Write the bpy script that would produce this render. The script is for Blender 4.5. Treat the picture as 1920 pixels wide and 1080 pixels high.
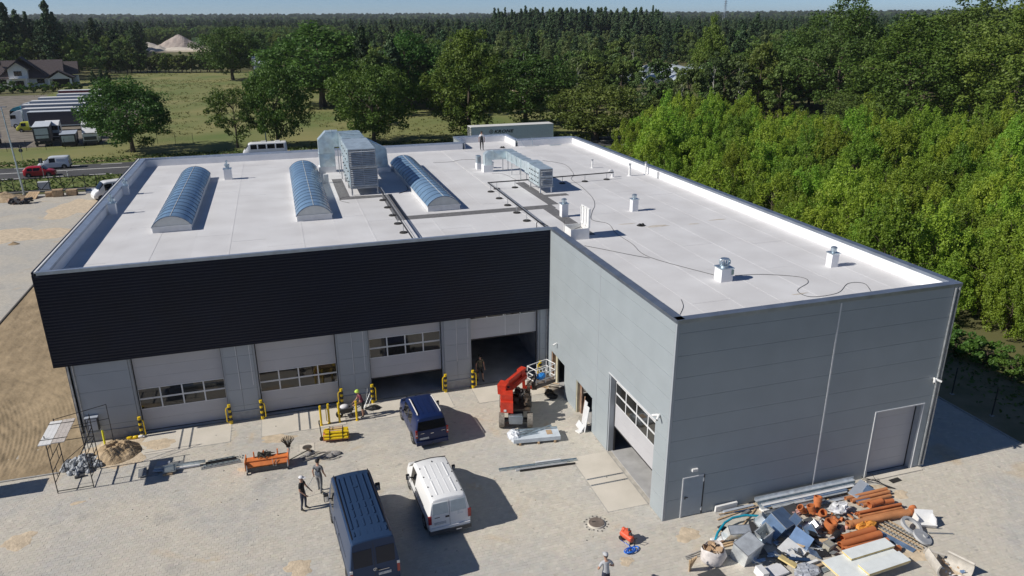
import bpy, bmesh, math, random
import numpy as np
from mathutils import Vector, Matrix, Euler
R = math.radians
rng = np.random.default_rng(7)
random.seed(7)
for o in list(bpy.data.objects):
    bpy.data.objects.remove(o)
scene = bpy.context.scene
COL = scene.collection

# ------------------------------------------------------------------ camera
CAM = Vector((-14.608, -24.567, 21.351))
YAW, PITCH, ROLL, FPX = 0.2993, 0.3492, -0.0051, 1390.38
_fw = Vector((math.sin(YAW)*math.cos(PITCH), math.cos(YAW)*math.cos(PITCH), -math.sin(PITCH)))
_r0 = Vector((math.cos(YAW), -math.sin(YAW), 0)); _u0 = _r0.cross(_fw)
_r = math.cos(ROLL)*_r0 + math.sin(ROLL)*_u0
_u = -math.sin(ROLL)*_r0 + math.cos(ROLL)*_u0
cd = bpy.data.cameras.new('camera'); cam = bpy.data.objects.new('camera', cd); COL.objects.link(cam)
cd.sensor_width = 36; cd.lens = FPX/1920*36; cd.clip_end = 20000; cd.clip_start = 0.5
_m = Matrix((( _r.x, _u.x, -_fw.x, CAM.x), (_r.y, _u.y, -_fw.y, CAM.y), (_r.z, _u.z, -_fw.z, CAM.z), (0,0,0,1)))
cam.matrix_world = _m
scene.camera = cam
def at(x, y, z=0.0):
    """photo pixel -> point of the horizontal plane at height z"""
    d = _fw*FPX + _r*(x-960) + _u*(540-y)
    p = CAM + d*((z-CAM.z)/d.z)
    return Vector((p.x, p.y, z))
def toward(x, dist):
    """ground point at a distance, in the direction of a photo column (near the horizon)"""
    d = _fw*FPX + _r*(x-960) + _u*(540-60)
    d.z = 0; d.normalize()
    return Vector((CAM.x+d.x*dist, CAM.y+d.y*dist, 0))
def project(p):
    d = Vector(p)-CAM; z = d.dot(_fw)
    if z < 0.1: return (1e6, 1e6)
    return (960+FPX*d.dot(_r)/z, 540-FPX*d.dot(_u)/z)

# ------------------------------------------------------------------ light
SUN_EL, SUN_AZ = 37.0, 0.6          # sun stands to the left (-X), a little in front
world = bpy.data.worlds.new('World'); scene.world = world; world.use_nodes = True
nt = world.node_tree; nt.nodes.clear()
sky = nt.nodes.new('ShaderNodeTexSky'); sky.sky_type = 'NISHITA'; sky.sun_disc = False
sky.sun_elevation = R(SUN_EL); sky.sun_rotation = R(-90-SUN_AZ)
sky.altitude = 0; sky.air_density = 0.5; sky.dust_density = 0.0; sky.ozone_density = 5.5
bgn = nt.nodes.new('ShaderNodeBackground'); bgn.inputs['Strength'].default_value = 0.072
wo = nt.nodes.new('ShaderNodeOutputWorld')
nt.links.new(sky.outputs[0], bgn.inputs[0]); nt.links.new(bgn.outputs[0], wo.inputs[0])
sl = bpy.data.lights.new('sun', 'SUN'); sl.energy = 4.2; sl.angle = R(0.5); sl.color = (1.0, 0.945, 0.86)
so = bpy.data.objects.new('sun', sl); COL.objects.link(so)
_sd = Vector((-math.cos(R(SUN_AZ))*math.cos(R(SUN_EL)), -math.sin(R(SUN_AZ))*math.cos(R(SUN_EL)), math.sin(R(SUN_EL))))
so.rotation_euler = _sd.to_track_quat('Z', 'Y').to_euler()
scene.view_settings.view_transform = 'Standard'; scene.view_settings.look = 'None'
scene.view_settings.exposure = 0.16; scene.view_settings.gamma = 1.0
scene.view_settings.use_curve_mapping = False
scene.cycles.max_bounces = 6; scene.cycles.transparent_max_bounces = 8

# ------------------------------------------------------------------ materials
MATS = {}
def mat(name, color, rough=0.6, metal=0.0, spec=0.5, var=0.12, scale=3.0, detail=4.0, bump=0.0, bscale=None, col2=None, coat=0.0, attr=None, stretch=None, objvar=0.0):
    if name in MATS: return MATS[name]
    m = bpy.data.materials.new(name); m.use_nodes = True; MATS[name] = m
    t = m.node_tree; N = t.nodes; L = t.links
    b = N['Principled BSDF']
    b.inputs['Roughness'].default_value = rough; b.inputs['Metallic'].default_value = metal
    b.inputs['Specular IOR Level'].default_value = spec
    b.inputs['Coat Weight'].default_value = coat; b.inputs['Coat Roughness'].default_value = 0.06
    geo = N.new('ShaderNodeNewGeometry'); mp = N.new('ShaderNodeMapping')
    L.new(geo.outputs['Position'], mp.inputs[0])
    if stretch: mp.inputs['Scale'].default_value = stretch
    nz = N.new('ShaderNodeTexNoise'); nz.inputs['Scale'].default_value = scale; nz.inputs['Detail'].default_value = detail
    L.new(mp.outputs[0], nz.inputs['Vector'])
    mr = N.new('ShaderNodeMapRange'); mr.inputs[1].default_value = 0.3; mr.inputs[2].default_value = 0.7
    L.new(nz.outputs[0], mr.inputs[0])
    c1 = color; c2 = col2 or tuple(min(1, c*(1+2*var)) for c in color)
    if not col2: c1 = tuple(c*(1-var) for c in color)
    mx = N.new('ShaderNodeMix'); mx.data_type = 'RGBA'
    mx.inputs[6].default_value = (*c1, 1); mx.inputs[7].default_value = (*c2, 1)
    L.new(mr.outputs[0], mx.inputs[0])
    out = mx.outputs[2]
    if attr:
        a = N.new('ShaderNodeAttribute'); a.attribute_name = attr
        mm = N.new('ShaderNodeMix'); mm.data_type = 'RGBA'; mm.blend_type = 'MULTIPLY'; mm.inputs[0].default_value = 1
        L.new(out, mm.inputs[6]); L.new(a.outputs['Color'], mm.inputs[7]); out = mm.outputs[2]
    if objvar:
        oi = N.new('ShaderNodeObjectInfo'); hs = N.new('ShaderNodeHueSaturation')
        m2 = N.new('ShaderNodeMapRange'); m2.inputs[3].default_value = 1-objvar; m2.inputs[4].default_value = 1+objvar
        L.new(oi.outputs['Random'], m2.inputs[0]); L.new(m2.outputs[0], hs.inputs['Value'])
        L.new(out, hs.inputs['Color']); out = hs.outputs[0]
    L.new(out, b.inputs['Base Color'])
    if bump:
        bn = N.new('ShaderNodeTexNoise'); bn.inputs['Scale'].default_value = bscale or scale*6; bn.inputs['Detail'].default_value = 3
        L.new(mp.outputs[0], bn.inputs['Vector'])
        bp = N.new('ShaderNodeBump'); bp.inputs['Strength'].default_value = bump; bp.inputs['Distance'].default_value = 0.05
        L.new(bn.outputs[0], bp.inputs['Height']); L.new(bp.outputs[0], b.inputs['Normal'])
    return m

def leafmat(name, ca, cb, trans=0.35, hue=0.02, val=0.22, shiny=0.025):
    """foliage: leaf to leaf colour from the Col attribute, tree to tree from object random"""
    m = bpy.data.materials.new(name); m.use_nodes = True
    t = m.node_tree; N = t.nodes; L = t.links; N.clear()
    a = N.new('ShaderNodeAttribute'); a.attribute_name = 'Col'
    mx = N.new('ShaderNodeMix'); mx.data_type = 'RGBA'
    mx.inputs[6].default_value = (*ca, 1); mx.inputs[7].default_value = (*cb, 1)
    sep = N.new('ShaderNodeSeparateColor'); L.new(a.outputs['Color'], sep.inputs[0]); L.new(sep.outputs[0], mx.inputs[0])
    oi = N.new('ShaderNodeObjectInfo'); hs = N.new('ShaderNodeHueSaturation')
    m1 = N.new('ShaderNodeMapRange'); m1.inputs[3].default_value = 0.5-hue; m1.inputs[4].default_value = 0.5+hue
    m2 = N.new('ShaderNodeMapRange'); m2.inputs[3].default_value = 1-val; m2.inputs[4].default_value = 1+val
    mu = N.new('ShaderNodeMath'); mu.operation = 'MULTIPLY'; mu.inputs[1].default_value = 7.31
    fr = N.new('ShaderNodeMath'); fr.operation = 'FRACT'
    L.new(oi.outputs['Random'], m1.inputs[0]); L.new(oi.outputs['Random'], mu.inputs[0]); L.new(mu.outputs[0], fr.inputs[0]); L.new(fr.outputs[0], m2.inputs[0])
    L.new(m1.outputs[0], hs.inputs['Hue']); L.new(m2.outputs[0], hs.inputs['Value']); L.new(mx.outputs[2], hs.inputs['Color'])
    d = N.new('ShaderNodeBsdfDiffuse'); tr = N.new('ShaderNodeBsdfTranslucent'); g = N.new('ShaderNodeBsdfGlossy'); g.inputs['Roughness'].default_value = 0.55
    g.inputs['Color'].default_value = (.8,.85,.8,1)
    L.new(hs.outputs[0], d.inputs[0]); L.new(hs.outputs[0], tr.inputs[0])
    s1 = N.new('ShaderNodeMixShader'); s1.inputs[0].default_value = trans; L.new(d.outputs[0], s1.inputs[1]); L.new(tr.outputs[0], s1.inputs[2])
    s2 = N.new('ShaderNodeMixShader'); s2.inputs[0].default_value = shiny; L.new(s1.outputs[0], s2.inputs[1]); L.new(g.outputs[0], s2.inputs[2])
    o = N.new('ShaderNodeOutputMaterial'); L.new(s2.outputs[0], o.inputs[0])
    MATS[name] = m
    return m

# ------------------------------------------------------------------ mesh helpers
class MB:
    def __init__(s): s.v = []; s.f = []; s.m = []; s.cur = 0
    def add(s, vs, fs):
        n = len(s.v); s.v += [tuple(v) for v in vs]
        for f in fs: s.f.append(tuple(n+i for i in f)); s.m.append(s.cur)
        return s
    def box(s, x0, x1, y0, y1, z0, z1):
        return s.add([(x0,y0,z0),(x1,y0,z0),(x1,y1,z0),(x0,y1,z0),(x0,y0,z1),(x1,y0,z1),(x1,y1,z1),(x0,y1,z1)],
                     [(3,2,1,0),(4,5,6,7),(0,1,5,4),(1,2,6,5),(2,3,7,6),(3,0,4,7)])
    def obox(s, c, size, M=None, bev=0.0):
        """oriented box; bev cuts the four upright edges"""
        a, b, h = size[0]/2, size[1]/2, size[2]/2
        M = M or Matrix.Identity(3)
        if bev:
            o = [(-a+bev,-b),(a-bev,-b),(a,-b+bev),(a,b-bev),(a-bev,b),(-a+bev,b),(-a,b-bev),(-a,-b+bev)]
        else: o = [(-a,-b),(a,-b),(a,b),(-a,b)]
        n = len(o); c = Vector(c)
        vs = [c+M@Vector((x,y,-h)) for x,y in o]+[c+M@Vector((x,y,h)) for x,y in o]
        fs = [tuple(reversed(range(n))), tuple(range(n,2*n))]+[(i,(i+1)%n,(i+1)%n+n,i+n) for i in range(n)]
        return s.add(vs, fs)
    def cyl(s, p0, p1, r0, r1=None, n=10, caps=True):
        p0, p1 = Vector(p0), Vector(p1); r1 = r0 if r1 is None else r1
        d = (p1-p0).normalized(); a = d.orthogonal().normalized(); b = d.cross(a)
        vs = [p0+(a*math.cos(2*math.pi*i/n)+b*math.sin(2*math.pi*i/n))*r0 for i in range(n)]
        vs += [p1+(a*math.cos(2*math.pi*i/n)+b*math.sin(2*math.pi*i/n))*r1 for i in range(n)]
        fs = [(i,(i+1)%n,(i+1)%n+n,i+n) for i in range(n)]
        if caps: fs += [tuple(reversed(range(n))), tuple(range(n,2*n))]
        return s.add(vs, fs)
    def tube(s, pts, r, n=6, caps=True):
        pts = [Vector(p) for p in pts]; k = len(pts)
        rs = r if isinstance(r, (list, tuple)) else [r]*k
        vs = []; a = None
        for i, p in enumerate(pts):
            d = (pts[min(i+1,k-1)]-pts[max(i-1,0)]).normalized()
            if a is None or abs(a.dot(d)) > 0.98: a = d.orthogonal()
            a = (a-d*a.dot(d)).normalized(); b = d.cross(a)
            vs += [p+(a*math.cos(2*math.pi*j/n)+b*math.sin(2*math.pi*j/n))*rs[i] for j in range(n)]
        fs = [(i*n+j, i*n+(j+1)%n, (i+1)*n+(j+1)%n, (i+1)*n+j) for i in range(k-1) for j in range(n)]
        if caps: fs += [tuple(reversed(range(n))), tuple(range((k-1)*n, k*n))]
        return s.add(vs, fs)
    def ring(s, c, axis, r0, r1, h, n=20):
        """hollow ring (pipe piece) along axis"""
        c = Vector(c); d = Vector(axis).normalized(); a = d.orthogonal().normalized(); b = d.cross(a)
        vs = []
        for r, z in ((r1,0),(r1,h),(r0,h),(r0,0)):
            vs += [c+d*z+(a*math.cos(2*math.pi*i/n)+b*math.sin(2*math.pi*i/n))*r for i in range(n)]
        fs = [(k*n+i, k*n+(i+1)%n, ((k+1)%4)*n+(i+1)%n, ((k+1)%4)*n+i) for k in range(4) for i in range(n)]
        return s.add(vs, fs)
    def torus(s, c, axis, r, t, n=22, k=8, M=None):
        c = Vector(c); d = Vector(axis).normalized(); a = d.orthogonal().normalized(); b = d.cross(a)
        vs = []
        for i in range(n):
            u = a*math.cos(2*math.pi*i/n)+b*math.sin(2*math.pi*i/n)
            vs += [c+u*(r+t*math.cos(2*math.pi*j/k))+d*t*math.sin(2*math.pi*j/k) for j in range(k)]
        fs = [(i*k+j, ((i+1)%n)*k+j, ((i+1)%n)*k+(j+1)%k, i*k+(j+1)%k) for i in range(n) for j in range(k)]
        return s.add(vs, fs)
    def prism(s, poly, axis, a0, a1):
        """polygon in the plane normal to axis ('x','y','z'), extruded from a0 to a1"""
        def P(q, a): return (a,q[0],q[1]) if axis=='x' else (q[0],a,q[1]) if axis=='y' else (q[0],q[1],a)
        n = len(poly)
        vs = [P(q,a0) for q in poly]+[P(q,a1) for q in poly]
        fs = [tuple(reversed(range(n))), tuple(range(n,2*n))]+[(i,(i+1)%n,(i+1)%n+n,i+n) for i in range(n)]
        return s.add(vs, fs)
    def ball(s, c, r, n=10, k=7, M=None):
        c = Vector(c); r = (r,r,r) if not isinstance(r,(tuple,list)) else r
        vs = [c+Vector((0,0,-r[2]))]
        for i in range(1,k):
            t = math.pi*i/k
            vs += [c+Vector((r[0]*math.sin(t)*math.cos(2*math.pi*j/n), r[1]*math.sin(t)*math.sin(2*math.pi*j/n), -r[2]*math.cos(t))) for j in range(n)]
        vs.append(c+Vector((0,0,r[2]))); q = len(vs)-1
        fs = [(0,1+(j+1)%n,1+j) for j in range(n)]
        fs += [(1+i*n+j,1+i*n+(j+1)%n,1+(i+1)*n+(j+1)%n,1+(i+1)*n+j) for i in range(k-2) for j in range(n)]
        fs += [(1+(k-2)*n+j,1+(k-2)*n+(j+1)%n,q) for j in range(n)]
        return s.add(vs, fs)
    def mesh(s, name, mats, smooth=False):
        me = bpy.data.meshes.new(name); me.from_pydata([tuple(v) for v in s.v], [], s.f)
        for m in (mats if isinstance(mats,(list,tuple)) else [mats]): me.materials.append(m)
        if any(s.m): me.polygons.foreach_set('material_index', s.m)
        bm = bmesh.new(); bm.from_mesh(me); bmesh.ops.recalc_face_normals(bm, faces=bm.faces); bm.to_mesh(me); bm.free()
        if smooth:
            me.polygons.foreach_set('use_smooth', [True]*len(me.polygons))
            me.set_sharp_from_angle(angle=R(smooth if smooth is not True else 40))
        me.update()
        return me
    def build(s, name, mats, parent=None, smooth=False):
        return link(name, s.mesh(name, mats, smooth), parent)
def link(name, me, parent=None, M=None):
    o = bpy.data.objects.new(name, me); COL.objects.link(o)
    if parent: o.parent = parent
    if M is not None: o.matrix_local = M
    return o
def tag(o, label=None, cat=None, group=None, kind=None):
    if label: o['label'] = label
    if cat: o['category'] = cat
    if group: o['group'] = group
    if kind: o['kind'] = kind
    return o
def thing(name, label, cat, loc=(0,0,0), rz=0.0, group=None):
    o = bpy.data.objects.new(name, None); COL.objects.link(o); o.empty_display_size = 0.2
    o.location = loc; o.rotation_euler = (0,0,rz)
    return tag(o, label, cat, group)
KIDS = {}
def copy_tree(o, loc=None, rz=None, label=None, scale=None, group=None):
    c = o.copy(); COL.objects.link(c)
    if loc is not None: c.location = loc
    if rz is not None: c.rotation_euler = (0,0,rz)
    if scale is not None: c.scale = (scale,)*3 if not isinstance(scale,(tuple,list)) else scale
    if label: c['label'] = label
    if group: c['group'] = group
    for ch in [k for k in o.children]:
        d = ch.copy(); COL.objects.link(d); d.parent = c
        for g in [k for k in ch.children]:
            e = g.copy(); COL.objects.link(e); e.parent = d
    return c
def rotz(a): return Matrix.Rotation(a, 3, 'Z')
def rot(ax, ay, az): return Euler((ax,ay,az)).to_matrix()
def quads_mesh(name, V, F, mats, col=None, smooth=False):
    """big meshes from numpy: V (n,3), F (m,4)"""
    me = bpy.data.meshes.new(name)
    n, m = len(V), len(F); k = F.shape[1]
    me.vertices.add(n); me.vertices.foreach_set('co', np.asarray(V, dtype=np.float32).ravel())
    me.loops.add(m*k); me.loops.foreach_set('vertex_index', np.asarray(F, dtype=np.int32).ravel())
    me.polygons.add(m); me.polygons.foreach_set('loop_start', np.arange(0, m*k, k, dtype=np.int32))
    me.update(calc_edges=True)
    if col is not None:
        a = me.color_attributes.new('Col', 'FLOAT_COLOR', 'POINT')
        c4 = np.ones((n,4), dtype=np.float32); c4[:,:col.shape[1]] = col
        a.data.foreach_set('color', c4.ravel())
    me.polygons.foreach_set('use_smooth', np.full(m, bool(smooth)))
    for x in (mats if isinstance(mats,(list,tuple)) else [mats]): me.materials.append(x)
    me.validate()
    return me
# ================================================================== SITE
def fnoise(x, y, seed=0, octs=4, f=1.0):
    r = np.random.default_rng(seed); z = np.zeros_like(x, dtype=float); a = 1.0; tot = 0
    for o in range(octs):
        for k in range(4):
            th = r.uniform(0, 2*np.pi); ph = r.uniform(0, 6.28); ff = f*r.uniform(0.7, 1.3)
            z += a*np.sin((x*np.cos(th)+y*np.sin(th))*ff+ph)/4
        tot += a; a *= 0.55; f *= 2.1
    return z/tot

M_zinc   = mat('zinc_flashing', (.30,.34,.40), rough=.38, metal=.75, var=.10, scale=1.5)
M_steel  = mat('galvanised_sheet', (.50,.58,.63), rough=.36, metal=.85, var=.14, scale=5, bump=.05)
M_steel2 = mat('dull_steel', (.38,.40,.42), rough=.5, metal=.7, var=.15, scale=4)
M_panel  = mat('panel_grey_paint', (.333,.374,.398), rough=.42, spec=.4, var=.03, scale=.8)
M_panel2 = mat('column_grey_paint', (.36,.39,.42), rough=.45, spec=.4, var=.03, scale=.8)
M_door   = mat('door_leaf_paint', (.47,.47,.49), rough=.4, spec=.4, var=.03, scale=.8)
M_frame  = mat('frame_white_paint', (.66,.67,.68), rough=.4, var=.04)
M_dark   = mat('dark_cladding', (.004,.008,.023), rough=.42, spec=.35, var=.12, scale=.6)
M_plinth = mat('plinth_concrete', (.34,.35,.36), rough=.85, var=.10, scale=4, bump=.15)
M_core   = mat('dark_core', (.10,.10,.11), rough=.9, var=.08)
M_inner  = mat('interior_floor', (.44,.44,.44), rough=.45, var=.12, scale=1.2)
M_roof   = mat('roof_membrane', (.60,.595,.60), rough=.62, spec=.3, col2=(.70,.70,.71), scale=.45, detail=6, objvar=.025)
M_white  = mat('white_membrane', (.80,.80,.81), rough=.6, var=.04, scale=1.2)
M_mat    = mat('walkway_mat', (.135,.135,.14), rough=.9, var=.18, scale=6, bump=.2)
M_glass  = mat('dark_glass', (.020,.020,.019), rough=.04, spec=.9, var=.2, scale=1)
M_black  = mat('black_plastic', (.018,.018,.02), rough=.5, var=.2)
M_rubber = mat('tyre_rubber', (.022,.021,.020), rough=.85, var=.25, scale=8)
M_wht    = mat('white_paint', (.78,.78,.77), rough=.4, var=.04)
M_yel    = mat('yellow_paint', (.72,.50,.012), rough=.4, var=.08, scale=6)
M_conc   = mat('apron_concrete', (.58,.54,.465), rough=.9, col2=(.67,.62,.54), scale=.9, detail=6, bump=.12, bscale=14)
M_kerb   = mat('kerb_concrete', (.36,.35,.33), rough=.9, var=.12, scale=5)
M_wood   = mat('timber', (.46,.33,.20), rough=.8, var=.2, scale=7, objvar=.15)
M_sandy  = mat('sand', (.54,.445,.325), rough=1, var=.14, scale=2.5, bump=.5, bscale=9)
M_earth  = mat('dry_earth', (.245,.185,.112), rough=1, col2=(.375,.285,.178), scale=.55, detail=7, bump=.7, bscale=5)
M_clod   = mat('dug_earth', (.30,.215,.125), rough=1, col2=(.52,.40,.26), scale=2.2, detail=6, bump=.6, bscale=9)
M_grnd   = mat('meadow_soil', (.062,.075,.024), rough=1, col2=(.16,.145,.05), scale=.09, detail=8, bump=.5, bscale=1.6)
M_field  = mat('field_grass', (.110,.155,.034), rough=1, col2=(.245,.225,.085), scale=.055, detail=9, bump=.6, bscale=1.2)
M_verge  = mat('verge_grass', (.075,.115,.022), rough=1, col2=(.17,.19,.05), scale=.4, detail=8, bump=.6, bscale=3)
M_asph   = mat('road_asphalt', (.050,.051,.055), rough=.85, col2=(.085,.085,.088), scale=.25, detail=7, bump=.15, bscale=20)
M_line   = mat('road_marking', (.70,.70,.68), rough=.7, var=.1, scale=2)
M_fern   = mat('fence_green_black', (.015,.018,.018), rough=.5)

def paving_mat(name, brick):
    """clay grey concrete blocks with sand swept over them in patches"""
    m = bpy.data.materials.new(name); m.use_nodes = True; t = m.node_tree; N = t.nodes; L = t.links; b = N['Principled BSDF']
    b.inputs['Roughness'].default_value = .9; b.inputs['Specular IOR Level'].default_value = .25
    geo = N.new('ShaderNodeNewGeometry')
    def noise(sc, det=5, dist=0):
        n = N.new('ShaderNodeTexNoise'); n.inputs['Scale'].default_value = sc; n.inputs['Detail'].default_value = det; n.inputs['Distortion'].default_value = dist
        L.new(geo.outputs['Position'], n.inputs['Vector']); return n.outputs[0]
    def ramp(v, a, bb, lo=0, hi=1):
        r = N.new('ShaderNodeMapRange'); r.interpolation_type = 'SMOOTHSTEP'
        for i, x in enumerate((a, bb, lo, hi)): r.inputs[i+1].default_value = x
        L.new(v, r.inputs[0]); return r.outputs[0]
    def mix(f, c1, c2, mode='MIX'):
        x = N.new('ShaderNodeMix'); x.data_type = 'RGBA'; x.blend_type = mode
        if hasattr(f, 'links'): L.new(f, x.inputs[0])
        else: x.inputs[0].default_value = f
        for i, c in ((6,c1),(7,c2)):
            if hasattr(c, 'links'): L.new(c, x.inputs[i])
            else: x.inputs[i].default_value = (*c,1)
        return x.outputs[2]
    c = mix(ramp(noise(.22,6,.4), .38, .62), (.49,.475,.44), (.565,.525,.45))
    c = mix(ramp(noise(1.7,4), .35, .7, 0, .5), c, (.58,.54,.47))
    c = mix(ramp(noise(.33,7,.8), .60, .74, 0, .75), c, (.56,.45,.31))
    c = mix(ramp(noise(.5,5), .60, .72, 0, .45), c, (.36,.35,.335))
    if brick:
        mp = N.new('ShaderNodeMapping'); L.new(geo.outputs['Position'], mp.inputs[0])
        br = N.new('ShaderNodeTexBrick'); br.inputs['Scale'].default_value = 1
        br.inputs['Brick Width'].default_value = .204; br.inputs['Row Height'].default_value = .168; br.inputs['Mortar Size'].default_value = .008
        br.inputs['Color1'].default_value = (1,1,1,1); br.inputs['Color2'].default_value = (.86,.87,.88,1); br.inputs['Mortar'].default_value = (.62,.6,.58,1)
        L.new(mp.outputs[0], br.inputs['Vector']); c = mix(1.0, c, br.outputs[0], 'MULTIPLY')
    else:
        a = N.new('ShaderNodeAttribute'); a.attribute_name = 'Col'; c = mix(1.0, c, a.outputs['Color'], 'MULTIPLY')
    L.new(c, b.inputs['Base Color'])
    bp = N.new('ShaderNodeBump'); bp.inputs['Strength'].default_value = .15; bp.inputs['Distance'].default_value = .02
    L.new(noise(30,3), bp.inputs['Height']); L.new(bp.outputs[0], b.inputs['Normal'])
    MATS[name] = m; return m
M_pave = paving_mat('paving_blocks', False)
M_pavefar = paving_mat('paving_far', True)

# ---- ground: one sheet to the horizon, rising to low hills far away
def hill(x, y):
    r = np.hypot(x-CAM.x, y-CAM.y); t = np.clip((r-1100)/3600, 0, 1)
    return 27*(t*t*(3-2*t))*(1+.22*fnoise(x, y, 5, 3, .0016)) + np.clip((r-500)/600,0,1)*2.5*fnoise(x,y,8,2,.006)
rr = np.concatenate([[0], np.geomspace(12, 7500, 70)]); na = 220
A, RR = np.meshgrid(np.linspace(0, 2*np.pi, na, endpoint=False), rr)
gx, gy = CAM.x+RR*np.cos(A), CAM.y+RR*np.sin(A)
gz = -0.05+hill(gx, gy)
i = np.arange(len(rr)-1)[:,None]*na; j = np.arange(na)[None,:]; j2 = (j+1)%na
F = np.stack([i+j, i+na+j, i+na+j2, i+j2], -1).reshape(-1,4)
o = link('ground', quads_mesh('ground', np.stack([gx,gy,gz],-1).reshape(-1,3), F, M_grnd, smooth=True)); o['kind'] = 'structure'
def sheet(name, x0, x1, y0, y1, z, m, kind='structure'):
    o = MB().add([(x0,y0,z),(x1,y0,z),(x1,y1,z),(x0,y1,z)], [(0,1,2,3)]).build(name, m); o['kind'] = kind; return o
def poly_sheet(name, pts, z, m):
    o = MB().add([(p[0],p[1],z) for p in pts], [tuple(range(len(pts)))]).build(name, m); o['kind'] = 'structure'; return o
sheet('paved_yard_far', -90, -36.2, -12, 84.6, -.004, M_pavefar)
poly_sheet('meadow', [(-78,112),(-46,112),(60,112),(60,150),(25,150),(5,200),(-10,335),(-86,335),(-79,210),(-46,210),(-46,128),(-78,128)], .004, M_field)
sheet('far_verge', -140, 190, 106.6, 112.4, .0, M_verge)
sheet('dirt_footpath', -140, 190, 108.8, 110.2, .006, mat('footpath_dirt', (.26,.21,.12), rough=1, var=.2, scale=.6))
sheet('near_verge', -140, 190, 86.6, 96.6, -.002, M_verge)
sheet('road', -320, 330, 96.4, 106.6, .012, M_asph)
for k, (y, w) in enumerate(((102.0,.16),(97.1,.13),(105.9,.13))):
    if k == 0: sheet('road_centre_line', -320, 330, y-w, y+w, .018, M_line)
    else:
        mb = MB()
        for x in np.arange(-150, 190, 6.0): mb.add([(x,y-w,.018),(x+3,y-w,.018),(x+3,y+w,.018),(x,y+w,.018)], [(0,1,2,3)])
        o = mb.build('road_edge_dashes', M_line); o['kind'] = 'structure'
sheet('truck_park_surface', -130, -45.5, 126.5, 240, .002, mat('truck_park_gravel', (.17,.15,.125), rough=1, var=.25, scale=.5, bump=.3))
sheet('right_verge', 21.3, 27.5, -14, 55, -.004, mat('worn_grass', (.15,.14,.07), rough=1, col2=(.30,.24,.15), scale=.6, detail=7, bump=.4))

# ---- yard bed + individual paving blocks
APR = [(-23.57,-18.92),(-17.28,-12.76),(-11.12,-6.55),(-5.02,-.45)]
bed = sheet('paved_yard', -60, 21.15, -16, 15.34, -.004, mat('jointing_sand', (.45,.425,.375), rough=1, var=.2, scale=2))
sheet('paved_yard_side', 14.75, 21.15, 15.34, 60, -.004, M_pavefar)
MH1, MH2 = at(1118,982), at(576,839)
def in_apron(x, y):
    k = np.zeros_like(x, bool)
    for a, b in APR: k |= (x>a-.09)&(x<b+.09)&(y>12.98)
    k |= (x>-2.08)&(y>1.3)&(y<6.1)&(x<.1)
    k |= (x>-.08)&(y>-.06)&(x<14.72)
    k |= np.hypot(x-MH1.x, y-MH1.y) < .58
    k |= (abs(x-MH2.x)<.42)&(abs(y-MH2.y)<.42)
    k |= (x<-26.3)&(y>12.52)
    return k
rows = np.arange(-11, 15.3, .168)
bx, by = [], []
for k, y in enumerate(rows):
    xs = np.arange(-34, 21.1, .204)+(.102 if k%2 else 0); bx.append(xs); by.append(np.full_like(xs, y))
bx, by = np.concatenate(bx), np.concatenate(by)
keep = ~in_apron(bx, by)
pc = np.array([CAM.x,CAM.y,CAM.z]); fw, rv, uv = np.array(_fw), np.array(_r), np.array(_u)
def proj_np(x, y, z):
    d = np.stack([x,y,z],-1)-pc; zz = d@fw
    return 960+FPX*(d@rv)/zz, 540-FPX*(d@uv)/zz, zz
px, py, dz = proj_np(bx, by, np.zeros_like(bx))
keep &= (px>-300)&(px<2220)&(py<1230)
bx, by, py, dz = bx[keep], by[keep], py[keep], dz[keep]
order = np.argsort(dz); near, rest = order[:290], order[290:]
def block_geo(cx, cy, r):
    n = len(cx); a, b = .1008, .0828
    ox = np.array([-a,a,a,-a]); oy = np.array([-b,-b,b,b]); s = .982
    tilt = r.normal(0,.0016,(n,4)); h = r.normal(0,.0016,(n,1))
    top = np.stack([cx[:,None]+ox*s, cy[:,None]+oy*s, h+tilt], -1)
    bot = np.stack([cx[:,None]+ox+0*h, cy[:,None]+oy+0*h, 0*h-.02+0*tilt], -1)
    V = np.concatenate([top,bot],1).reshape(-1,3)
    q = np.array([[0,1,2,3],[4,5,1,0],[5,6,2,1],[6,7,3,2],[7,4,0,3]])
    F = (np.arange(n)[:,None,None]*8+q).reshape(-1,4)
    return V, F
V, F = block_geo(bx[rest], by[rest], rng)
n = len(rest)
tint = (1+rng.normal(0,.035,(n,1)))*np.array([[1,1,1]])+rng.normal(0,.007,(n,3))
o = link('paving_block_field', quads_mesh('paving_block_field', V, F, M_pave, col=np.repeat(tint,8,0)), bed); o['kind'] = 'stuff'
BM = []
for k in range(6):
    V, F = block_geo(np.zeros(1), np.zeros(1), rng)
    BM.append(quads_mesh('paving_block', V, F, M_pave, col=np.repeat(np.array([[1,1,1]])*(1+rng.normal(0,.035)),8,0)))
for k, ii in enumerate(near):
    o = link('paving_block', BM[k%6], bed); o.location = (bx[ii], by[ii], 0)

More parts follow.
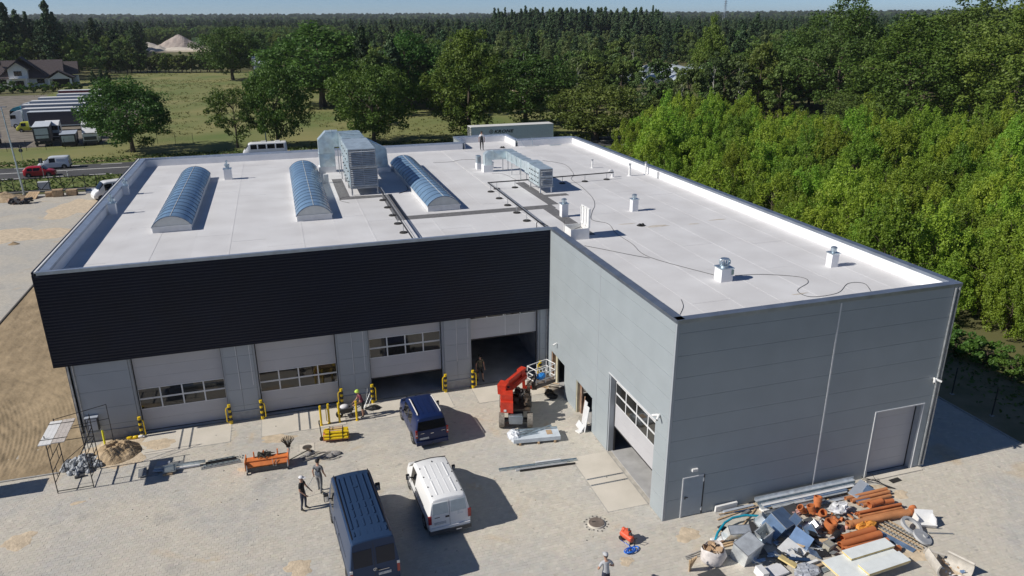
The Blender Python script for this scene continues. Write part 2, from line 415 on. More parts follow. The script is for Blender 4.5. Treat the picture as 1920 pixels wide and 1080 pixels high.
# ---- concrete aprons with channel drains
def apron(x0, x1, y0, y1, drains, axis):
    o = MB().box(x0, x1, y0, y1, -.1, .006).build('concrete_apron', M_conc); o['kind'] = 'structure'
    for d in drains:
        mb = MB()
        if axis == 'y': mb.box(d-.05, d+.05, y0+.02, y1-.02, .0, .012)
        else: mb.box(x0+.02, x1-.02, d-.05, d+.05, .0, .012)
        mb.build('channel_drain', M_steel2, o)
        mb = MB()
        for t in np.arange(.1, (y1-y0 if axis=='y' else x1-x0)-.1, .12):
            if axis == 'y': mb.box(d-.035, d+.035, y0+t, y0+t+.04, .008, .0145)
            else: mb.box(x0+t, x0+t+.04, d-.035, d+.035, .008, .0145)
        mb.build('drain_slot', M_black, o)
    mb = MB()
    e = .035
    mb.box(x0-e, x1+e, y0-e, y0-.002, -.1, .003); mb.box(x0-e, x0-.002, y0-e, y1, -.1, .003); mb.box(x1+.002, x1+e, y0-e, y1, -.1, .003)
    mb.build('edge_strip', M_kerb, o)
for (a, b), d in zip(APR, ((-21.47,-20.95),(-15.28,-14.72),(-9.0,-8.45),(-3.0,-2.45))): apron(a, b, 13.08, 15.26, d, 'y')
apron(-2.02, -.02, 1.37, 6.05, (3.48,4.0), 'x')
# kerbs
mb = MB(); y = 12.55
for x in np.arange(-40, -27.5, 1.0): mb.box(x+.005, x+.995, 12.5, 12.6, -.1, .05)
o = mb.build('kerb', M_kerb); o['kind'] = 'structure'
mb = MB()
for y in np.arange(-14, 60, 1.0): mb.box(21.15, 21.25, y+.005, y+.995, -.1, .05)
o = mb.build('kerb', M_kerb); o['kind'] = 'structure'
mb = MB()
for y in np.arange(12.6, 84, 1.0): mb.box(-36.22, -36.1, y+.005, y+.995, -.1, .08)
o = mb.build('kerb', mat('dark_kerb', (.09,.085,.08), rough=.9)); o['kind'] = 'structure'
# ---- rutted earth strip
nx, ny = 170, 560
X, Y = np.meshgrid(np.linspace(-36.1, -26.35, nx), np.linspace(12.6, 54, ny))
d1 = np.hypot(X+46, Y-8.5); d2 = np.hypot(X+49, Y-13)
m1 = np.clip(1.2-abs(Y-19)/8, 0, 1)
s1 = np.sin(d1*2*np.pi/.47+.9*fnoise(X,Y,3,3,.6)); Z = .020*np.sign(s1)*abs(s1)**.6*m1*np.clip(.35+1.3*fnoise(X,Y,11,3,.9),0,1.2)
Z += .028*np.sin(d2*2*np.pi/.21)*np.clip(fnoise(X,Y,12,2,.5)+.3,0,1)*m1
Z += .09*fnoise(X,Y,4,5,1.6)+.045*fnoise(X,Y,6,5,5)+.03+.03*np.maximum(0,fnoise(X,Y,16,4,11)-.25)
edge = np.minimum(np.minimum((X+36.1)/.6, (Y-12.6)/.5), 1); Z = Z*np.clip(edge,0,1)+.012
i = np.arange(ny-1)[:,None]*nx; j = np.arange(nx-1)[None,:]
F = np.stack([i+j, i+j+1, i+nx+j+1, i+nx+j], -1).reshape(-1,4)
o = link('bare_earth', quads_mesh('bare_earth', np.stack([X,Y,Z],-1).reshape(-1,3), F, M_earth, smooth=True)); o['kind'] = 'structure'
# sand spread on the far yard, with its tyre tracks
def sand_patch(cx, cy, rx, ry, seed, h=.05, kind='stuff', name='spread_sand', m=None):
    k, q = 40, 14; V = []; F = []
    r = np.random.default_rng(seed); ph = r.uniform(0,6.28,6)
    for a in range(k):
        t = 2*np.pi*a/k; w = 1+.16*np.sin(2*t+ph[0])+.13*np.sin(3*t+ph[1])+.09*np.sin(5*t+ph[2])+.07*np.sin(9*t+ph[3])
        for b in range(q):
            s = b/(q-1); x = cx+rx*w*s*np.cos(t); y = cy+ry*w*s*np.sin(t)
            z = h*(1-s**2)*(.6+.5*np.sin(x*3.1+ph[4])*np.sin(y*2.7+ph[5]))+.006*(1-s)+(-.004 if b==q-1 else .004)
            V.append((x,y,z))
    for a in range(k):
        for b in range(q-1): F.append((a*q+b, a*q+b+1, ((a+1)%k)*q+b+1, ((a+1)%k)*q+b))
    o = link(name, quads_mesh(name, np.array(V), np.array(F), m or M_sandy, smooth=True)); o['kind'] = kind; return o
p = at(55,440); sand_patch(p.x-1.0, p.y, 4.2, 3.4, 2, .05)
p = at(100,410); sand_patch(-39.0, 75, 3.0, 5, 3, .02)
for q, rx, ry, s in (((1290,1003),.62,.42,4),((35,1015),.7,.55,5),((520,822),.9,.45,6),((560,1065),.6,.5,7),((460,880),.35,.25,8),((1175,1052),.35,.25,9),((145,943),.35,.12,10),((1350,997),.3,.2,15)):
    p = at(*q); sand_patch(p.x, p.y, rx, ry, s, .014)

# ================================================================== HALL
hall = thing('industrial_hall', 'new grey flat-roofed industrial hall with dark ribbed fascia, side wing and roller doors', 'building')
H = 9.8; PITCHZ = 1.02
ZJ = [0.0,1.04,2.06,3.07,4.08,5.10,6.12,7.13,8.15,9.18,9.64]
def cut(u0, u1, z0, z1, ops):
    us = sorted({u0,u1}|{min(max(v,u0),u1) for o in ops for v in o[:2]}); zs = sorted({z0,z1}|{min(max(v,z0),z1) for o in ops for v in o[2:]})
    out = []
    for a, b in zip(us, us[1:]):
        if b-a < 1e-4: continue
        run = None
        for c, d in zip(zs, zs[1:]):
            inside = any(o[0] < (a+b)/2 < o[1] and o[2] < (c+d)/2 < o[3] for o in ops)
            if inside:
                if run: out.append((a,b,*run)); run = None
            else: run = (run[0], d) if run else (c, d)
        if run: out.append((a,b,*run))
    return out
def wbox(mb, plane, u0, u1, c0, c1, z0, z1):
    if plane == 'x': mb.box(min(c0,c1), max(c0,c1), u0, u1, z0, z1)
    else: mb.box(u0, u1, min(c0,c1), max(c0,c1), z0, z1)
def panel_wall(plane, c, s, uj, zj, ops, m, core=True, name='wall_panel', gap=.0065, t=.10):
    for a, b in zip(uj, uj[1:]):
        for z0, z1 in zip(zj, zj[1:]):
            cells = cut(a+gap, b-gap, z0+gap*.8, z1-gap*.8, ops)
            if not cells: continue
            for u0,u1,w0,w1 in cells: mb = MB(); wbox(mb, plane, u0, u1, c, c+s*t, w0, w1); mb.build(name, m, hall)
    if core:
        mb = MB()
        for u0,u1,w0,w1 in cut(uj[0], uj[-1], 0, zj[-1], ops): wbox(mb, plane, u0, u1, c+s*.03, c+s*.22, w0, w1)
        mb.build('wall_core', M_core, hall)
# wing: left wall (x = 0), front wall (y = 0)
OPL = [(12.32,14.55,-.01,2.05),(8.17,10.47,-.01,2.03),(1.2,6.14,-.01,4.5)]
panel_wall('x', 0.0, 1, [.13,7.7,15.25], ZJ, OPL, M_panel)
OPF = [(.88,1.97,-.01,2.11),(11.05,13.85,-.01,3.65)]
panel_wall('y', 0.0, 1, [.13,8.02,14.5], ZJ, OPF, M_panel)
mb = MB(); mb.box(-.004,.125,-.004,.125,0,9.64); mb.build('corner_trim', M_panel2, hall)
MB().box(7.985,8.055,-.012,.02,.02,9.6).build('joint_strip', M_frame, hall)
MB().box(-.010,.02,7.672,7.728,.02,9.6).build('joint_strip', M_panel2, hall)
MB().box(14.5,14.655,-.003,.2,0,9.64).build('corner_trim', M_panel2, hall)
mb = MB(); mb.cyl((14.30,-.06,.15),(14.30,-.06,9.62),.05,n=10); mb.build('downpipe', M_steel2, hall, 40)
mb = MB(); mb.cyl((14.52,-.06,.15),(14.52,-.06,9.62),.045,n=10); mb.build('downpipe', M_steel2, hall, 40)
MB().box(14.43,14.655,.2,47.9,0,9.64).build('side_wall', M_panel, hall)
for q_ in ((-26.4,2.6,47.68,47.9),(8.35,14.43,47.68,47.9),(2.6,2.8,47.9,51.6),(8.15,8.35,47.9,51.6),(2.8,8.15,51.4,51.6)): MB().box(*q_,0,9.64).build('back_wall', M_panel, hall)
MB().box(-26.46,-26.25,15.3,47.9,0,9.64).build('side_wall', M_panel, hall)
# street front under the fascia (y = 15.3)
OPD = [(a,b,-.01,4.72) for a, b in ((-23.57,-18.87),(-17.32,-12.74),(-11.1,-6.57),(-5.0,-.5))]
panel_wall('y', 15.3, 1, [-26.45,-23.57,-18.87,-18.15,-17.32,-12.74,-11.92,-11.1,-6.57,-5.78,-5.0,-.5,-.02], [.58,.90,1.91,2.93,3.95,4.72], OPD, M_panel2, core=True)
for a, b in ((-26.45,-23.6),(-18.86,-17.33),(-12.73,-11.11),(-6.56,-5.01),(-.49,-.02)): MB().box(a,b,15.29,15.45,0,.55).build('plinth', M_plinth, hall); MB().box(a,b,15.255,15.35,.55,.585).build('drip_ledge', M_zinc, hall)
for x0, x1 in ((-26.2,-26.1),(-.12,-.03),(-26.4,-26.32)): 
    mb = MB(); mb.cyl(((x0+x1)/2,15.24,.1),((x0+x1)/2,15.24,4.66),.045,n=10); mb.build('downpipe', M_steel2, hall, 40)
for x in (-18.2,-17.5,-11.95,-11.3,-5.8,-5.13): MB().box(x-.014,x+.014,15.284,15.31,1.6+.5*math.sin(x),4.66).build('joint_strip', M_frame, hall)
# fascia: horizontal ribbed sheets
def rib_profile(z0, z1, n, c, dpt):
    P = []
    h = (z1-z0)/n
    for k in range(n):
        z = z0+k*h; P += [(c,z+.12*h),(c,z+.52*h),(c+dpt,z+.64*h),(c+dpt,z+1.0*h)]
    return P
NS, zs0, zs1 = 5, 4.70, 9.64
for k in range(NS):
    a = zs0+(zs1-zs0)*k/NS; b = zs0+(zs1-zs0)*(k+1)/NS-.006
    pr = rib_profile(a, b, 6, 15.03, .034)
    mb = MB(); V = [(-26.86,y,z) for y,z in pr]+[(-.03,y,z) for y,z in pr]; nn = len(pr)
    mb.add(V, [(q,q+1,q+1+nn,q+nn) for q in range(nn-1)]); mb.build('cladding_sheet', M_dark, hall)
    pr = rib_profile(a, b, 6, -26.9, .034)
    mb = MB(); V = [(x,15.06,z) for x,z in pr]+[(x,47.9,z) for x,z in pr]
    mb.add(V, [(q,q+1,q+1+nn,q+nn) for q in range(nn-1)]); mb.build('cladding_sheet', M_dark, hall)
mb = MB(); mb.box(-26.84,-.03,15.08,15.29,4.7,9.62); mb.box(-26.84,-26.47,15.29,47.9,4.7,9.62); mb.build('fascia_core', M_core, hall)
mb = MB(); mb.box(-26.9,-.03,15.02,15.29,4.655,4.70); mb.box(-26.915,-26.86,15.015,15.06,4.66,9.64); mb.box(-.085,-.025,15.015,15.06,4.66,9.64); mb.build('fascia_trim', M_dark, hall)
# copings, in lengths
def coping(x0, x1, y0, y1, along, m, step=2.0, z0=9.64, z1=9.8, name='coping'):
    a0, a1 = (x0,x1) if along == 'x' else (y0,y1); n = max(1, round((a1-a0)/step)); h = (a1-a0)/n
    for k in range(n):
        u, v = a0+k*h+.004, a0+(k+1)*h-.004; dz = .002*(k%3)
        mb = MB()
        if along == 'x': mb.box(u, v, y0, y1, z0, z1+dz); mb.box(v-.03, v+.02, y0-.005, y1+.005, z0+.01, z1+dz+.006)
        else: mb.box(x0, x1, u, v, z0, z1+dz); mb.box(x0-.005, x1+.005, v-.03, v+.02, z0+.01, z1+dz+.006)
        mb.build(name, m, hall)
M_cop = mat('front_flashing', (.40,.46,.55), rough=.35, metal=.6, var=.08)
coping(-26.7, -.05, 15.0, 15.22, 'x', M_cop, 1.9)
coping(-.03, .36, .02, 15.0, 'y', M_zinc, 1.15)
coping(.0, 14.66, -.03, .36, 'x', M_zinc, 2.1)
coping(14.28, 14.68, .36, 47.6, 'y', M_zinc, 2.4)
coping(8.3, 14.3, 47.58, 47.95, 'x', M_cop, 2.0); coping(-26.2, 2.6, 47.58, 47.95, 'x', M_cop, 2.4)
coping(2.55, 2.85, 47.95, 51.3, 'y', M_cop, 2); coping(8.1, 8.4, 47.95, 51.3, 'y', M_cop, 2); coping(2.55, 8.4, 51.3, 51.65, 'x', M_cop, 2)
coping(-26.62, -26.2, 15.25, 47.95, 'y', M_cop, 1.3)
MB().box(-26.915,-26.84,15.06,47.95,9.6,9.80).build('edge_flashing', M_dark, hall)
MB().box(-26.80,-26.72,15.06,47.95,9.6,9.815).build('edge_flashing', M_wht, hall)
MB().box(-26.835,-26.63,15.06,47.95,9.5,9.74).build('gutter_gap', M_core, hall)
# parapet inner faces (white membrane turned up)
ZR = 9.1
for q_ in ((-26.24,-26.2,15.22,47.6),(14.26,14.30,.36,47.6),(.33,14.26,.33,.37),(.30,.34,.37,15.2),(-26.2,.3,15.2,15.24),(-26.2,2.6,47.56,47.60),(8.36,14.26,47.56,47.6),(2.82,2.86,47.6,51.3),(8.08,8.12,47.6,51.3),(2.86,8.08,51.26,51.32)): MB().box(*q_,9.0,9.65).build('parapet_upstand', M_white, hall)
# roof membrane in lapped strips
x = -26.2; k = 0
while x < 14.26:
    x1 = min(x+2.05, 14.26); dz = .003*(k%2)
    y0 = 15.24 if x1 < .31 else .37
    mb = MB()
    if x < .3 < x1: mb.box(x,.3,15.24,47.56,8.95,ZR+dz); mb.box(.34,x1,.37,47.56,8.95,ZR+dz)
    else: mb.box(x,x1,y0,47.56,8.95,ZR+dz)
    mb.box(x1-.09, x1+.0, y0, 47.56, ZR-.01, ZR+dz+.005)
    mb.build('membrane_strip', M_roof, hall); x = x1; k += 1
MB().box(2.86,8.08,47.56,51.28,8.95,ZR-.001).build('membrane_strip', M_roof, hall)
MB().box(-26.2,14.4,15.46,47.6,8.6,8.94).build('roof_deck', M_core, hall); MB().box(.25,14.4,.25,15.46,8.6,8.94).build('roof_deck', M_core, hall); MB().box(2.9,8.05,47.6,51.2,8.6,8.94).build('roof_deck', M_core, hall)
# cross seams of the sheets
mb = MB()
for k, x in enumerate(np.arange(-26.2, 12, 2.05)):
    y = 18+((k*7.3)%9)
    while y < 47:
        mb.box(x+.02, x+1.95, y, y+.07, ZR, ZR+.009); y += 12.5
for k, x in enumerate((2.4,4.5,6.5,8.6,10.7)):
    mb.box(x, x+1.95, 3+((k*4.1)%9), 3.07+((k*4.1)%9), ZR, ZR+.009)
mb.build('membrane_seam', M_roof, hall)['kind'] = 'stuff'
mb = MB(); mb.box(-26.25,14.42,15.46,47.6,-.1,.012); mb.box(.23,14.42,.23,15.46,-.1,.012); mb.build('floor_slab', M_inner, hall)
MB().box(-.02,.2,15.3,40,0,8.6).build('partition', M_inner, hall)
# grey walkway mats
for a in ((-10.98,-10.2,29.05,36.7),(-10.2,-7.2,29.05,29.75),(-7.98,-7.2,22.95,29.05),(-7.98,2.95,22.0,22.95),(2.0,2.85,15.0,22.0),(2.75,3.5,22.95,30.7),(3.5,5.2,25.3,25.95)):
    MB().box(a[0],a[1],a[2],a[3],ZR,ZR+.018).build('walkway_mat', M_mat, hall)

# ---- sectional doors
def sect_door(plane, u0, u1, c, s, zb, ztop, sh, wins, npane=4, vlines=()):
    """door leaf at c seen from the side -s; sections stacked from the raised bottom zb"""
    fr = MB()
    fr.prism([(u0,0),(u0,ztop),(u1,ztop),(u1,0),(u1-.1,0),(u1-.1,ztop-.015),(u0+.1,ztop-.015),(u0+.1,0)], plane, min(c-s*.30,c+s*.04), max(c-s*.30,c+s*.04))
    d = fr.build('garage_door', M_panel2, hall)
    g = MB(); wbox(g, plane, u0+.10, u0+.15, c-s*.02, c+s*.06, 0, ztop); wbox(g, plane, u1-.15, u1-.10, c-s*.02, c+s*.06, 0, ztop); g.build('door_track', M_black, d)
    a, b = u0+.13, u1-.13; z = zb; k = 0
    g = MB(); wbox(g, plane, a, b, c-s*.005, c+s*.05, zb-.07, zb); g.build('bottom_seal', M_black, d)
    while z < ztop-.02:
        z1 = min(z+sh, ztop)
        if k in wins:
            w = (b-a)/npane; fb = MB(); t = .05
            wbox(fb, plane, a, b, c-s*.012, c+s*.05, z+.003, z+.045); wbox(fb, plane, a, b, c-s*.012, c+s*.05, z1-.045, z1-.003)
            for q in range(npane+1):
                m_ = a+w*q; h = t if 0 < q < npane else .06
                wbox(fb, plane, max(a,m_-h/1.4), min(b,m_+h/1.4), c-s*.012, c+s*.05, z+.046, z1-.046)
            fb.build('window_frame', M_frame, d)
            for q in range(npane):
                pb = MB(); wbox(pb, plane, a+w*q+.034, a+w*(q+1)-.034, c+s*.004, c+s*.03, z+.05, z1-.05); pb.build('pane', M_glass, d)
        else:
            pb = MB(); wbox(pb, plane, a, b, c, c+s*.045, z+.003, z1-.003); pb.build('door_section', M_door, d)
        z = z1; k += 1
    for v in vlines:
        g = MB(); wbox(g, plane, v-.02, v+.02, c-s*.012, c, zb, ztop-.02); g.build('joint_strip', M_frame, d)
    return d
for (a, b, _, _), zb, wn, vl in zip(OPD, (0.0,0.06,1.26,2.94), ((2,3),)*4, ((),(),(),(-2.65,-1.72))):
    sect_door('y', a, b, 15.66, 1, zb+.05, 4.72, .635, wn, 4, vl)
sect_door('x', 1.2, 6.14, .34, 1, 1.50, 4.5, .635, (2,3))
sect_door('y', 11.05, 13.85, .30, 1, .05, 3.65, .61, ())
MB().box(11.0,13.92,-.03,.02,3.65,3.70).build('lintel_trim', M_frame, hall); MB().box(11.0,11.05,-.03,.02,0,3.65).build('jamb_trim', M_frame, hall)
MB().box(13.85,13.89,-.03,.02,0,3.65).build('jamb_trim', M_frame, hall)
MB().box(-.03,.02,1.15,6.2,4.5,4.54).build('lintel_trim', M_frame, hall)
MB().box(10.9,14.3,-.32,-.03,-.05,.05).build('sill', M_conc, hall)
# personnel door
d = MB().box(.93,1.92,-.02,.05,.04,2.06).build('personnel_door', mat('steel_door_paint', (.33,.38,.43), rough=.35, var=.03), hall)
MB().box(.87,.925,-.03,.06,.0,2.11).build('door_frame', M_frame, d); MB().box(1.925,1.98,-.03,.06,.0,2.11).build('door_frame', M_black, d); MB().box(.925,1.925,-.03,.06,2.065,2.11).build('door_frame', M_frame, d)
mb = MB(); mb.box(1.02,1.06,-.05,-.02,.98,1.12); mb.box(1.02,1.17,-.075,-.05,1.06,1.09); mb.build('handle', M_black, d)
MB().box(1.9,1.95,-.035,-.02,1.75,1.95).build('hinge', M_wht, d); MB().box(1.9,1.95,-.035,-.02,.2,.4).build('hinge', M_wht, d)
# raw openings of the wing with their reveals
M_oldw = mat('raw_brown_reveal', (.20,.10,.055), rough=.9, col2=(.34,.25,.19), scale=3, detail=6)
M_cream = mat('cream_reveal', (.42,.40,.30), rough=.8, var=.15, scale=2)
MB().box(.02,.30,14.40,14.55,0,2.05).build('door_reveal', M_oldw, hall); MB().box(.24,.34,14.1,14.40,0,2.05).build('door_reveal', M_cream, hall)
MB().box(.02,.26,10.34,10.47,0,2.03).build('door_reveal', M_cream, hall); MB().box(.2,.3,10.1,10.34,0,2.03).build('door_reveal', M_oldw, hall)
# ================================================================== ROOF LIGHTS (parts of the hall)
M_poly = mat('sky_blue_polycarbonate', (.155,.25,.37), rough=.2, spec=.8, var=.10, scale=.7, objvar=.05)  # blue base colour also holds the reflection of the sky
M_alu  = mat('aluminium_rib', (.14,.20,.28), rough=.4, metal=.3, var=.1)
M_curb = mat('curb_white', (.62,.63,.64), rough=.5, var=.04)
M_opal = mat('opal_end', (.62,.62,.58), rough=.35, var=.05)
def skylight(xa, xb, ya, yb):
    c = MB(); c.box(xa,xb,ya,yb,ZR,ZR+.32); c.box(xa-.05,xb+.05,ya-.05,yb+.05,ZR+.32,ZR+.38)
    s = c.build('skylight', M_curb, hall)
    w = (xb-xa)/2+.03; cx = (xa+xb)/2; rise = .62; rad = (w*w+rise*rise)/(2*rise); zc = ZR+.38+rise-rad; a0 = math.asin(w/rad); n = 12
    arc = lambda r: [(cx+r*math.sin(-a0+2*a0*i/n), zc+r*math.cos(-a0+2*a0*i/n)) for i in range(n+1)]
    N = 17; h = (yb-ya)/N
    for k in range(N):
        P, Q = arc(rad), arc(rad-.03); y0, y1 = ya+k*h+.02, ya+(k+1)*h-.02
        V = [(x,y0,z) for x,z in P]+[(x,y1,z) for x,z in P]
        m = MB().add(V, [(i,i+1,i+n+2,i+n+1) for i in range(n)]); m.build('glazing_panel', M_poly, s, 60)
    for k in range(N+1):
        y = ya+k*h; P, Q = arc(rad+.022), arc(rad-.03); V = []
        for yy in (y-.015,y+.015): V += [(x,yy,z) for x,z in P]+[(x,yy,z) for x,z in Q]
        m = n+1; f = []
        for i in range(n): f += [(i,i+1,i+1+2*m,i+2*m), (i,i+1,i+1+m,i+m), (i+2*m,i+1+2*m,i+1+3*m,i+3*m)]
        MB().add(V, f).build('glazing_rib', M_alu, s)
    P = arc(rad-.01)
    for y in (ya+.03, yb-.03):
        V = [(x,y,z) for x,z in P]; MB().add(V, [tuple(range(len(V)))]).build('end_panel', M_opal, s)
    MB().box(cx-.014,cx+.014,ya,yb,ZR+.38+rise+.0,ZR+.38+rise+.02).build('ridge_line', M_opal, s)
    return s
skylight(-22.65,-20.43,23.64,40.6); skylight(-14.13,-11.93,23.72,40.6); skylight(-5.62,-3.41,23.64,40.4)

# ================================================================== ROOF EQUIPMENT (things standing on the roof)
M_duct = mat('duct_sheet', (.58,.67,.70), rough=.35, metal=.55, var=.12, scale=2.2, detail=3)
M_louv = mat('louvre_blade', (.66,.69,.71), rough=.4, metal=.4, var=.1)
def louvre(parent, x0, x1, y, z0, z1, n, mid=True):
    f = MB(); f.box(x0,x1,y-.03,y+.02,z0,z0+.06); f.box(x0,x1,y-.03,y+.02,z1-.06,z1); f.box(x0,x0+.06,y-.03,y+.02,z0+.06,z1-.06); f.box(x1-.06,x1,y-.03,y+.02,z0+.06,z1-.06)
    if mid: f.box((x0+x1)/2-.02,(x0+x1)/2+.02,y-.035,y,z0+.06,z1-.06)
    g = f.build('louvre_frame', M_steel2, parent)
    MB().box(x0+.06,x1-.06,y+.012,y+.026,z0+.06,z1-.06).build('shadow_board', M_black, g)  # black board added for the shade in the gaps between blades
    h = (z1-z0-.12)/n
    for k in range(n):
        z = z0+.06+k*h
        MB().add([(x0+.06,y-.07,z+.01),(x1-.06,y-.07,z+.01),(x1-.06,y+.005,z+h*.66),(x0+.06,y+.005,z+h*.66),(x0+.06,y-.06,z+.0),(x1-.06,y-.06,z),(x1-.06,y+.010,z+h*.62),(x0+.06,y+.010,z+h*.62)],
                 [(0,1,2,3),(7,6,5,4),(0,4,5,1),(2,6,7,3)]).build('louvre_blade', M_louv, g)
def cross_break(mb, x0, x1, z0, z1, y, d):
    """creased sheet: four triangles raised to a centre point"""
    c = ((x0+x1)/2, y-d, (z0+z1)/2); mb.add([(x0,y,z0),(x1,y,z0),(x1,y,z1),(x0,y,z1),c], [(0,1,4),(1,2,4),(2,3,4),(3,0,4)])
# -- large air handling unit
u = thing('air_handling_unit', 'tall two-storey galvanised air handling unit with louvred front between the skylights', 'air handler', (-9.03,30.2,ZR))
def loc(p, x, y, z): p.location = (x,y,z); return p
def L(mb): return mb
b = MB(); b.box(-1.0,1.0,.03,5.4,.62,2.02); b.build('lower_casing', M_duct, u)
b = MB(); b.box(-1.04,.94,.03,5.4,2.04,3.38); b.build('upper_casing', M_duct, u)
louvre(u, -1.0, 1.0, .0, .66, 2.02, 9); louvre(u, -1.04, .94, .0, 2.12, 3.36, 9)
b = MB(); b.box(-1.03,1.03,-.06,5.5,.50,.62); b.box(-1.03,1.03,-.12,.0,2.02,2.11); b.build('base_frame', M_steel2, u)
for x in (-.93,.93):
    for y in (.1,2.7,5.2): MB().box(x-.05,x+.05,y-.05,y+.05,.02,.5).build('leg', M_steel2, u)
for k in range(4):
    MB().box(-1.045,-1.0,.3+k*1.25,1.45+k*1.25,.72,1.96).build('access_panel', M_duct, u)
    MB().box(-1.085,-1.04,.3+k*1.25,1.45+k*1.25,2.12,3.3).build('access_panel', M_duct, u)
h = MB()
for k in range(4):
    for z in (.95,1.7,2.4,3.0): h.box(-1.13,-1.04,.42+k*1.25,.50+k*1.25,z,z+.07)
h.build('door_handles', M_black, u)
h = MB()
for k in range(5):   # stiffened top duct sections behind the unit
    y0 = 5.45+k*.92
    h.box(-.92,.82,y0+.02,y0+.9,2.15,3.36+.0); h.box(-.96,.86,y0-.03,y0+.03,2.10,3.42); h.box(-.92,.82,y0+.42,y0+.47,3.36,3.385)
h.build('supply_duct', M_duct, u)
h = MB(); h.prism([(-.94,2.12),(-.94,3.42),(-1.95,3.42),(-2.62,2.75),(-2.62,.45),(-1.32,.45),(-1.32,2.12)], 'y', 9.52, 10.5)
h.cur = 0
cross_break(h, -2.0,-1.0,2.15,3.38,9.51,.05); cross_break(h, -2.6,-1.34,.5,1.55,9.51,.06); cross_break(h, -2.6,-1.34,1.6,2.7,9.51,.06)
h.box(-1.5,-1.44,9.47,10.53,2.08,3.45); h.box(-2.65,-1.29,9.47,10.53,1.56,1.62)
h.build('down_elbow', M_duct, u)
MB().box(-2.72,-1.32,9.5,10.6,.0,.5).build('roof_curb', M_white, u)
h = MB(); h.prism([(.98,.95),(.98,2.75),(1.35,2.80),(2.85,1.95),(2.95,.3),(1.25,.3),(1.2,.95)], 'y', 8.2, 9.45); cross_break(h, 1.3,2.8,.4,1.9,8.19,.06); h.box(1.3,1.36,8.16,9.48,.4,2.8); h.build('exhaust_elbow', M_duct, u)
MB().box(.9,1.3,5.4,9.4,.95,2.05).build('exhaust_duct', M_duct, u)
MB().box(1.6,3.1,8.1,9.55,.0,.42).build('roof_curb', M_white, u)
for y in (6.4,8.9): MB().cyl((-1.1,y,.0),(-1.1,y,2.1),.035,n=8).build('duct_post', M_steel2, u)
for y in (6.4,8.9): MB().cyl((.7,y,.0),(.7,y,2.1),.035,n=8).build('duct_post', M_steel2, u)
t = thing('control_cabinet', 'small white control cabinet standing beside the middle skylight', 'cabinet', (-11.47,35.4,ZR))
MB().box(-.18,.18,-.12,.12,.0,.72).build('casing', M_wht, t); MB().box(-.16,.16,-.14,-.12,.05,.68).build('door', M_curb, t)
# -- small air handling unit with long duct
u = thing('air_handling_unit', 'low galvanised air handling unit with long cranked duct and two front louvres', 'air handler', (3.86,26.56,ZR))
b = MB(); b.box(-.53,.53,.03,2.4,.52,1.8); b.build('casing', M_duct, u)
louvre(u, -.5, .5, .0, .56, 1.16, 4, False); louvre(u, -.5, .5, .0, 1.22, 1.78, 4, False)
b = MB(); b.box(-.55,.55,-.05,2.5,.42,.52); b.build('base_frame', M_steel2, u)
for x in (-.45,.42):
    for y in (.05,2.3): MB().box(x-.045,x+.045,y-.045,y+.045,.02,.42).build('leg', M_wht, u)
for k in range(3): MB().box(-.56,-.53,.1+k*.76,.80+k*.76,.60,1.72).build('access_panel', M_duct, u)
h = MB()
for k in range(3):
    for z in (.75,1.1,1.45): h.box(-.62,-.56,.18+k*.76,.25+k*.76,z,z+.07); h.box(-.60,-.56,.6+k*.76,.66+k*.76,z,z+.07)
h.build('door_handles', M_black, u)
h = MB(); h.box(-.50,.56,2.4,3.6,.95,1.84)
for k in range(5): h.box(-.42,.34,3.6+k*1.2,4.77+k*1.2,1.0,1.72); h.box(-.46,.38,4.76+k*1.2,4.82+k*1.2,.96,1.76)
h.build('supply_duct', M_duct, u)
h = MB(); h.prism([(-.42,1.02),(-.42,1.74),(-1.95,1.74),(-2.25,1.50),(-2.25,.55),(-1.62,.55),(-1.62,1.02)], 'y', 9.0, 9.62); h.box(-1.52,-1.47,8.97,9.65,.99,1.77)
cross_break(h,-1.4,-.5,1.05,1.7,8.99,.04); cross_break(h,-2.2,-1.65,.6,1.45,8.99,.04); h.build('down_elbow', M_duct, u)
h = MB(); h.prism([(-.42,1.02),(-.42,1.74),(.36,1.74),(.36,1.02)], 'y', 9.0, 9.8); h.build('corner_duct', M_duct, u)
MB().box(-2.36,-1.55,8.95,9.75,.0,.60).build('roof_curb', M_white, u)
for x, y in ((-.55,9.4),(-.12,9.3),(-.4,7.3),(-.3,5.2),(.3,7.3),(.2,5.2)): MB().cyl((x,y,0),(x,y,1.02),.03,n=8).build('duct_post', M_steel2, u)
t = thing('condenser', 'narrow grey condenser box on white plinth left of the cranked duct', 'condenser', (1.5,37.3,ZR))
MB().box(-.2,.2,-.3,.3,.0,.5).build('plinth', M_white, t); MB().box(-.17,.17,-.27,.27,.5,1.15).build('casing', M_steel, t); MB().box(-.13,.13,-.285,-.27,.6,1.05).build('grille', M_steel2, t)
t = thing('roof_box', 'small white box under the cranked duct of the low air handler', 'box', (2.62,37.2,ZR)); MB().box(-.17,.17,-.17,.17,0,.5).build('casing', M_wht, t); MB().box(-.2,.2,-.2,.2,.5,.55).build('lid', M_steel, t)
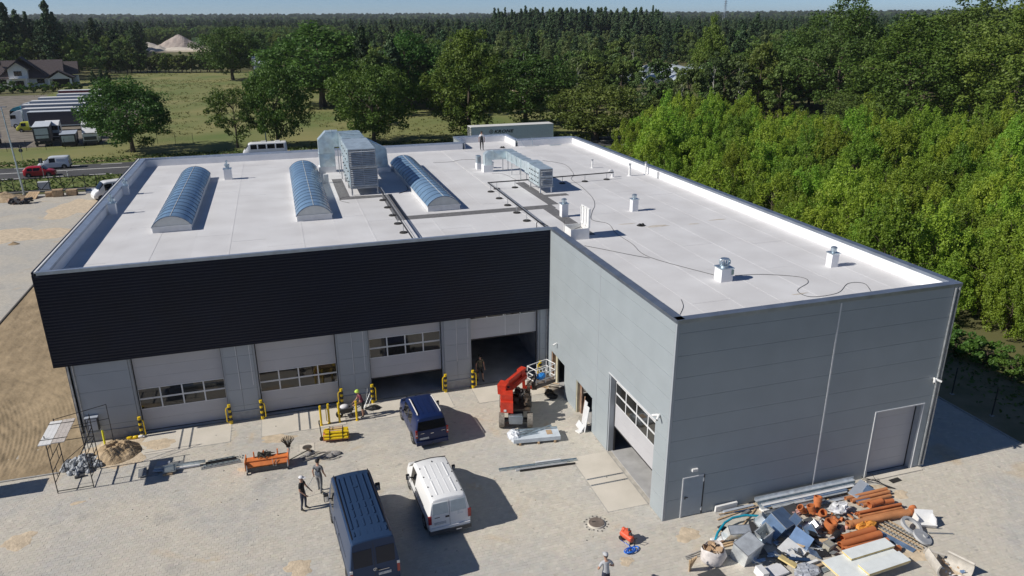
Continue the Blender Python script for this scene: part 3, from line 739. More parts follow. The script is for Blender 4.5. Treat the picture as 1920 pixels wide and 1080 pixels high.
# -- ventilator stacks
def cowl_stack(lbl, x, y, w, h, kind):
    t = thing('roof_ventilator', lbl, 'vent', (x,y,ZR))
    MB().box(-w/2,w/2,-w/2,w/2,0,h).build('upstand', M_white, t)
    MB().box(-w/2-.04,w/2+.04,-w/2-.04,w/2+.04,h,h+.05).build('cap_plate', M_steel, t)
    if kind == 'drum':
        r = w*.38; m = MB(); m.cyl((0,0,h+.05),(0,0,h+.14),r*.75,n=14); m.build('neck', M_steel, t, 40)
        m = MB(); m.cyl((0,0,h+.14),(0,0,h+.30),r,n=14); m.cyl((0,0,h+.30),(0,0,h+.36),r*1.12,r*.6,n=14); m.build('cowl', M_steel, t, 30)
    elif kind == 'turbine':
        r = w*.44; MB().cyl((0,0,h+.05),(0,0,h+.13),r*.8,n=14).build('neck', M_steel, t, 40)
        for k in range(14):
            a = 2*math.pi*k/14; q = MB(); p = [(r*math.cos(a+d)*s, r*math.sin(a+d)*s, z) for d,s,z in ((0,.8,h+.13),(.1,1.02,h+.25),(.2,.98,h+.40),(.38,.72,h+.44),(.42,.78,h+.40),(.36,.86,h+.25),(.3,.7,h+.13))]
            q.add(p, [(0,1,5,6),(1,2,4,5),(2,3,4)]); q.build('turbine_vane', M_steel, t)
        MB().cyl((0,0,h+.43),(0,0,h+.46),r*.75,n=14).build('cowl', M_steel, t, 40)
        m = MB(); m.box(w/2-.1,w/2+.02,-w/2-.035,-w/2-.003,h-.3,h-.05); m.build('junction_box', mat('green_grey',(.25,.34,.30)), t)
    else:
        for dx, dz in ((-.11,.34),(.12,.30),(0,.58)):
            q = MB(); q.cyl((dx*.4,0,h+.05),(dx,0,h+dz-.12),.045,n=8); q.build('pipe', M_steel, t, 40)
            q = MB(); q.cyl((dx,0,h+dz-.12),(dx,0,h+dz+.04),.085,n=10); q.cyl((dx,0,h+dz+.06),(dx,0,h+dz+.10),.11,.03,n=10); q.build('cowl', M_steel, t, 40)
    return t
cowl_stack('metal-capped white vent nearest the open roof hatch', 2.6, 19.6, .44, .86, 'drum')
cowl_stack('metal-capped white vent alone in the middle of the right roof half', 7.62, 19.55, .42, .80, 'drum')
cowl_stack('large white vent with round turbine head near the front roof edge', 5.60, 5.45, .64, .66, 'turbine')
cowl_stack('slim metal-capped white vent near the front right roof corner', 12.15, 5.6, .42, .72, 'drum')
cowl_stack('white vent with metal cowls at the left parapet, nearer of the two', -25.83, 29.75, .42, .72, 'multi')
cowl_stack('white vent with metal cowls at the left parapet, farther of the two', -26.0, 35.95, .42, .66, 'multi').scale = (.9,.9,1)
cowl_stack('white vent with three metal cowls right of the leftmost skylight', -18.98, 39.5, .58, .85, 'multi')
def vent_pipe(lbl, x, y, h, r, kind=0):
    t = thing('vent_pipe', lbl, 'vent pipe', (x,y,ZR)); m = MB(); m.cyl((0,0,0),(0,0,h),r,n=12); m.build('pipe', M_wht, t, 40)
    m = MB(); m.cyl((0,0,0),(0,0,.06),r*2.2,r*1.1,n=12); m.build('collar', M_white, t, 40)
    if kind == 0: m = MB(); m.cyl((0,0,h),(0,0,h+.1),r*.7,n=10); m.cyl((0,0,h+.1),(0,0,h+.16),r*1.35,n=10); m.build('cap', M_steel2, t, 40)
    else: m = MB(); m.tube([(0,0,h),(-.05,0,h+.1),(-.2,0,h+.14),(-.33,0,h+.02)], r*.9, 8); m.build('bend', M_wht, t, 40)
vent_pipe('thin white vent pipe standing alone on the far right roof', 10.95, 34.5, .58, .07)
vent_pipe('tall white vent pipe with metal cap near the right parapet', 12.5, 30.35, .85, .10)
vent_pipe('white capped vent pipe close against the right parapet', 14.0, 30.45, .9, .09)
vent_pipe('short white pipe with bent top at the end of the black roof pipe', 10.95, 30.3, .45, .10, 1)
t = thing('vent_pipe', 'small grey outlet on the right parapet, beside the capped pipe', 'vent pipe', (14.15,28.6,ZR)); MB().cyl((0,0,0),(0,0,.55),.05,n=10).build('pipe', M_steel2, t, 40)
# -- roof hatch, open
t = thing('roof_hatch', 'white roof hatch with its ribbed lid standing open near the inner corner', 'hatch', (1.6,14.85,ZR))
b = MB(); b.box(-.62,-.58,-.6,.6,0,.66); b.box(.5,.54,-.6,.6,0,.66); b.box(-.58,.5,-.6,-.56,0,.66); b.box(-.58,.5,.56,.6,0,.66); b.build('curb', M_wht, t)
MB().box(-.58,.5,-.56,.56,-.02,.03).build('shaft', M_steel2, t)
lid = MB().box(.50,.55,-.66,.66,.68,1.82).build('lid', M_wht, t)
b = MB()
for y in (-.62,-.22,.2,.58): b.box(.45,.50,y-.03,y+.03,.70,1.80)
b.box(.45,.5,-.6,.6,.70,.76); b.box(.45,.5,-.6,.6,1.74,1.80); b.build('lid_rib', M_wht, lid)
b = MB(); b.tube([(-.45,-.35,.2),(-.3,-.35,.6),(.1,-.35,.72),(.15,-.5,.62)], .018, 6); b.tube([(-.66,.4,.1),(-.66,.4,.95),(-.6,.4,1.0)], .012, 6); b.build('gas_strut', M_black, t)
t = thing('access_rail', 'dark bent grab rail at the inner corner of the roof', 'rail', (-.25,15.4,ZR)); MB().tube([(-.45,.1,0),(-.45,.1,.9),(-.35,.1,.98),(.2,-.1,.7)], .025, 8).build('bar', M_black, t)
# -- black pipes on stands
def roof_pipe(lbl, pts, feet, two=False, h=.55):
    t = thing('roof_pipe', lbl, 'pipe', (pts[0][0],pts[0][1],ZR)); ox, oy = pts[0]
    P = [(x-ox,y-oy,h) for x,y in pts]
    MB().tube(P, .045, 8).build('pipe', M_black, t, 40)
    if two: MB().tube([(x+.16,y,z-.02) for x,y,z in P], .025, 6).build('pipe', M_steel2, t, 40)
    for x, y in feet:
        b = MB(); b.cyl((x-ox,y-oy,.0),(x-ox,y-oy,h-.03),.018,n=6); s = b.build('stand', M_steel2, t)
        MB().cyl((x-ox,y-oy,.0),(x-ox,y-oy,.06),.26,.23,n=14).build('stand_base', M_rubber, s, 40)
roof_pipe('black pipe on stands running from the tall air handler to the front roof edge', [(-8.05,29.9),(-8.05,15.3)], [(-8.05,y) for y in (28.0,25.7,23.4,21.2,19.0)], True)
roof_pipe('black pipe on stands from the low air handler to the inner roof corner', [(3.3,29.0),(.05,28.96),(-.1,15.4)], [(.05,28.2),(.03,25.9),(.0,23.7),(-.03,21.5),(-.06,19.3),(.75,29.0),(2.2,29.0)], True)
roof_pipe('black pipe on stands running right from the low air handler', [(4.4,29.2),(10.7,29.6)], [(6.2,29.3),(8.15,29.4),(10.1,29.55)])
# -- loose cables
def cable(lbl, pts, r=.011, z=ZR, m=None, cat='cable', name='loose_cable', lift=.0):
    P = []
    V = [Vector((p[0],p[1],0)) for p in pts]
    for i in range(len(V)-1):
        a, b, c, d = V[max(i-1,0)], V[i], V[i+1], V[min(i+2,len(V)-1)]
        for k in range(6):
            s = k/6; P.append(.5*((2*b)+(c-a)*s+(2*a-5*b+4*c-d)*s*s+(3*b-a-3*c+d)*s**3))
    P.append(V[-1]); o0 = P[0].copy()
    o = MB().tube([(p.x-o0.x,p.y-o0.y,r+lift) for p in P], r, 5).build(name, m or M_black, None, 60); o.location = (o0.x,o0.y,z+.008); tag(o, lbl, cat); return o
k7 = lambda a, b: (860+a/4, 220+b/4)
def pix(L_, z): return [at(x,y,z) for x,y in L_]
cable('thin black cable winding from the low air handler past the hatch to the turbine vent', pix([k7(*q) for q in ((630,325),(760,345),(820,370),(862,430),(845,465),(920,520),(1000,600),(1020,660),(1000,712),(1000,770),(1120,800),(1180,870),(1300,950),(1430,1050))]+[(1338,516)], ZR))
cable('thin black cable looping over the front right roof towards the edge', pix([(1378,517),(1430,515),(1500,520),(1515,530),(1495,545),(1520,557),(1570,550),(1590,532),(1620,532),(1633,547)], ZR))
cable('thin black cable from the hatch along the wing roof edge', pix([k7(945,965),k7(1100,995),k7(1300,1035),k7(1430,1058)], ZR))
cable('thin cable on the roof left of the low air handler', pix([k7(250,420),k7(330,425),k7(410,460),k7(480,500),k7(540,545)], ZR), r=.010)
cable('thin cable trailing from the low air handler to the far parapet area', pix([k7(-190,342),k7(-60,335),k7(20,320),k7(140,318)], ZR), r=.012)
cable('short thin cable curling near the tall air handler legs', pix([(h_[0],h_[1]) for h_ in ((655,381),(637,376),(648,370),(700,367),(716,366))], ZR), r=.012)
cable('black cable curving beside the right skylight base', pix([(733,312),(748,327),(760,345),(764,357),(748,363)], ZR), r=.02)
cable('thin cable near the front left corner of the wing roof', pix([(1275,590),(1281,575),(1277,562)], ZR), r=.010)
for lbl, q in (('small black drain cap on the right roof beyond the hatch',(1202,423)),('small black drain cap near the far roof notch',(942,277))):
    p = at(*q, ZR); t = thing('roof_drain', lbl, 'roof drain', (p.x,p.y,ZR)); b = MB(); b.ball((-.09,0,.05),(.12,.1,.1)); b.ball((.11,0,.05),(.12,.1,.1)); b.build('cap', M_black, t, True); MB().cyl((0,0,0),(0,0,.02),.28,n=12).build('flange', M_rubber, t)
t = thing('roof_pole_set', 'small metal aerial brackets leaning by the far parapet', 'bracket', (9.9,47.2,ZR)); MB().tube([(0,.2,0),(-.1,.3,1.0)], .03, 6).build('pole', M_steel, t); MB().tube([(-.9,0,.03),(.6,-.1,.03)], .03, 6).build('bar', M_steel, t); MB().tube([(-.9,.2,0),(-1.3,.25,.7)], .02, 6).build('pole', M_steel, t)
t = thing('drip_tray', 'flat grey metal tray lying by the far right parapet', 'tray', (12.2,47.0,ZR)); MB().box(-.6,.6,-.15,.15,.01,.06).build('tray', M_steel, t)
# stains on the membrane
M_stain = mat('roof_stain', (.46,.41,.34), rough=.9, col2=(.62,.59,.55), scale=3, detail=8)
for q, rx, ry, s in (((1232,424),.85,.18,21),((1175,420),.5,.10,22),((1345,412),.7,.07,23),((1300,420),.3,.12,24),((1500,551),.38,.07,25)):
    p = at(*q, ZR); o = sand_patch(p.x, p.y, rx, ry, s, .001, name='roof_stain', m=M_stain); o.location.z = ZR+.008
# ================================================================== TREES
L_mid  = leafmat('leaf_mid',  (.046,.112,.018), (.118,.205,.032))
L_dark = leafmat('leaf_dark', (.038,.096,.018), (.100,.182,.032))
L_oliv = leafmat('leaf_olive',(.072,.122,.022), (.155,.212,.044))
L_lime = leafmat('leaf_lime', (.152,.262,.024), (.302,.425,.045), trans=.42, hue=.024, val=.26)
L_pine = leafmat('leaf_pine', (.032,.068,.030), (.080,.130,.054), trans=.1)
L_gold = leafmat('leaf_gold', (.082,.138,.020), (.180,.235,.040))
L_wood = leafmat('leaf_wood', (.082,.150,.034), (.180,.265,.062), val=.30)
L_woodb = leafmat('leaf_wood_dark', (.056,.120,.030), (.132,.215,.054), val=.25)
L_birch= leafmat('leaf_birch',(.085,.135,.042), (.165,.215,.075))
M_bark = mat('bark', (.085,.065,.048), rough=1, col2=(.15,.12,.09), scale=3, detail=6, bump=.4)
M_birchb = mat('birch_bark', (.55,.54,.50), rough=.9, var=.3, scale=3)
def lerp_(a, b, t): return a+(b-a)*t
def leaves(C, Nrm, size, r, flat=.35, mess=.62):
    n = len(C)
    d = Nrm*(1-flat)+r.normal(0,1,(n,3))*mess; d[:,2] += .30
    d /= np.linalg.norm(d,axis=1,keepdims=True)+1e-9
    a = np.cross(d, r.normal(0,1,(n,3))); a /= np.linalg.norm(a,axis=1,keepdims=True)+1e-9; b = np.cross(d,a)
    s = size*r.uniform(.55,1.25,(n,1)); e = .62*s
    V = np.stack([C-a*s, C-b*e+d*s*.12, C+a*s, C+b*e+d*s*.12], 1).reshape(-1,3)
    return V, np.arange(n*4).reshape(n,4)
def crown(seed, Rx, z0, z1, kind='round', nc=60, per=70, leaf=.25, st=(1.1,1.1,.8), cf=1.0):
    """leaf cards in clumps spread through the crown's volume; returns mesh data and clump centres"""
    r = np.random.default_rng(seed); hz = (z1-z0)/2; zc = (z0+z1)/2
    cs = []; tries = 0
    ph = r.uniform(0,6.28,8)
    while len(cs) < nc and tries < nc*60:
        tries += 1
        u = r.normal(0,1,3); u /= np.linalg.norm(u); rad = r.uniform(.35,1)**.45
        th = math.atan2(u[1],u[0]); lob = 1+.16*math.sin(2*th+ph[0]+2*u[2])+.13*math.sin(3*th+ph[1]-3*u[2])+.10*math.sin(5*th+ph[2]+4*u[2])
        p = u*rad*lob
        z = p[2]
        if kind == 'round': w = 1-.18*max(0,z)
        elif kind == 'cone': w = .62 if z < .2 else .62-.48*(z-.2)/.8
        elif kind == 'tall': w = .92 if z < .1 else .92-.5*(z-.1)
        elif kind == 'egg': w = 1-.45*max(0,z)**1.2
        elif kind == 'open': w = 1.05
        else: w = 1
        q = np.array([p[0]*Rx*w, p[1]*Rx*w, zc+z*hz])
        cr = cf*Rx*r.uniform(.15,.27)*(.72 if kind=='cone' else .8 if kind == 'open' else 1)
        if any(np.linalg.norm((q-c[0])*np.array([1,1,1.1])) < .62*min(cr,c[1]) for c in cs): continue
        cs.append((q, cr, r.uniform(0,1)))
    if kind == 'cone':
        for i in range(16):
            f = i/15; cs.append((np.array([r.normal(0,.03)*Rx, r.normal(0,.03)*Rx, lerp_(z0+.25*(z1-z0), z1-.3, f)]), Rx*(.36-.20*f), r.uniform(0,1)))
        cs = [c for c in cs if not (c[0][2] > z0+.8*(z1-z0) and math.hypot(c[0][0],c[0][1]) > Rx*.3)]
    C = []; Nn = []; col = []
    for q, cr, tone in cs:
        n = int(per*r.uniform(.7,1.3)); u = r.normal(0,1,(n,3)); u /= np.linalg.norm(u,axis=1,keepdims=True)
        rad = cr*r.uniform(.35,1.08,(n,1))**.5; P = q+u*rad*np.array(st)
        C.append(P); Nn.append(u); col.append(np.clip(tone*.55+r.uniform(0,.5,(n,1)),0,1))
    C = np.concatenate(C); Nn = np.concatenate(Nn); col = np.concatenate(col)
    V, F = leaves(C, Nn, leaf, r); col4 = np.repeat(col,4,0); col3 = np.concatenate([col4,col4,col4],1)
    return V, F, col3, cs
def tree_meshes(name, seed, Rx, z0, z1, kind, lm, nc, per, leaf, tr=.25, bark=None, limbs=14, multi=1, st=(1.1,1.1,.8), cf=1.0):
    V, F, c3, cs = crown(seed, Rx, z0, z1, kind, nc, per, leaf, st, cf)
    cm = quads_mesh(name+'_crown', V, F, lm, col=c3)
    mb = MB(); r = random.Random(seed)
    for m in range(multi):
        ox, oy = (0,0) if multi == 1 else (r.uniform(-.5,.5)*Rx*.4, r.uniform(-.5,.5)*Rx*.4)
        top = z0+(z1-z0)*(.55 if kind != 'cone' else .92); k = 5
        sp = [(ox*(.3+.7*i/k)+r.uniform(-.08,.08)*Rx*.3*i/k, oy*(.3+.7*i/k)+r.uniform(-.08,.08)*Rx*.3*i/k, -.15+(top+.15)*i/k) for i in range(k+1)]
        mb.tube(sp, [tr*(1.35 if i==0 else 1-.72*i/k) for i in range(k+1)], 7)
        for q, cr, tone in r.sample(cs, min(limbs, len(cs))):
            h = min(max(q[2]-.45*math.hypot(q[0],q[1])*1.2, z0*.55), top*.95); f = max(0,min(1,h/top)); i = min(int(f*k), k-1)
            a = Vector(sp[i]).lerp(Vector(sp[i+1]), f*k-i); b = Vector(q); mid = a.lerp(b,.5)+Vector((0,0,.12*(b-a).length))
            mb.tube([a,mid,b], [tr*.42*(1-.5*f), tr*.22, tr*.06], 5)
    tm = mb.mesh(name+'_trunk', bark or M_bark, 50)
    return cm, tm
LIB = {}
def lib(key, *a, **k):
    LIB.setdefault(key, []).append(tree_meshes(key, *a, **k))
# name, seed, radius, crown bottom, crown top ... (metres, scaled per tree)
for s in (1,2): lib('round', 10+s, 7.6, 2.2, 13.0, 'round', (L_dark,L_mid)[s-1], 190, 95, .23, .38, cf=.74)
for s in (1,2,3): lib('dark', 20+s, 7.0, 2.6, 14.5, 'egg', L_dark, 170, 85, .25, .40, cf=.76)
for s in (1,2): lib('open', 30+s, 4.6, 2.6, 11.5, 'open', L_mid, 90, 60, .19, .20, limbs=22)
for s in (1,2): lib('olive', 40+s, 6.5, 1.2, 11.0, 'round', L_oliv, 165, 80, .23, .34, cf=.75)
for s in (1,2): lib('gold', 50+s, 6.2, 1.6, 20.0, 'tall', L_gold, 250, 95, .215, .42, cf=.72, st=(1,1,1.1))
for s in (1,2): lib('tall', 60+s, 8.4, 2.0, 23.0, 'egg', L_oliv, 240, 110, .225, .50, cf=.70, st=(1,1,1.05))
for s in (1,2): lib('chest', 70+s, 8.2, 1.4, 21.0, 'egg', L_gold, 235, 110, .225, .50, cf=.70, st=(1,1,1.0))
for s in (1,2,3): lib('pine', 80+s, 3.9, 4.0, 16.5, 'cone', L_pine, 70, 70, .28, .24)
for s in (1,2,3): lib('wood', 90+s, 3.6, 2.0, 12.5, 'round', (L_wood,L_woodb,L_oliv)[s-1], 50, 75, .30, .2)
for s in (1,2): lib('birch', 100+s, 2.9, 2.2, 13.5, 'tall', L_birch, 46, 70, .25, .14, M_birchb)
for s in (1,2,3,4,5): lib('willow', 110+s, 2.5, .5, 6.6, 'egg', L_lime, 165, 84, .088, .06, limbs=10, multi=4, st=(.80,.80,1.6), cf=.62)
for s in (1,2): lib('hedge', 120+s, 2.6, 1.0, 6.6, 'round', L_oliv, 34, 50, .30, .12, multi=2)
for s in (1,2): lib('bush', 130+s, 1.6, .1, 2.6, 'round', L_mid, 26, 60, .16, .06, multi=3, limbs=5)
NT = [0]
def tree(key, p, rz, s, name, label, group=None, var=None, sz=None):
    v = LIB[key]; cm, tm = v[NT[0]%len(v) if var is None else var]; NT[0] += 1
    t = thing(name, label, 'tree', (p[0],p[1],p[2] if len(p)>2 else 0), rz, group); t.scale = (s,s,sz or s)
    link('crown', cm, t); link('trunk', tm, t); return t
RT = random.Random(3)
def top_tree(key, px, py, ptop, wpx, name, label, group=None, var=None):
    """a tree whose foot shows at (px, py), its top at ptop and its crown wpx wide in the photograph"""
    p = at(px, py); lo, hi = 0.5, 60
    for _ in range(40):
        m = (lo+hi)/2
        if project((p.x,p.y,m))[1] > ptop: lo = m
        else: hi = m
    dist = (p-CAM).length; w = wpx/FPX*dist
    cm = LIB[key][0][0]; zs = [c[2] for c in ((v.co) for v in list(cm.vertices)[::7])]; xs = [abs(v.co.x) for v in list(cm.vertices)[::7]]
    H0 = max(zs); W0 = 2*sorted(xs)[int(len(xs)*.985)]
    return tree(key, (p.x,p.y,0), RT.uniform(0,6.28), w/W0, name, label, group, var, lo/H0)
top_tree('round', 250, 285, 141, 158, 'maple_tree', 'round dark green tree by the verge in front of the truck park', var=0)
top_tree('open', 446, 277, 157, 96, 'young_tree', 'thin loose young tree on the verge left of the flagpole mast', var=0)
top_tree('round', 522, 275, 108, 126, 'oak_tree', 'dark open-crowned tree on the verge right of the slim mast', var=1)
top_tree('round', 702, 270, 112, 176, 'oak_tree', 'broad dark oak on the verge behind the tall air handler', var=1)
top_tree('dark', 606, 200, 36, 190, 'oak_tree', 'largest dark oak in the meadow, behind the tall air handler', var=0)
top_tree('dark', 437, 150, 42, 86, 'lime_tree', 'dark green tree at the left end of the meadow oaks', var=1)
top_tree('dark', 770, 205, 58, 130, 'oak_tree', 'dark green tree standing between the oaks and the yellowish poplar', var=2)
top_tree('gold', 880, 262, 52, 128, 'poplar_tree', 'tall yellowish poplar behind the roof notch and white trailer', var=0)
top_tree('dark', 985, 235, 92, 150, 'oak_tree', 'deep dark tree right behind the white semi-trailer', var=0)
top_tree('olive', 1118, 262, 148, 168, 'maple_tree', 'olive green tree to the right of the white semi-trailer', var=0)
top_tree('dark', 1105, 190, 86, 72, 'maple_tree', 'bright dark green tree among pale birches beyond the trailer', var=1)
top_tree('gold', 1325, 195, 36, 66, 'poplar_tree', 'slender pale poplar rising above the far greenhouse', var=1)
top_tree('olive', 1395, 205, 92, 118, 'willow_tree', 'dark rounded tree right of the slender pale poplar', var=1)
top_tree('tall', 1562, 222, -24, 165, 'poplar_tree', 'tall airy poplar breaking the skyline on the right', var=0)
top_tree('dark', 1478, 205, 62, 120, 'maple_tree', 'dark green tree left of the tall airy poplar', var=2)
top_tree('chest', 1690, 245, 20, 215, 'chestnut_tree', 'huge drooping yellow-green tree on the right by the road', var=0)
top_tree('tall', 1795, 215, -28, 200, 'poplar_tree', 'big grey-green tree just right of the drooping tree', var=1)
top_tree('chest', 1885, 262, -8, 210, 'chestnut_tree', 'big dark tree at the right picture edge by the road', var=1)
top_tree('tall', 1905, 150, -12, 120, 'poplar_tree', 'blue-green tall tree far back at the right picture edge', var=0)
top_tree('olive', 1610, 238, 170, 100, 'shrub_tree', 'low bushy tree left of the huge drooping tree', var=0)
top_tree('olive', 1255, 225, 168, 90, 'shrub_tree', 'low olive bush tree beside the small grass clearing', var=1)
top_tree('bush', 705, 232, 205, 70, 'bush', 'leafy bush at the foot of the broad dark oak', var=0)
# ---- hedge row behind the meadow
for k in range(30):
    f = k/29; p = at(196+250*f, 137-1.5*f); p.x += RT.uniform(-.7,.7); p.y += RT.uniform(-2,2)
    tree('hedge', p, RT.uniform(0,6.28), RT.uniform(1.0,1.25), 'hedge_tree', 'low tree in the long even row behind the meadow', 'row of low trees behind the meadow')
# ---- young willow thicket to the right of the hall
def in_frame(p, h, mx=60):
    a = project((p[0],p[1],0)); b = project((p[0],p[1],h)); return -mx < a[0] < 1920+mx and b[1] < 1080 and a[1] > -50
W = []
y = 3.0
while y < 93:
    st = 3.1+.028*max(0,y-5); x = 29.0+.035*(y)+2.5*math.sin(y*.21)+(1.6 if y<20 else 0)
    while x < 140:
        q = (x+RT.uniform(-1.1,1.1), y+RT.uniform(-1.1,1.1))
        xt, yt = project((q[0],q[1],6.3)); ln = 250 if xt < 1130 else 250-50*(xt-1130)/150 if xt < 1280 else 200+8*(xt-1280)/160 if xt < 1440 else 208+30*min(1,(xt-1440)/400)
        if yt < ln-4: x += 2.0; continue
        if in_frame(q, 6, 150) and not (y > 70 and x < 40 and RT.random() < .3): W.append(q)
        x += st*RT.uniform(.95,1.3)
    y += st*.98
W.sort(key=lambda q: (q[0]-CAM.x)**2+(q[1]-CAM.y)**2)
W = W[:298]
for q in W:
    d = math.hypot(q[0]-CAM.x, q[1]-CAM.y); s = RT.uniform(.82,1.18)*(1.15 if d > 90 else 1)
    tree('willow', q, RT.uniform(0,6.28), s, 'young_willow', 'bright green young willow in the dense thicket right of the hall', 'young willows of the thicket', sz=s*RT.uniform(.85,1.15))
for k in range(26):
    t = k/25; q = (27.2+RT.uniform(-.5,1.2), -2+t*50)
    if in_frame(q, 2): tree('bush', q, RT.uniform(0,6.28), RT.uniform(.5,.8), 'low_bush', 'low green bush along the edge of the willow thicket', 'low bushes edging the thicket')
# ---- woodland behind: individual trees first, then one mass to the horizon
def clear(x, y):
    if -86 < x < -10 and 107 < y < 336: return False
    if -10 < x < 62 and 107 < y < 148: return False
    if -10 <= x < 6 and y < 205: return False
    if -135 < x <= -44 and 107 < y < 292: return False
    if x > 62 and y < 118: return False
    d = math.hypot(x-CAM.x, y-CAM.y); px = project((x,y,0))[0]
    if 268 < px < 412 and d < 700+0*px: return False
    if 352 < px < 402 and d < 960: return False
    if 1192 < px < 1330 and 180 < d < 330: return False
    if 640 < px < 720 and d > 225 and d < 560 and px < 705 and d > 430: return False
    return True
def wood_at(px, d):
    p = toward(px, d); z = float(hill(np.array([p.x]), np.array([p.y]))[0]); return (p.x, p.y, z)
wood = []; seen = set()
d = 150.0
while d < 420:
    st = 6.4+.012*d; px = -60.0
    while px < 1990:
        q = wood_at(px+RT.uniform(-20,20), d+RT.uniform(-3,3))
        if clear(q[0],q[1]): wood.append((d,px,q))
        px += st/d*FPX*RT.uniform(.85,1.25)
    d += st*1.05
wood.sort(key=lambda t: t[0])
def kind_for(px, d, rr):
    if px < 110: return 'pine' if rr < .6 else 'wood'
    if px < 270: return 'wood' if rr < .8 else 'pine'
    if px < 640: return 'wood'
    if 930 < px < 1230 and 455 < d < 580: return 'pine' if rr < .92 else 'wood'
    if px > 1180 and d > 260: return 'pine' if rr < .18 else 'birch' if rr < .42 else 'wood'
    if 900 < px < 1300: return 'birch' if rr < .5 else 'wood' if rr < .9 else 'pine'
    return 'wood' if rr < .66 else 'birch' if rr < .90 else 'pine'
WL = {'pine': ('pine_tree','dark pine of the woodland beyond the meadow and thicket','pines of the woodland'),
      'wood': ('woodland_tree','leafy green tree of the woodland beyond the meadow and thicket','leafy trees of the woodland'),
      'birch': ('birch_tree','pale slender birch of the woodland beyond the thicket','birches of the woodland')}
pts = []
VAR = [('wood',0),('wood',1),('wood',2),('birch',0),('birch',1),('pine',0),('pine',1),('pine',2)]
for k, (d, px, q) in enumerate(wood):
    rr = RT.random(); kd = kind_for(px, d, rr); s = RT.uniform(.8,1.15)*(1.25 if kd == 'pine' and px < 110 else 1.0); sz = s*RT.uniform(.9,1.15)*(1.12 if kd=='pine' else 1)
    if k < 290: tree(kd, q, RT.uniform(0,6.28), s, WL[kd][0], WL[kd][1], WL[kd][2], sz=sz)
    else: pts.append((*q, s, sz, RT.uniform(0,6.28), VAR.index((kd, RT.randrange(len(LIB[kd]))))))
d = 422.0
while d < 5200:
    st = 7.4 if d < 650 else 7.4*(d/650)**.92; px = -40.0
    while px < 1960:
        x = px+RT.uniform(-.5,.5)*st/d*FPX; q = wood_at(x, d+RT.uniform(-.5,.5)*st)
        if clear(q[0],q[1]):
            rr = RT.random(); kd = kind_for(px, d, rr) if d < 800 else ('pine' if rr < .15 else 'wood' if rr < .85 else 'birch')
            if kd == 'birch' and d > 800: kd = 'wood'
            f = max(1, st/7.4); tall = 1.32 if (kd == 'pine' and ((930 < px < 1230 and 455 < d < 580))) else 1.0
            s = RT.uniform(.85,1.2)*f; sz = RT.uniform(.85,1.2)*tall*(1+.05*(f-1))*(1.05 if kd == 'pine' else 1)
            pts.append((*q, s, sz, RT.uniform(0,6.28), VAR.index((kd, RT.randrange(len(LIB[kd]))))))
        px += st/d*FPX*RT.uniform(.8,1.2)
    d += st*1.0
print('woodland points', len(pts), 'individual', min(290,len(wood)), 'willows', len(W))
# library of joined trees for the mass (kept out of the scene)
wl = bpy.data.collections.new('woodland_library')
for k, (key, v) in enumerate(VAR):
    cm, tm = LIB[key][v]; o = bpy.data.objects.new('lib_%02d' % k, cm); wl.objects.link(o)
P = np.array(pts)
me = bpy.data.meshes.new('far_woodland'); me.vertices.add(len(P)); me.vertices.foreach_set('co', P[:,:3].astype(np.float32).ravel())
a = me.attributes.new('scl','FLOAT_VECTOR','POINT'); a.data.foreach_set('vector', np.stack([P[:,3],P[:,3],P[:,4]],1).astype(np.float32).ravel())
a = me.attributes.new('rot','FLOAT_VECTOR','POINT'); a.data.foreach_set('vector', np.stack([0*P[:,5],0*P[:,5],P[:,5]],1).astype(np.float32).ravel())
a = me.attributes.new('idx','INT','POINT'); a.data.foreach_set('value', P[:,6].astype(np.int32))
fw_ = link('far_woodland', me); tag(fw_, 'wide dark woodland running back to the horizon', None, None, 'stuff')
ng = bpy.data.node_groups.new('scatter','GeometryNodeTree')
ng.interface.new_socket('Geometry', in_out='INPUT', socket_type='NodeSocketGeometry'); ng.interface.new_socket('Geometry', in_out='OUTPUT', socket_type='NodeSocketGeometry')
gi = ng.nodes.new('NodeGroupInput'); go = ng.nodes.new('NodeGroupOutput')
mp = ng.nodes.new('GeometryNodeMeshToPoints'); ip = ng.nodes.new('GeometryNodeInstanceOnPoints'); ci = ng.nodes.new('GeometryNodeCollectionInfo')
ci.inputs['Collection'].default_value = wl; ci.inputs['Separate Children'].default_value = True; ci.inputs['Reset Children'].default_value = True
ip.inputs['Pick Instance'].default_value = True
def named(n, t):
    x = ng.nodes.new('GeometryNodeInputNamedAttribute'); x.data_type = t; x.inputs['Name'].default_value = n; return x.outputs['Attribute']
ng.links.new(gi.outputs[0], mp.inputs['Mesh']); ng.links.new(mp.outputs[0], ip.inputs['Points']); ng.links.new(ci.outputs[0], ip.inputs['Instance'])
ng.links.new(named('idx','INT'), ip.inputs['Instance Index']); ng.links.new(named('rot','FLOAT_VECTOR'), ip.inputs['Rotation']); ng.links.new(named('scl','FLOAT_VECTOR'), ip.inputs['Scale'])
ng.links.new(ip.outputs[0], go.inputs[0])
fm = fw_.modifiers.new('scatter','NODES'); fm.node_group = ng
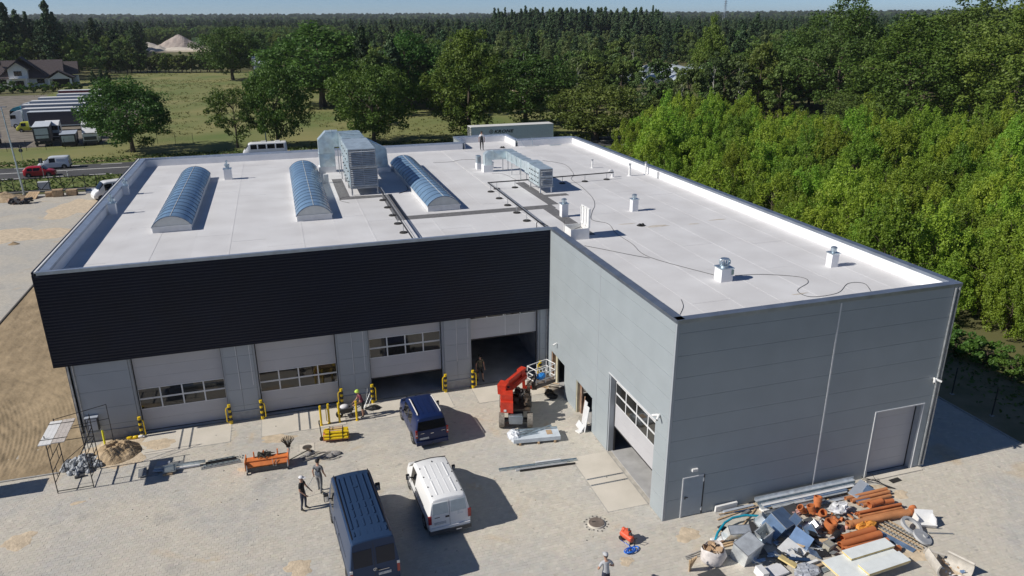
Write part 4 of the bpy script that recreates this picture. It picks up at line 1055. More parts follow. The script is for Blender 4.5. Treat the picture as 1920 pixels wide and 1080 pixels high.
# ---- tussocks in the meadow
r = np.random.default_rng(31); n = 9000
x = r.uniform(-84, 58, n); y = r.uniform(112, 334, n); k = np.array([(not (-80<a<-45 and b<212)) and not (a>8 and b>150) for a, b in zip(x,y)]); k &= (fnoise(x,y,41,3,.12) > -.1)
x, y = x[k], y[k]; n = len(x)
C = np.repeat(np.stack([x,y,np.full(n,.12)],1),5,0)+r.normal(0,.25,(n*5,3))*np.array([1,1,.25])
V, F = leaves(C, r.normal(0,1,(n*5,3))*np.array([1,1,.1])-np.array([0,0,.35]), .16, r); c = np.repeat(np.repeat(r.uniform(0,1,(n,1)),5,0),4,0)
o = link('meadow_tussocks', quads_mesh('meadow_tussocks', V, F, leafmat('leaf_dry', (.15,.18,.045), (.29,.27,.10), trans=.2), col=np.repeat(c,3,1))); o['kind'] = 'stuff'
n = 9000; x = r.uniform(-70, 60, n); y = np.concatenate([r.uniform(107,112.5,n//2), r.uniform(86.8,96.3,n-n//2)])
C = np.stack([x,y,np.full(n,.1)],1)+r.normal(0,.08,(n,3)); V, F = leaves(C, np.tile([0,0,1.0],(n,1)), .26, r); c = np.repeat(r.uniform(0,1,(n,1)),4,0)
o = link('verge_grass', quads_mesh('verge_grass', V, F, leafmat('leaf_verge', (.05,.085,.016), (.13,.17,.04), trans=.25), col=np.repeat(c,3,1))); o['kind'] = 'stuff'
n = 5000; x = r.uniform(22.2, 28.5, n); y = r.uniform(-8, 50, n); k = r.uniform(0,1,n) < np.clip((x-22)/5,0.05,1); x, y = x[k], y[k]; n = len(x)
C = np.stack([x,y,np.full(n,.12)],1)+r.normal(0,.1,(n,3)); V, F = leaves(C, np.tile([0,0,1.0],(n,1)), .16, r); c = np.repeat(r.uniform(0,1,(n,1)),4,0)
o = link('edge_grass', quads_mesh('edge_grass', V, F, MATS['leaf_verge'], col=np.repeat(c,3,1))); o['kind'] = 'stuff'
# ================================================================== VEHICLES
def paint(name, c, coat=.25, spec=.4): return mat(name, c, rough=.34, spec=spec, var=.02, scale=.5, coat=coat)
M_navy = paint('navy_paint', (.024,.050,.110), .04, .22); M_blue = paint('deep_blue_paint', (.009,.021,.082), .1, .3); M_vwht = paint('van_white_paint', (.80,.81,.82))
M_red = paint('car_red_paint', (.42,.012,.022)); M_slv = paint('silver_white_paint', (.62,.66,.70)); M_lime = paint('yellow_green_paint', (.42,.42,.04)); M_teal = paint('turquoise_paint', (.03,.27,.36))
M_tint = mat('tinted_window', (.008,.009,.011), rough=.05, spec=.35, var=.1, scale=1)
M_lamp = mat('tail_lamp_red', (.30,.010,.014), rough=.15, spec=.8, var=.1); M_lampw = mat('lamp_clear', (.7,.68,.66), rough=.15, var=.05)
M_chrome = mat('chrome', (.75,.76,.78), rough=.15, metal=1, var=.04); M_rim = mat('wheel_rim', (.45,.46,.48), rough=.3, metal=.8, var=.1)
M_plate = mat('number_plate', (.60,.62,.64), rough=.5, col2=(.30,.32,.36), scale=26, detail=1)
M_plug = mat('plastic_grey', (.06,.062,.066), rough=.6, var=.1)
def lerp(a, b, t): return a+(b-a)*t
def interp(x, pts):
    for (a, u), (b, v) in zip(pts, pts[1:]):
        if x <= b: return lerp(u, v, (x-a)/(b-a) if b > a else 0)
    return pts[-1][1]
def wheel(parent, x, y, r, w, side, rim=None):
    t = MB(); c0, c1 = (x, y-w/2*1, r), (x, y+w/2, r)
    t.ring((x,y-w/2,r),(0,1,0), r*.62, r, w, 22); t.ring((x,y-w/2-.006,r),(0,1,0), r*.66, r*.93, w+.012, 22)
    tyre = t.build('wheel', M_rubber, parent, 35)
    h = MB(); yo = y+side*(w/2-.03); h.cyl((x,yo-.02,r),(x,yo+.02,r), r*.60, n=18)
    for k in range(5):
        a = 2*math.pi*k/5; h.obox((x+.36*r*math.cos(a), yo+side*.025, r+.36*r*math.sin(a)), (.5*r,.02,.12*r), Matrix.Rotation(-a,3,'Y'))
    h.cyl((x,yo,r),(x,yo+side*.04,r), r*.14, n=10); h.build('rim', rim or M_rim, tyre, 35)
def vehicle(name, label, cat, p, heading, L, W, H, top, belt, width, z0, paintm, side_glass, screen, wheels, wr, group=None, rear_tilt=.10, crown=.035, cr=.16, tw=.80, rim=None, rows_glass=(4,5)):
    """body lofted along its length (x = 0 rear ... L front); returns thing and a function for points on the rear face"""
    t = thing(name, label, cat, (p[0],p[1],0), heading, group)
    xs = sorted(set([0,.03,.10]+[round(x,3) for x,_ in top]+[round(v,3) for g in side_glass for v in g]+list(np.linspace(.3,L-.25,10).round(3))+[L-.1,L-.03,L]))
    S = []
    for x in xs:
        zt = interp(x, top); zb = min(interp(x, belt), zt-.04); hw = interp(x, width)*W/2
        gh = max(0,(zt-zb)/(H-interp(L*.4,belt))); k = min(1, gh)
        twk = lerp(.93, tw, k)*hw; c = cr*max(.25,k)
        pr = [(hw*.93,z0),(hw*.985,z0+.10),(hw,z0+.30),(hw,lerp(z0+.30,zb,.6)),(hw*.985,zb),
              (lerp(hw*.985,twk,.80),lerp(zb,zt-c*.55,.86)),(twk,zt-c*.5),(twk-c*.40,zt-c*.12),(twk-c*1.1,zt),(twk*.45,zt+crown*.8*k),(0,zt+crown*k)]
        full = [(y,z) for y,z in pr]+[(-y,z) for y,z in reversed(pr[:-1])]
        S.append([(x+rear_tilt*max(0,(z-interp(0,belt)))/H*(1 if x<.2 else 0)*(1-x/.2) , y, z) for y,z in full])
    n = len(S[0]); V = [v for s in S for v in s]; body = MB(); body.v = V
    gl = {}
    for i in range(len(xs)-1):
        xm = (xs[i]+xs[i+1])/2
        for j in range(n-1):
            f = (i*n+j, i*n+j+1, (i+1)*n+j+1, (i+1)*n+j); jj = j if j < n//2 else n-2-j
            key = None
            if jj == 4:
                for gi, (a, b) in enumerate(side_glass):
                    if a <= xm <= b: key = ('side', gi, j)
            if screen[0] <= xm <= screen[1] and jj >= 5: key = ('screen',)
            if key: gl.setdefault(key, []).append(f)
            else: body.f.append(f); body.m.append(0)
    for s, rev in ((0,0),(len(xs)-1,1)):
        for j in range(n//2):
            body.f.append((s*n+j, s*n+j+1, s*n+n-2-j, s*n+n-1-j)); body.m.append(0)
    bo = body.build('body', paintm, t, 32)
    for key, fs in gl.items():
        g = MB(); ids = sorted({q for f in fs for q in f}); mp = {q:k for k,q in enumerate(ids)}
        g.add([V[q] for q in ids], [tuple(mp[q] for q in f) for f in fs]); g.build('windscreen' if key[0]=='screen' else 'side_window', M_tint, t, 40)
    u = MB(); u.box(.15,L-.15,-W*.40,W*.40,z0-.10,z0+.02); u.build('underbody', M_black, t)
    for x in wheels:
        for sd in (-1,1):
            a = MB(); hw = interp(x, width)*W/2; q = []
            for k in range(13):
                th = math.pi*k/12; q.append((x+math.cos(th)*(wr+.07), wr+math.sin(th)*(wr+.07)))
            q += [(x-wr-.07,z0-.02),(x+wr+.07,z0-.02)]
            a.prism([(c,d) for c,d in q], 'y', min(sd*(hw-.02),sd*(hw+.006)), max(sd*(hw-.02),sd*(hw+.006))); a.build('wheel_arch', M_black, t)
            wheel(t, x, sd*(hw-.10), wr, .22, sd, rim)
    def rear(y, z, off=.0): return (rear_tilt*max(0,z-interp(0,belt))/H - off, y, z)
    t['_'] = 0; del t['_']
    def panel(nm, m, y0, y1, za, zb, off=.012, th=.02, parent=None, seg=4, taper=0):
        g = MB(); V = []; ks = [lerp(za,zb,i/seg) for i in range(seg+1)]
        for i, z in enumerate(ks):
            tt = taper*(i/seg); a, b = y0+tt, y1-tt
            V += [rear(a,z,off), rear(b,z,off), rear(b,z,off-th), rear(a,z,off-th)]
        F = []
        for i in range(seg): F += [(4*i+k,4*i+(k+1)%4,4*i+4+(k+1)%4,4*i+4+k) for k in range(4)]
        F += [(0,1,2,3),(4*seg+3,4*seg+2,4*seg+1,4*seg)]
        return g.add(V,F).build(nm, m, parent or t)
    return t, panel
def mirrors(t, x, y, z, s=1.0, m=None):
    for sd in (-1,1):
        g = MB(); g.tube([(x,sd*(y-.05),z-.03),(x-.02,sd*(y+.12),z)], .03, 6); g.obox((x-.04,sd*(y+.19*s),z+.07*s), (.13*s,.17*s,.26*s), None, .03); a = g.build('mirror', m or M_black, t, 30)
        MB().box(x-.115*s-.0,x-.105*s,sd*(y+.19*s)-.065*s,sd*(y+.19*s)+.065*s,z-.03*s,z+.17*s).build('mirror_glass', M_chrome, a)
HD = math.pi/2
# -- long navy van nearest the camera
L, W, H = 6.45, 1.99, 2.66
hd = HD+R(4.2); p = (-12.86, -.72)
t, panel = vehicle('panel_van', 'long high-roof navy blue panel van nearest the camera', 'van', p, hd, L, W, H,
    [(0,2.58),(.05,2.62),(.3,2.66),(4.55,2.64),(4.9,2.58),(5.05,2.50),(5.75,1.42),(6.2,1.20),(6.40,1.02),(L,.85)], [(0,1.42),(4.5,1.40),(5.6,1.30),(L,.8)], [(0,.95),(.06,.985),(.3,1),(5.2,1),(6.0,.93),(6.3,.86),(L,.74)],
    .36, M_navy, [(4.05,4.95)], (5.05,5.75), (1.0,4.95+.35), .345, rear_tilt=.16, tw=.83, cr=.15)
ribs = MB()
def rib(x0, x1, y, z): ribs.box(x0,x1,y-.028,y+.028,z-.03,z+.022)
for y in (-.62,-.40,-.13,.13,.40,.62):
    rib(.42,.70,y,2.675); rib(2.62,4.55,y,2.685) if abs(y) < .5 else rib(.9,4.55,y,2.675)
    if abs(y) < .5: rib(.95,1.45,y,2.69); rib(1.60,2.05,y,2.69); rib(2.12,2.5,y,2.69)
ribs.build('roof_rib', M_navy, t)
g = MB()
for sd in (-1,1): g.box(.3,4.85,sd*.735-.018,sd*.735+.018,2.60,2.672)
g.build('roof_gutter', M_black, t); MB().cyl((3.7,0,2.68),(3.7,0,2.71),.1,n=14).build('roof_cap', M_navy, t)
MB().tube([(4.7,-.3,2.65),(4.6,-.3,2.95)], .008, 5).build('aerial', M_black, t)
M_bwin = mat('blanked_window', (.012,.018,.034), rough=.22, spec=.3, var=.05); panel('rear_window', M_bwin, .08, .80, 1.52, 2.26); panel('rear_window', M_bwin, -.80, -.08, 1.52, 2.26)
panel('door_gap', M_black, -.008, .008, .55, 2.50, .006, .02)
for sd in (-1,1):
    panel('tail_light', M_lamp, min(sd*.97,sd*.86), max(sd*.97,sd*.86), .95, 1.32, .03, .05); panel('reversing_light', M_lampw, min(sd*.97,sd*.86), max(sd*.97,sd*.86), 1.33, 1.45, .03, .05)
panel('bumper', M_plug, -.95, .95, .40, .62, .09, .12); panel('number_plate', M_plate, -.62, -.12, .98, 1.10, .02, .02)
panel('door_handle', M_black, -.20, -.04, 1.22, 1.27, .03, .03)
for k in range(12):
    pass
g = MB(); g.torus((-.012,.0,1.30),(1,0,0), .065, .011, 18, 6)
for k in range(3):
    a = R(90+120*k); g.tube([(-.012,0,1.30),(-.012,.06*math.cos(a),1.30+.06*math.sin(a))], .008, 4)
g.build('emblem', M_chrome, t, 40); panel('trim_strip', M_chrome, -.55, -.14, 1.20, 1.215, .02, .012)
for sd in (-1,1): MB().box(.4,4.8,sd*.985-.02,sd*.985+.02,.78,.86).build('side_moulding', M_plug, t)
for sd in (-1,1): MB().box(.9,3.6,sd*.97-.012,sd*.97+.012,1.44,1.47).build('door_rail', M_black, t)
for sd in (-1,1):
    for x in (2.55,3.72): MB().box(x-.008,x+.008,sd*.985-.016,sd*.985+.016,.5,1.40).build('door_gap', M_black, t)
mirrors(t, 4.95, .90, 1.50, 1.25)
# -- white van
L, W, H = 4.98, 1.92, 1.92
t, panel = vehicle('panel_van', 'white mid-size panel van with twin rear doors', 'van', (-9.30,1.98), HD+R(3.2), L, W, H,
    [(0,1.82),(.05,1.88),(.25,1.92),(2.8,1.92),(3.2,1.89),(3.38,1.84),(4.15,1.20),(4.6,1.06),(4.85,.90),(L,.72)], [(0,1.06),(2.8,1.07),(4.0,1.02),(L,.66)], [(0,.95),(.06,.985),(.3,1),(3.7,1),(4.4,.94),(4.8,.84),(L,.70)],
    .28, M_vwht, [(2.55,3.35)], (3.40,4.15), (.85,4.05), .335, rear_tilt=.20, tw=.80, cr=.18)
g = MB()
for x0, x1 in ((.38,1.5),(1.62,2.75)):
    for y in (-.42,-.14,.14,.42): g.box(x0,x1,y-.022,y+.022,1.93,1.962)
g.build('roof_rib', M_vwht, t)
g = MB()
for x in (.4,1.1,1.9,2.6):
    for sd in (-1,1): g.cyl((x,sd*.66,1.9),(x,sd*.66,1.945),.025,n=8)
g.build('roof_fixing', M_black, t); MB().box(2.9,3.0,-.02,.02,1.93,1.97).build('roof_aerial', M_black, t)
M_rwin = mat('pale_rear_window', (.42,.50,.55), rough=.12, spec=.8, var=.06)
panel('rear_window', M_rwin, .05, .76, 1.20, 1.74, taper=.04); panel('rear_window', M_rwin, -.76, -.05, 1.20, 1.74, taper=.04)
panel('door_gap', M_plug, -.006, .006, .50, 1.80, .006, .02)
for sd in (-1,1): panel('tail_light', M_lamp, min(sd*.965,sd*.82), max(sd*.965,sd*.82), .78, 1.18, .03, .06)
panel('bumper', M_plug, -.94, .94, .26, .44, .10, .13); panel('bumper_skin', M_vwht, -.90, .90, .44, .56, .06, .09)
panel('number_plate', M_plate, .18, .70, .70, .82, .02, .02); panel('door_handle', M_black, .03, .20, 1.0, 1.07, .03, .03); panel('lettering_badge', M_slv, -.60, -.34, 1.04, 1.08, .015, .01); panel('lettering_badge', M_plug, .45,.68,1.04,1.07,.015,.01)
panel('emblem', M_slv, -.44,-.34,1.10,1.18,.015,.01); panel('step_pad', M_lampw, -.5,-.25,.30,.34,.115,.02)
for sd in (-1,1): MB().box(1.1,3.6,sd*.962-.012,sd*.962+.012,.55,.66).build('side_moulding', M_plug, t)
for sd in (-1,1): MB().box(.9,2.4,sd*.955-.012,sd*.955+.010,1.13,1.155).build('door_rail', M_plug, t)
for sd in (-1,1):
    for x in (1.55,2.45,3.5): MB().box(x-.006,x+.006,sd*.955-.012,sd*.955+.009,.42,1.04).build('door_gap', M_plug, t)
MB().tube([(3.30,-.75,1.875),(3.36,0,1.90),(3.30,.75,1.875)], .022, 6).build('windscreen_trim', M_black, t)
mirrors(t, 3.30, .93, 1.12, .95)
# -- dark blue family van with roof rails
L, W, H = 4.42, 1.80, 1.80
t, panel = vehicle('family_van', 'dark blue compact van with silver roof rails by the garage doors', 'car', (-8.62,9.22), HD+R(4.0), L, W, H,
    [(0,1.66),(.05,1.74),(.3,1.79),(2.1,1.80),(2.5,1.77),(2.72,1.70),(3.45,1.16),(4.0,1.02),(4.3,.84),(L,.66)], [(0,1.02),(2.2,1.03),(3.4,1.0),(L,.6)], [(0,.94),(.06,.98),(.3,1),(3.2,1),(3.9,.93),(4.25,.82),(L,.68)],
    .24, M_blue, [(1.05,1.75),(1.83,2.65)], (2.74,3.45), (.80,3.48), .32, rear_tilt=.22, tw=.80, cr=.17)
for sd in (-1,1): MB().tube([(.45,sd*.62,1.80),(.55,sd*.62,1.855),(2.15,sd*.61,1.87),(2.3,sd*.61,1.81)], .034, 8).build('roof_rail', M_lampw, t, 40)
g = MB()
for y in (-.3,0,.3): g.box(.5,2.2,y-.012,y+.012,1.80,1.842)
g.build('roof_rib', M_blue, t)
panel('rear_window', M_tint, -.76, .76, 1.10, 1.60, taper=.06)
for sd in (-1,1): panel('tail_light', M_lamp, min(sd*.89,sd*.78), max(sd*.89,sd*.78), .72, 1.15, .03, .06); panel('reversing_light', M_lampw, min(sd*.88,sd*.80), max(sd*.88,sd*.80), .84, .90, .035, .02)
panel('bumper', M_blue, -.86, .86, .26, .48, .07, .1); panel('number_plate', M_plate, .18, .68, .58, .69, .02, .02); panel('trim_strip', M_chrome, .42,.62,.93,.945,.02,.01); panel('trim_strip', M_chrome, -.7,-.5,.93,.945,.02,.01); panel('emblem', M_chrome, -.08,.08,.86,.885,.02,.01)
MB().tube([(0,0,.3),(-.14,0,.3),(-.18,0,.42)], .025, 6).build('tow_bar', M_black, t)
for sd in (-1,1):
    for x in (.98,1.79,2.7): MB().box(x-.006,x+.006,sd*.895-.012,sd*.895+.009,.40,1.0).build('door_gap', M_black, t)
mirrors(t, 2.62, .88, 1.06, .9)
# -- red boom lift
M_lred = mat('lift_red', (.50,.040,.018), rough=.45, var=.12, scale=4); M_grime = mat('oily_black', (.03,.025,.022), rough=.6, col2=(.12,.08,.05), scale=9)
M_tyre2 = mat('dusty_tyre', (.20,.18,.155), rough=.95, var=.25, scale=10)
t = thing('boom_lift', 'red articulated boom lift with white basket by the corner doors', 'boom lift', (-3.50,10.85,0), R(-17))
def q(mb, name, m, par=None, sm=False): return mb.build(name, m, par or t, sm)
g = MB(); g.box(-.42,.42,-1.25,1.5,.42,.85); g.box(-.75,.75,-1.05,-.85,.30,.50); g.box(-.75,.75,1.15,1.35,.30,.50); q(g,'chassis',M_plug)
g = MB(); g.prism([(-.36,.38),(.36,.38),(.40,.86),(-.40,.86)], 'y', -1.40, -1.26); q(g,'chassis_box', mat('lift_grey',(.23,.25,.27), rough=.5, var=.12)); MB().box(-.35,.35,-1.41,-1.15,.86,.90).build('chassis_lid', M_steel, t)
for x in (-.78,.78):
    for y in (-.98,1.25):
        g = MB(); g.ring((x-.15,y,.42),(1,0,0), .22, .42, .30, 20); w = q(g,'wheel',M_tyre2,None,35); g = MB(); g.cyl((x-.11,y,.42),(x+.11,y,.42),.23,n=14); g.cyl((x-.16,y,.42),(x+.16,y,.42),.09,n=10); g.build('rim', M_steel2, w, 35)
g = MB(); g.cyl((0,0,.85),(0,0,1.0),.5,n=20); q(g,'slew_ring',M_black,None,40)
g = MB(); g.prism([(-.85,-1.18),(-.15,-1.30),(-.15,.75),(-.85,.75)], 'z', 1.0, 1.62); g.prism([(-.80,-1.0),(-.16,-1.1),(-.16,.6),(-.80,.6)], 'z', 1.62, 1.98); q(g,'turntable_cover',M_lred)
g = MB(); g.box(-.15,.80,-1.05,.75,.98,1.12); g.box(.66,.84,.3,.75,1.12,1.75); q(g,'turntable_deck',M_grime)
g = MB(); rr_ = random.Random(5)
for k in range(26): g.obox((rr_.uniform(.0,.7),rr_.uniform(-.95,.6),rr_.uniform(1.15,1.60)), (rr_.uniform(.1,.3),rr_.uniform(.1,.3),rr_.uniform(.1,.35)), rot(rr_.uniform(-.4,.4),rr_.uniform(-.4,.4),rr_.uniform(0,3)))
e_ = q(g,'engine',M_grime); e_['kind'] = 'stuff'
g = MB()
for k in range(7):
    a = (rr_.uniform(0,.6),rr_.uniform(-.9,.4),1.5); b = (rr_.uniform(0,.7),rr_.uniform(-.9,.5),1.3); g.tube([a,((a[0]+b[0])/2,(a[1]+b[1])/2,1.75),b], .022, 5)
q(g,'hydraulic_hoses',M_black)
def beam(mb, a, b, w, h):
    a, b = Vector(a), Vector(b); d = (b-a); M = d.to_track_quat('Y','Z').to_matrix(); mb.obox((a+b)/2, (w,d.length,h), M)
g = MB(); beam(g,(-.66,-.15,1.92),(.42,1.62,1.98),.17,.22); beam(g,(-.40,-.30,1.84),(.62,1.44,1.88),.15,.20); q(g,'lower_boom',M_lred)
g = MB(); beam(g,(-.58,-.15,2.22),(.48,1.60,2.26),.19,.20); beam(g,(.24,1.32,2.08),(.50,1.70,2.10),.36,.52); beam(g,(-.78,-.42,1.95),(-.58,.06,2.02),.50,.62); q(g,'upper_boom',M_lred)
q(MB().cyl((.10,1.70,2.15),(.72,1.46,2.15),.06,n=10),'boom_pin',M_black,None,40); q(MB().cyl((-.98,-.10,2.1),(-.34,-.34,2.1),.06,n=10),'boom_pin',M_black,None,40)
MB().box(-.863,-.853,-.9,-.45,1.25,1.42).build('decal', M_wht, t); MB().box(-.66,-.52,-1.26,-1.245,1.08,1.2).build('decal', M_wht, t); q(MB().cyl((-.45,.1,1.75),(.25,1.3,1.80),.045,n=10),'hydraulic_ram',M_chrome,None,40)
g = MB(); beam(g,(.42,1.57,1.12),(1.08,1.62,1.06),.15,.18); beam(g,(.45,1.58,2.0),(.5,1.58,1.12),.16,.18); q(g,'jib',M_lred)
g = MB(); g.cyl((1.05,1.60,.95),(1.05,1.60,1.35),.12,n=12); g.box(.95,1.25,1.5,1.75,.95,1.1); q(g,'basket_rotator',M_grime,None,40); g = MB(); g.tube([(1.05,1.6,1.3),(1.2,1.75,1.6),(1.15,2.0,1.9)], .05, 6); g.tube([(.6,1.6,1.15),(.9,1.8,1.4),(1.15,2.0,1.8)], .03, 6); q(g,'hydraulic_hoses',M_black)
bk = MB(); Mb = rotz(R(38)); bc = Vector((1.55,2.62,0))
def B(x, y, z): return bc+Mb@Vector((x,y,z))
bk.obox(B(0,0,.92), (1.55,.86,.20), Mb); bk = q(bk,'basket_floor',mat('basket_brown',(.13,.105,.09), rough=.7, var=.15))
g = MB()
for z in (2.02,1.62,1.26):
    c = [B(-.74,-.40,z),B(.74,-.40,z),B(.74,.40,z),B(-.74,.40,z)]
    for a, b in zip(c, c[1:]+c[:1]): g.tube([a,b], .026, 6)
for x, y in ((-.74,-.4),(0,-.4),(.74,-.4),(.74,.4),(0,.4),(-.74,.4)): g.tube([B(x,y,1.0),B(x,y,2.02)], .026, 6)
g.build('guard_rail', M_wht, bk, 40)
g = MB(); g.tube([B(-.45,-.36,1.6),B(-.45,-.36,1.95),B(-.2,-.36,1.95),B(-.2,-.36,1.6)], .02, 6); g.tube([B(.15,-.36,1.6),B(.15,-.36,1.95),B(.4,-.36,1.95),B(.4,-.36,1.6)], .02, 6); g.build('control_guard', M_wht, bk, 40)
MB().obox(B(-.3,-.3,1.5), (.5,.22,.3), Mb, .04).build('control_box', M_plug, bk)
bg = thing('blue_bag', 'bright blue crumpled bag hanging on the lift basket rail', 'bag', t.matrix_basis@Vector(B(-.45,-.52,1.62)), R(20))
g = MB(); rr_ = random.Random(9); g.ball((0,0,0),(.30,.14,.22),12,9); g.v = [(x*(1+.16*rr_.uniform(-1,1)),y*(1+.3*rr_.uniform(-1,1)),z*(1+.16*rr_.uniform(-1,1))) for x,y,z in g.v]; g.build('sack', mat('bag_blue',(.02,.22,.62), rough=.5, var=.2, scale=8), bg)
MB().tube([(-.1,.0,.2),(0,.1,.42),(.1,0,.2)], .012, 5).build('strap', M_black, bg)

# ---- on the road and in the far yard
t, panel = vehicle('hatchback', 'red hatchback driving on the road behind the fence', 'car', (-50.6,98.4), R(2), 4.0, 1.72, 1.46,
    [(0,.98),(.06,1.10),(.45,1.38),(.9,1.46),(2.1,1.45),(2.35,1.40),(3.05,.97),(3.6,.86),(3.9,.72),(4.0,.55)], [(0,.90),(2.4,.90),(3.0,.88),(4.0,.5)], [(0,.88),(.3,1),(3.2,1),(3.7,.92),(4.0,.72)],
    .20, M_red, [(.55,1.25),(1.33,2.25)], (2.37,3.05), (.68,3.22), .30, rear_tilt=.1, tw=.78, cr=.14)
mirrors(t, 2.3, .85, .92, .7, M_red)
t, panel = vehicle('delivery_van', 'pale silver delivery van passing the red hatchback on the road', 'van', (-45.9,104.6), R(182), 4.4, 1.85, 1.84,
    [(0,1.74),(.08,1.80),(.3,1.84),(2.4,1.84),(2.75,1.76),(3.4,1.18),(4.0,1.02),(4.25,.85),(4.4,.62)], [(0,1.02),(2.4,1.02),(3.4,.98),(4.4,.55)], [(0,.94),(.3,1),(3.3,1),(4.0,.92),(4.4,.70)],
    .26, M_slv, [(1.85,2.70)], (2.77,3.4), (.75,3.45), .32, rear_tilt=.1, tw=.82, cr=.16)
for sd in (-1,1):
    panel('tail_light', M_lamp, min(sd*.90,sd*.80), max(sd*.90,sd*.80), .8, 1.2, .03, .06); MB().box(.5,1.7,sd*.86-.03,sd*.86+.035,1.12,1.55).build('side_recess', M_slv, t)
panel('bumper', M_plug, -.9,.9,.28,.48,.07,.1); mirrors(t, 2.65, .9, 1.08, .8)
t, panel = vehicle('minibus', 'white older minibus parked beyond the left roof edge', 'van', (-33.4,80.6), R(205), 5.0, 2.0, 2.25,
    [(0,2.15),(.1,2.22),(.4,2.25),(3.3,2.25),(3.7,2.15),(4.35,1.35),(4.8,1.05),(5.0,.75)], [(0,1.22),(3.4,1.22),(4.3,1.12),(5.0,.7)], [(0,.95),(.3,1),(4.0,.98),(4.6,.9),(5.0,.76)],
    .32, M_vwht, [(.4,1.5),(1.62,2.6),(2.75,3.65)], (3.72,4.35), (1.0,4.2), .33, tw=.82, cr=.18)
mirrors(t, 3.6, .98, 1.35, 1.0)
t, panel = vehicle('coach', 'white camper coach passing behind the back roof edge', 'coach', (-13.7,104.4), R(180), 7.0, 2.2, 2.45,
    [(0,2.35),(.1,2.43),(.4,2.45),(5.6,2.45),(6.0,2.3),(6.6,1.45),(6.9,1.1),(7.0,.8)], [(0,1.5),(5.6,1.5),(6.5,1.3),(7,.7)], [(0,.95),(.3,1),(6.2,.98),(7.0,.8)],
    .35, M_vwht, [(.5,1.7),(1.9,3.1),(3.3,4.5),(4.7,5.7)], (6.02,6.6), (1.4,5.7), .38, tw=.88, cr=.2)
g = MB(); g.box(1.0,1.8,-.4,.4,2.45,2.6); g.box(3.2,4.0,-.4,.4,2.45,2.6); g.build('roof_vent', M_wht, t)
# ---- semi-trailers and tractors of the truck park
def trailer(label, p, hd, L=13.6, W=2.5, z0=1.15, z1=4.0, m=None, top=None, group=None, lettering=False):
    t = thing('semi_trailer', label, 'semi-trailer', (p[0],p[1],0), hd, group)
    MB().box(0,L,-W/2+.02,W/2-.02,z0,z1-.08).build('box_body', m or M_vwht, t); MB().box(-.03,L+.03,-W/2-.02,W/2+.02,z1-.10,z1).build('roof', top or M_wht, t)
    g = MB()
    for sd in (-1,1): g.box(0,L,sd*(W/2-.0)-.03,sd*(W/2)+.03,z0-.06,z0+.14)
    for x in (0,L): g.box(x-.04,x+.04,-W/2-.02,W/2+.02,z0,z1-.1)
    g.build('edge_rail', M_steel, t)
    MB().box(.3,L-.3,-.45,.45,.85,z0).build('chassis', M_black, t)
    for x in (1.8,3.1,4.4):
        for sd in (-1,1):
            w = MB(); w.ring((x,sd*1.0-.18,.5),(0,1,0),.28,.5,.36,18); o = w.build('wheel', M_rubber, t, 35); g = MB(); g.cyl((x,sd*1.0-.12,.5),(x,sd*1.0+.12,.5),.29,n=12); g.build('rim', M_rim, o, 35)
    g = MB(); g.box(L-3.0,L-2.85,-.8,-.65,.15,1.0); g.box(L-3.0,L-2.85,.65,.8,.15,1.0); g.build('landing_leg', M_steel2, t)
    MB().box(-.05,0,-W/2,W/2,.55,.75).build('rear_bumper', M_black, t)
    return t
def tractor(label, p, hd, m, H=3.7, group=None):
    t = thing('truck_tractor', label, 'truck', (p[0],p[1],0), hd, group)
    g = MB(); g.prism([(0,1.0),(0,H-.25),(.15,H),(1.35,H-.25),(2.05,H-.75),(2.28,2.1),(2.32,.55),(.9,.55),(.9,1.0)], 'y', -1.22, 1.22); cab = g.build('cab', m, t)
    g = MB(); g.add([(2.09,-1.05,H-.82),(2.09,1.05,H-.82),(2.30,1.05,2.12),(2.30,-1.05,2.12),(2.06,-1.05,H-.82),(2.06,1.05,H-.82),(2.27,1.05,2.12),(2.27,-1.05,2.12)], [(0,1,2,3),(7,6,5,4),(0,4,5,1),(2,6,7,3),(1,5,6,2),(3,7,4,0)]); g.build('windscreen', M_tint, t)
    for sd in (-1,1): MB().box(1.15,1.95,sd*1.22-.012,sd*1.22+.012,2.05,2.8).build('side_window', M_tint, t); g = MB(); g.box(1.95,2.12,sd*1.28-.06,sd*1.28+.12*sd+.06,2.0,2.8); g.build('mirror', M_black, t)
    g = MB(); g.box(2.30,2.36,-1.0,1.0,1.0,1.6); g.box(2.30,2.38,-1.15,1.15,.45,.85); g.build('grille', M_plug, t)
    MB().box(-3.6,.9,-.45,.45,.7,1.0).build('chassis', M_black, t)
    for sd in (-1,1): MB().box(-1.4,.2,sd*.95-.25,sd*.95+.25,.5,1.0).build('fuel_tank', M_steel, t)
    for x in (1.45,-2.4):
        for sd in (-1,1):
            w = MB(); w.ring((x,sd*1.05-.18,.5),(0,1,0),.28,.5,.36,18); o = w.build('wheel', M_rubber, t, 35); g = MB(); g.cyl((x,sd*1.05-.12,.5),(x,sd*1.05+.12,.5),.29,n=12); g.build('rim', M_rim, o, 35)
    return t
kt = trailer('long white semi-trailer with black wordmark standing behind the far roof notch', (16.45,100.3), R(-.2), L=14.8, m=mat('trailer_white',(.76,.79,.81), rough=.5, var=.03), z1=4.0)
g = MB(); g.box(-.04,.0,-1.2,-.03,1.2,3.85); g.box(-.04,0,.03,1.2,1.2,3.85); g.build('rear_door', M_wht, kt)
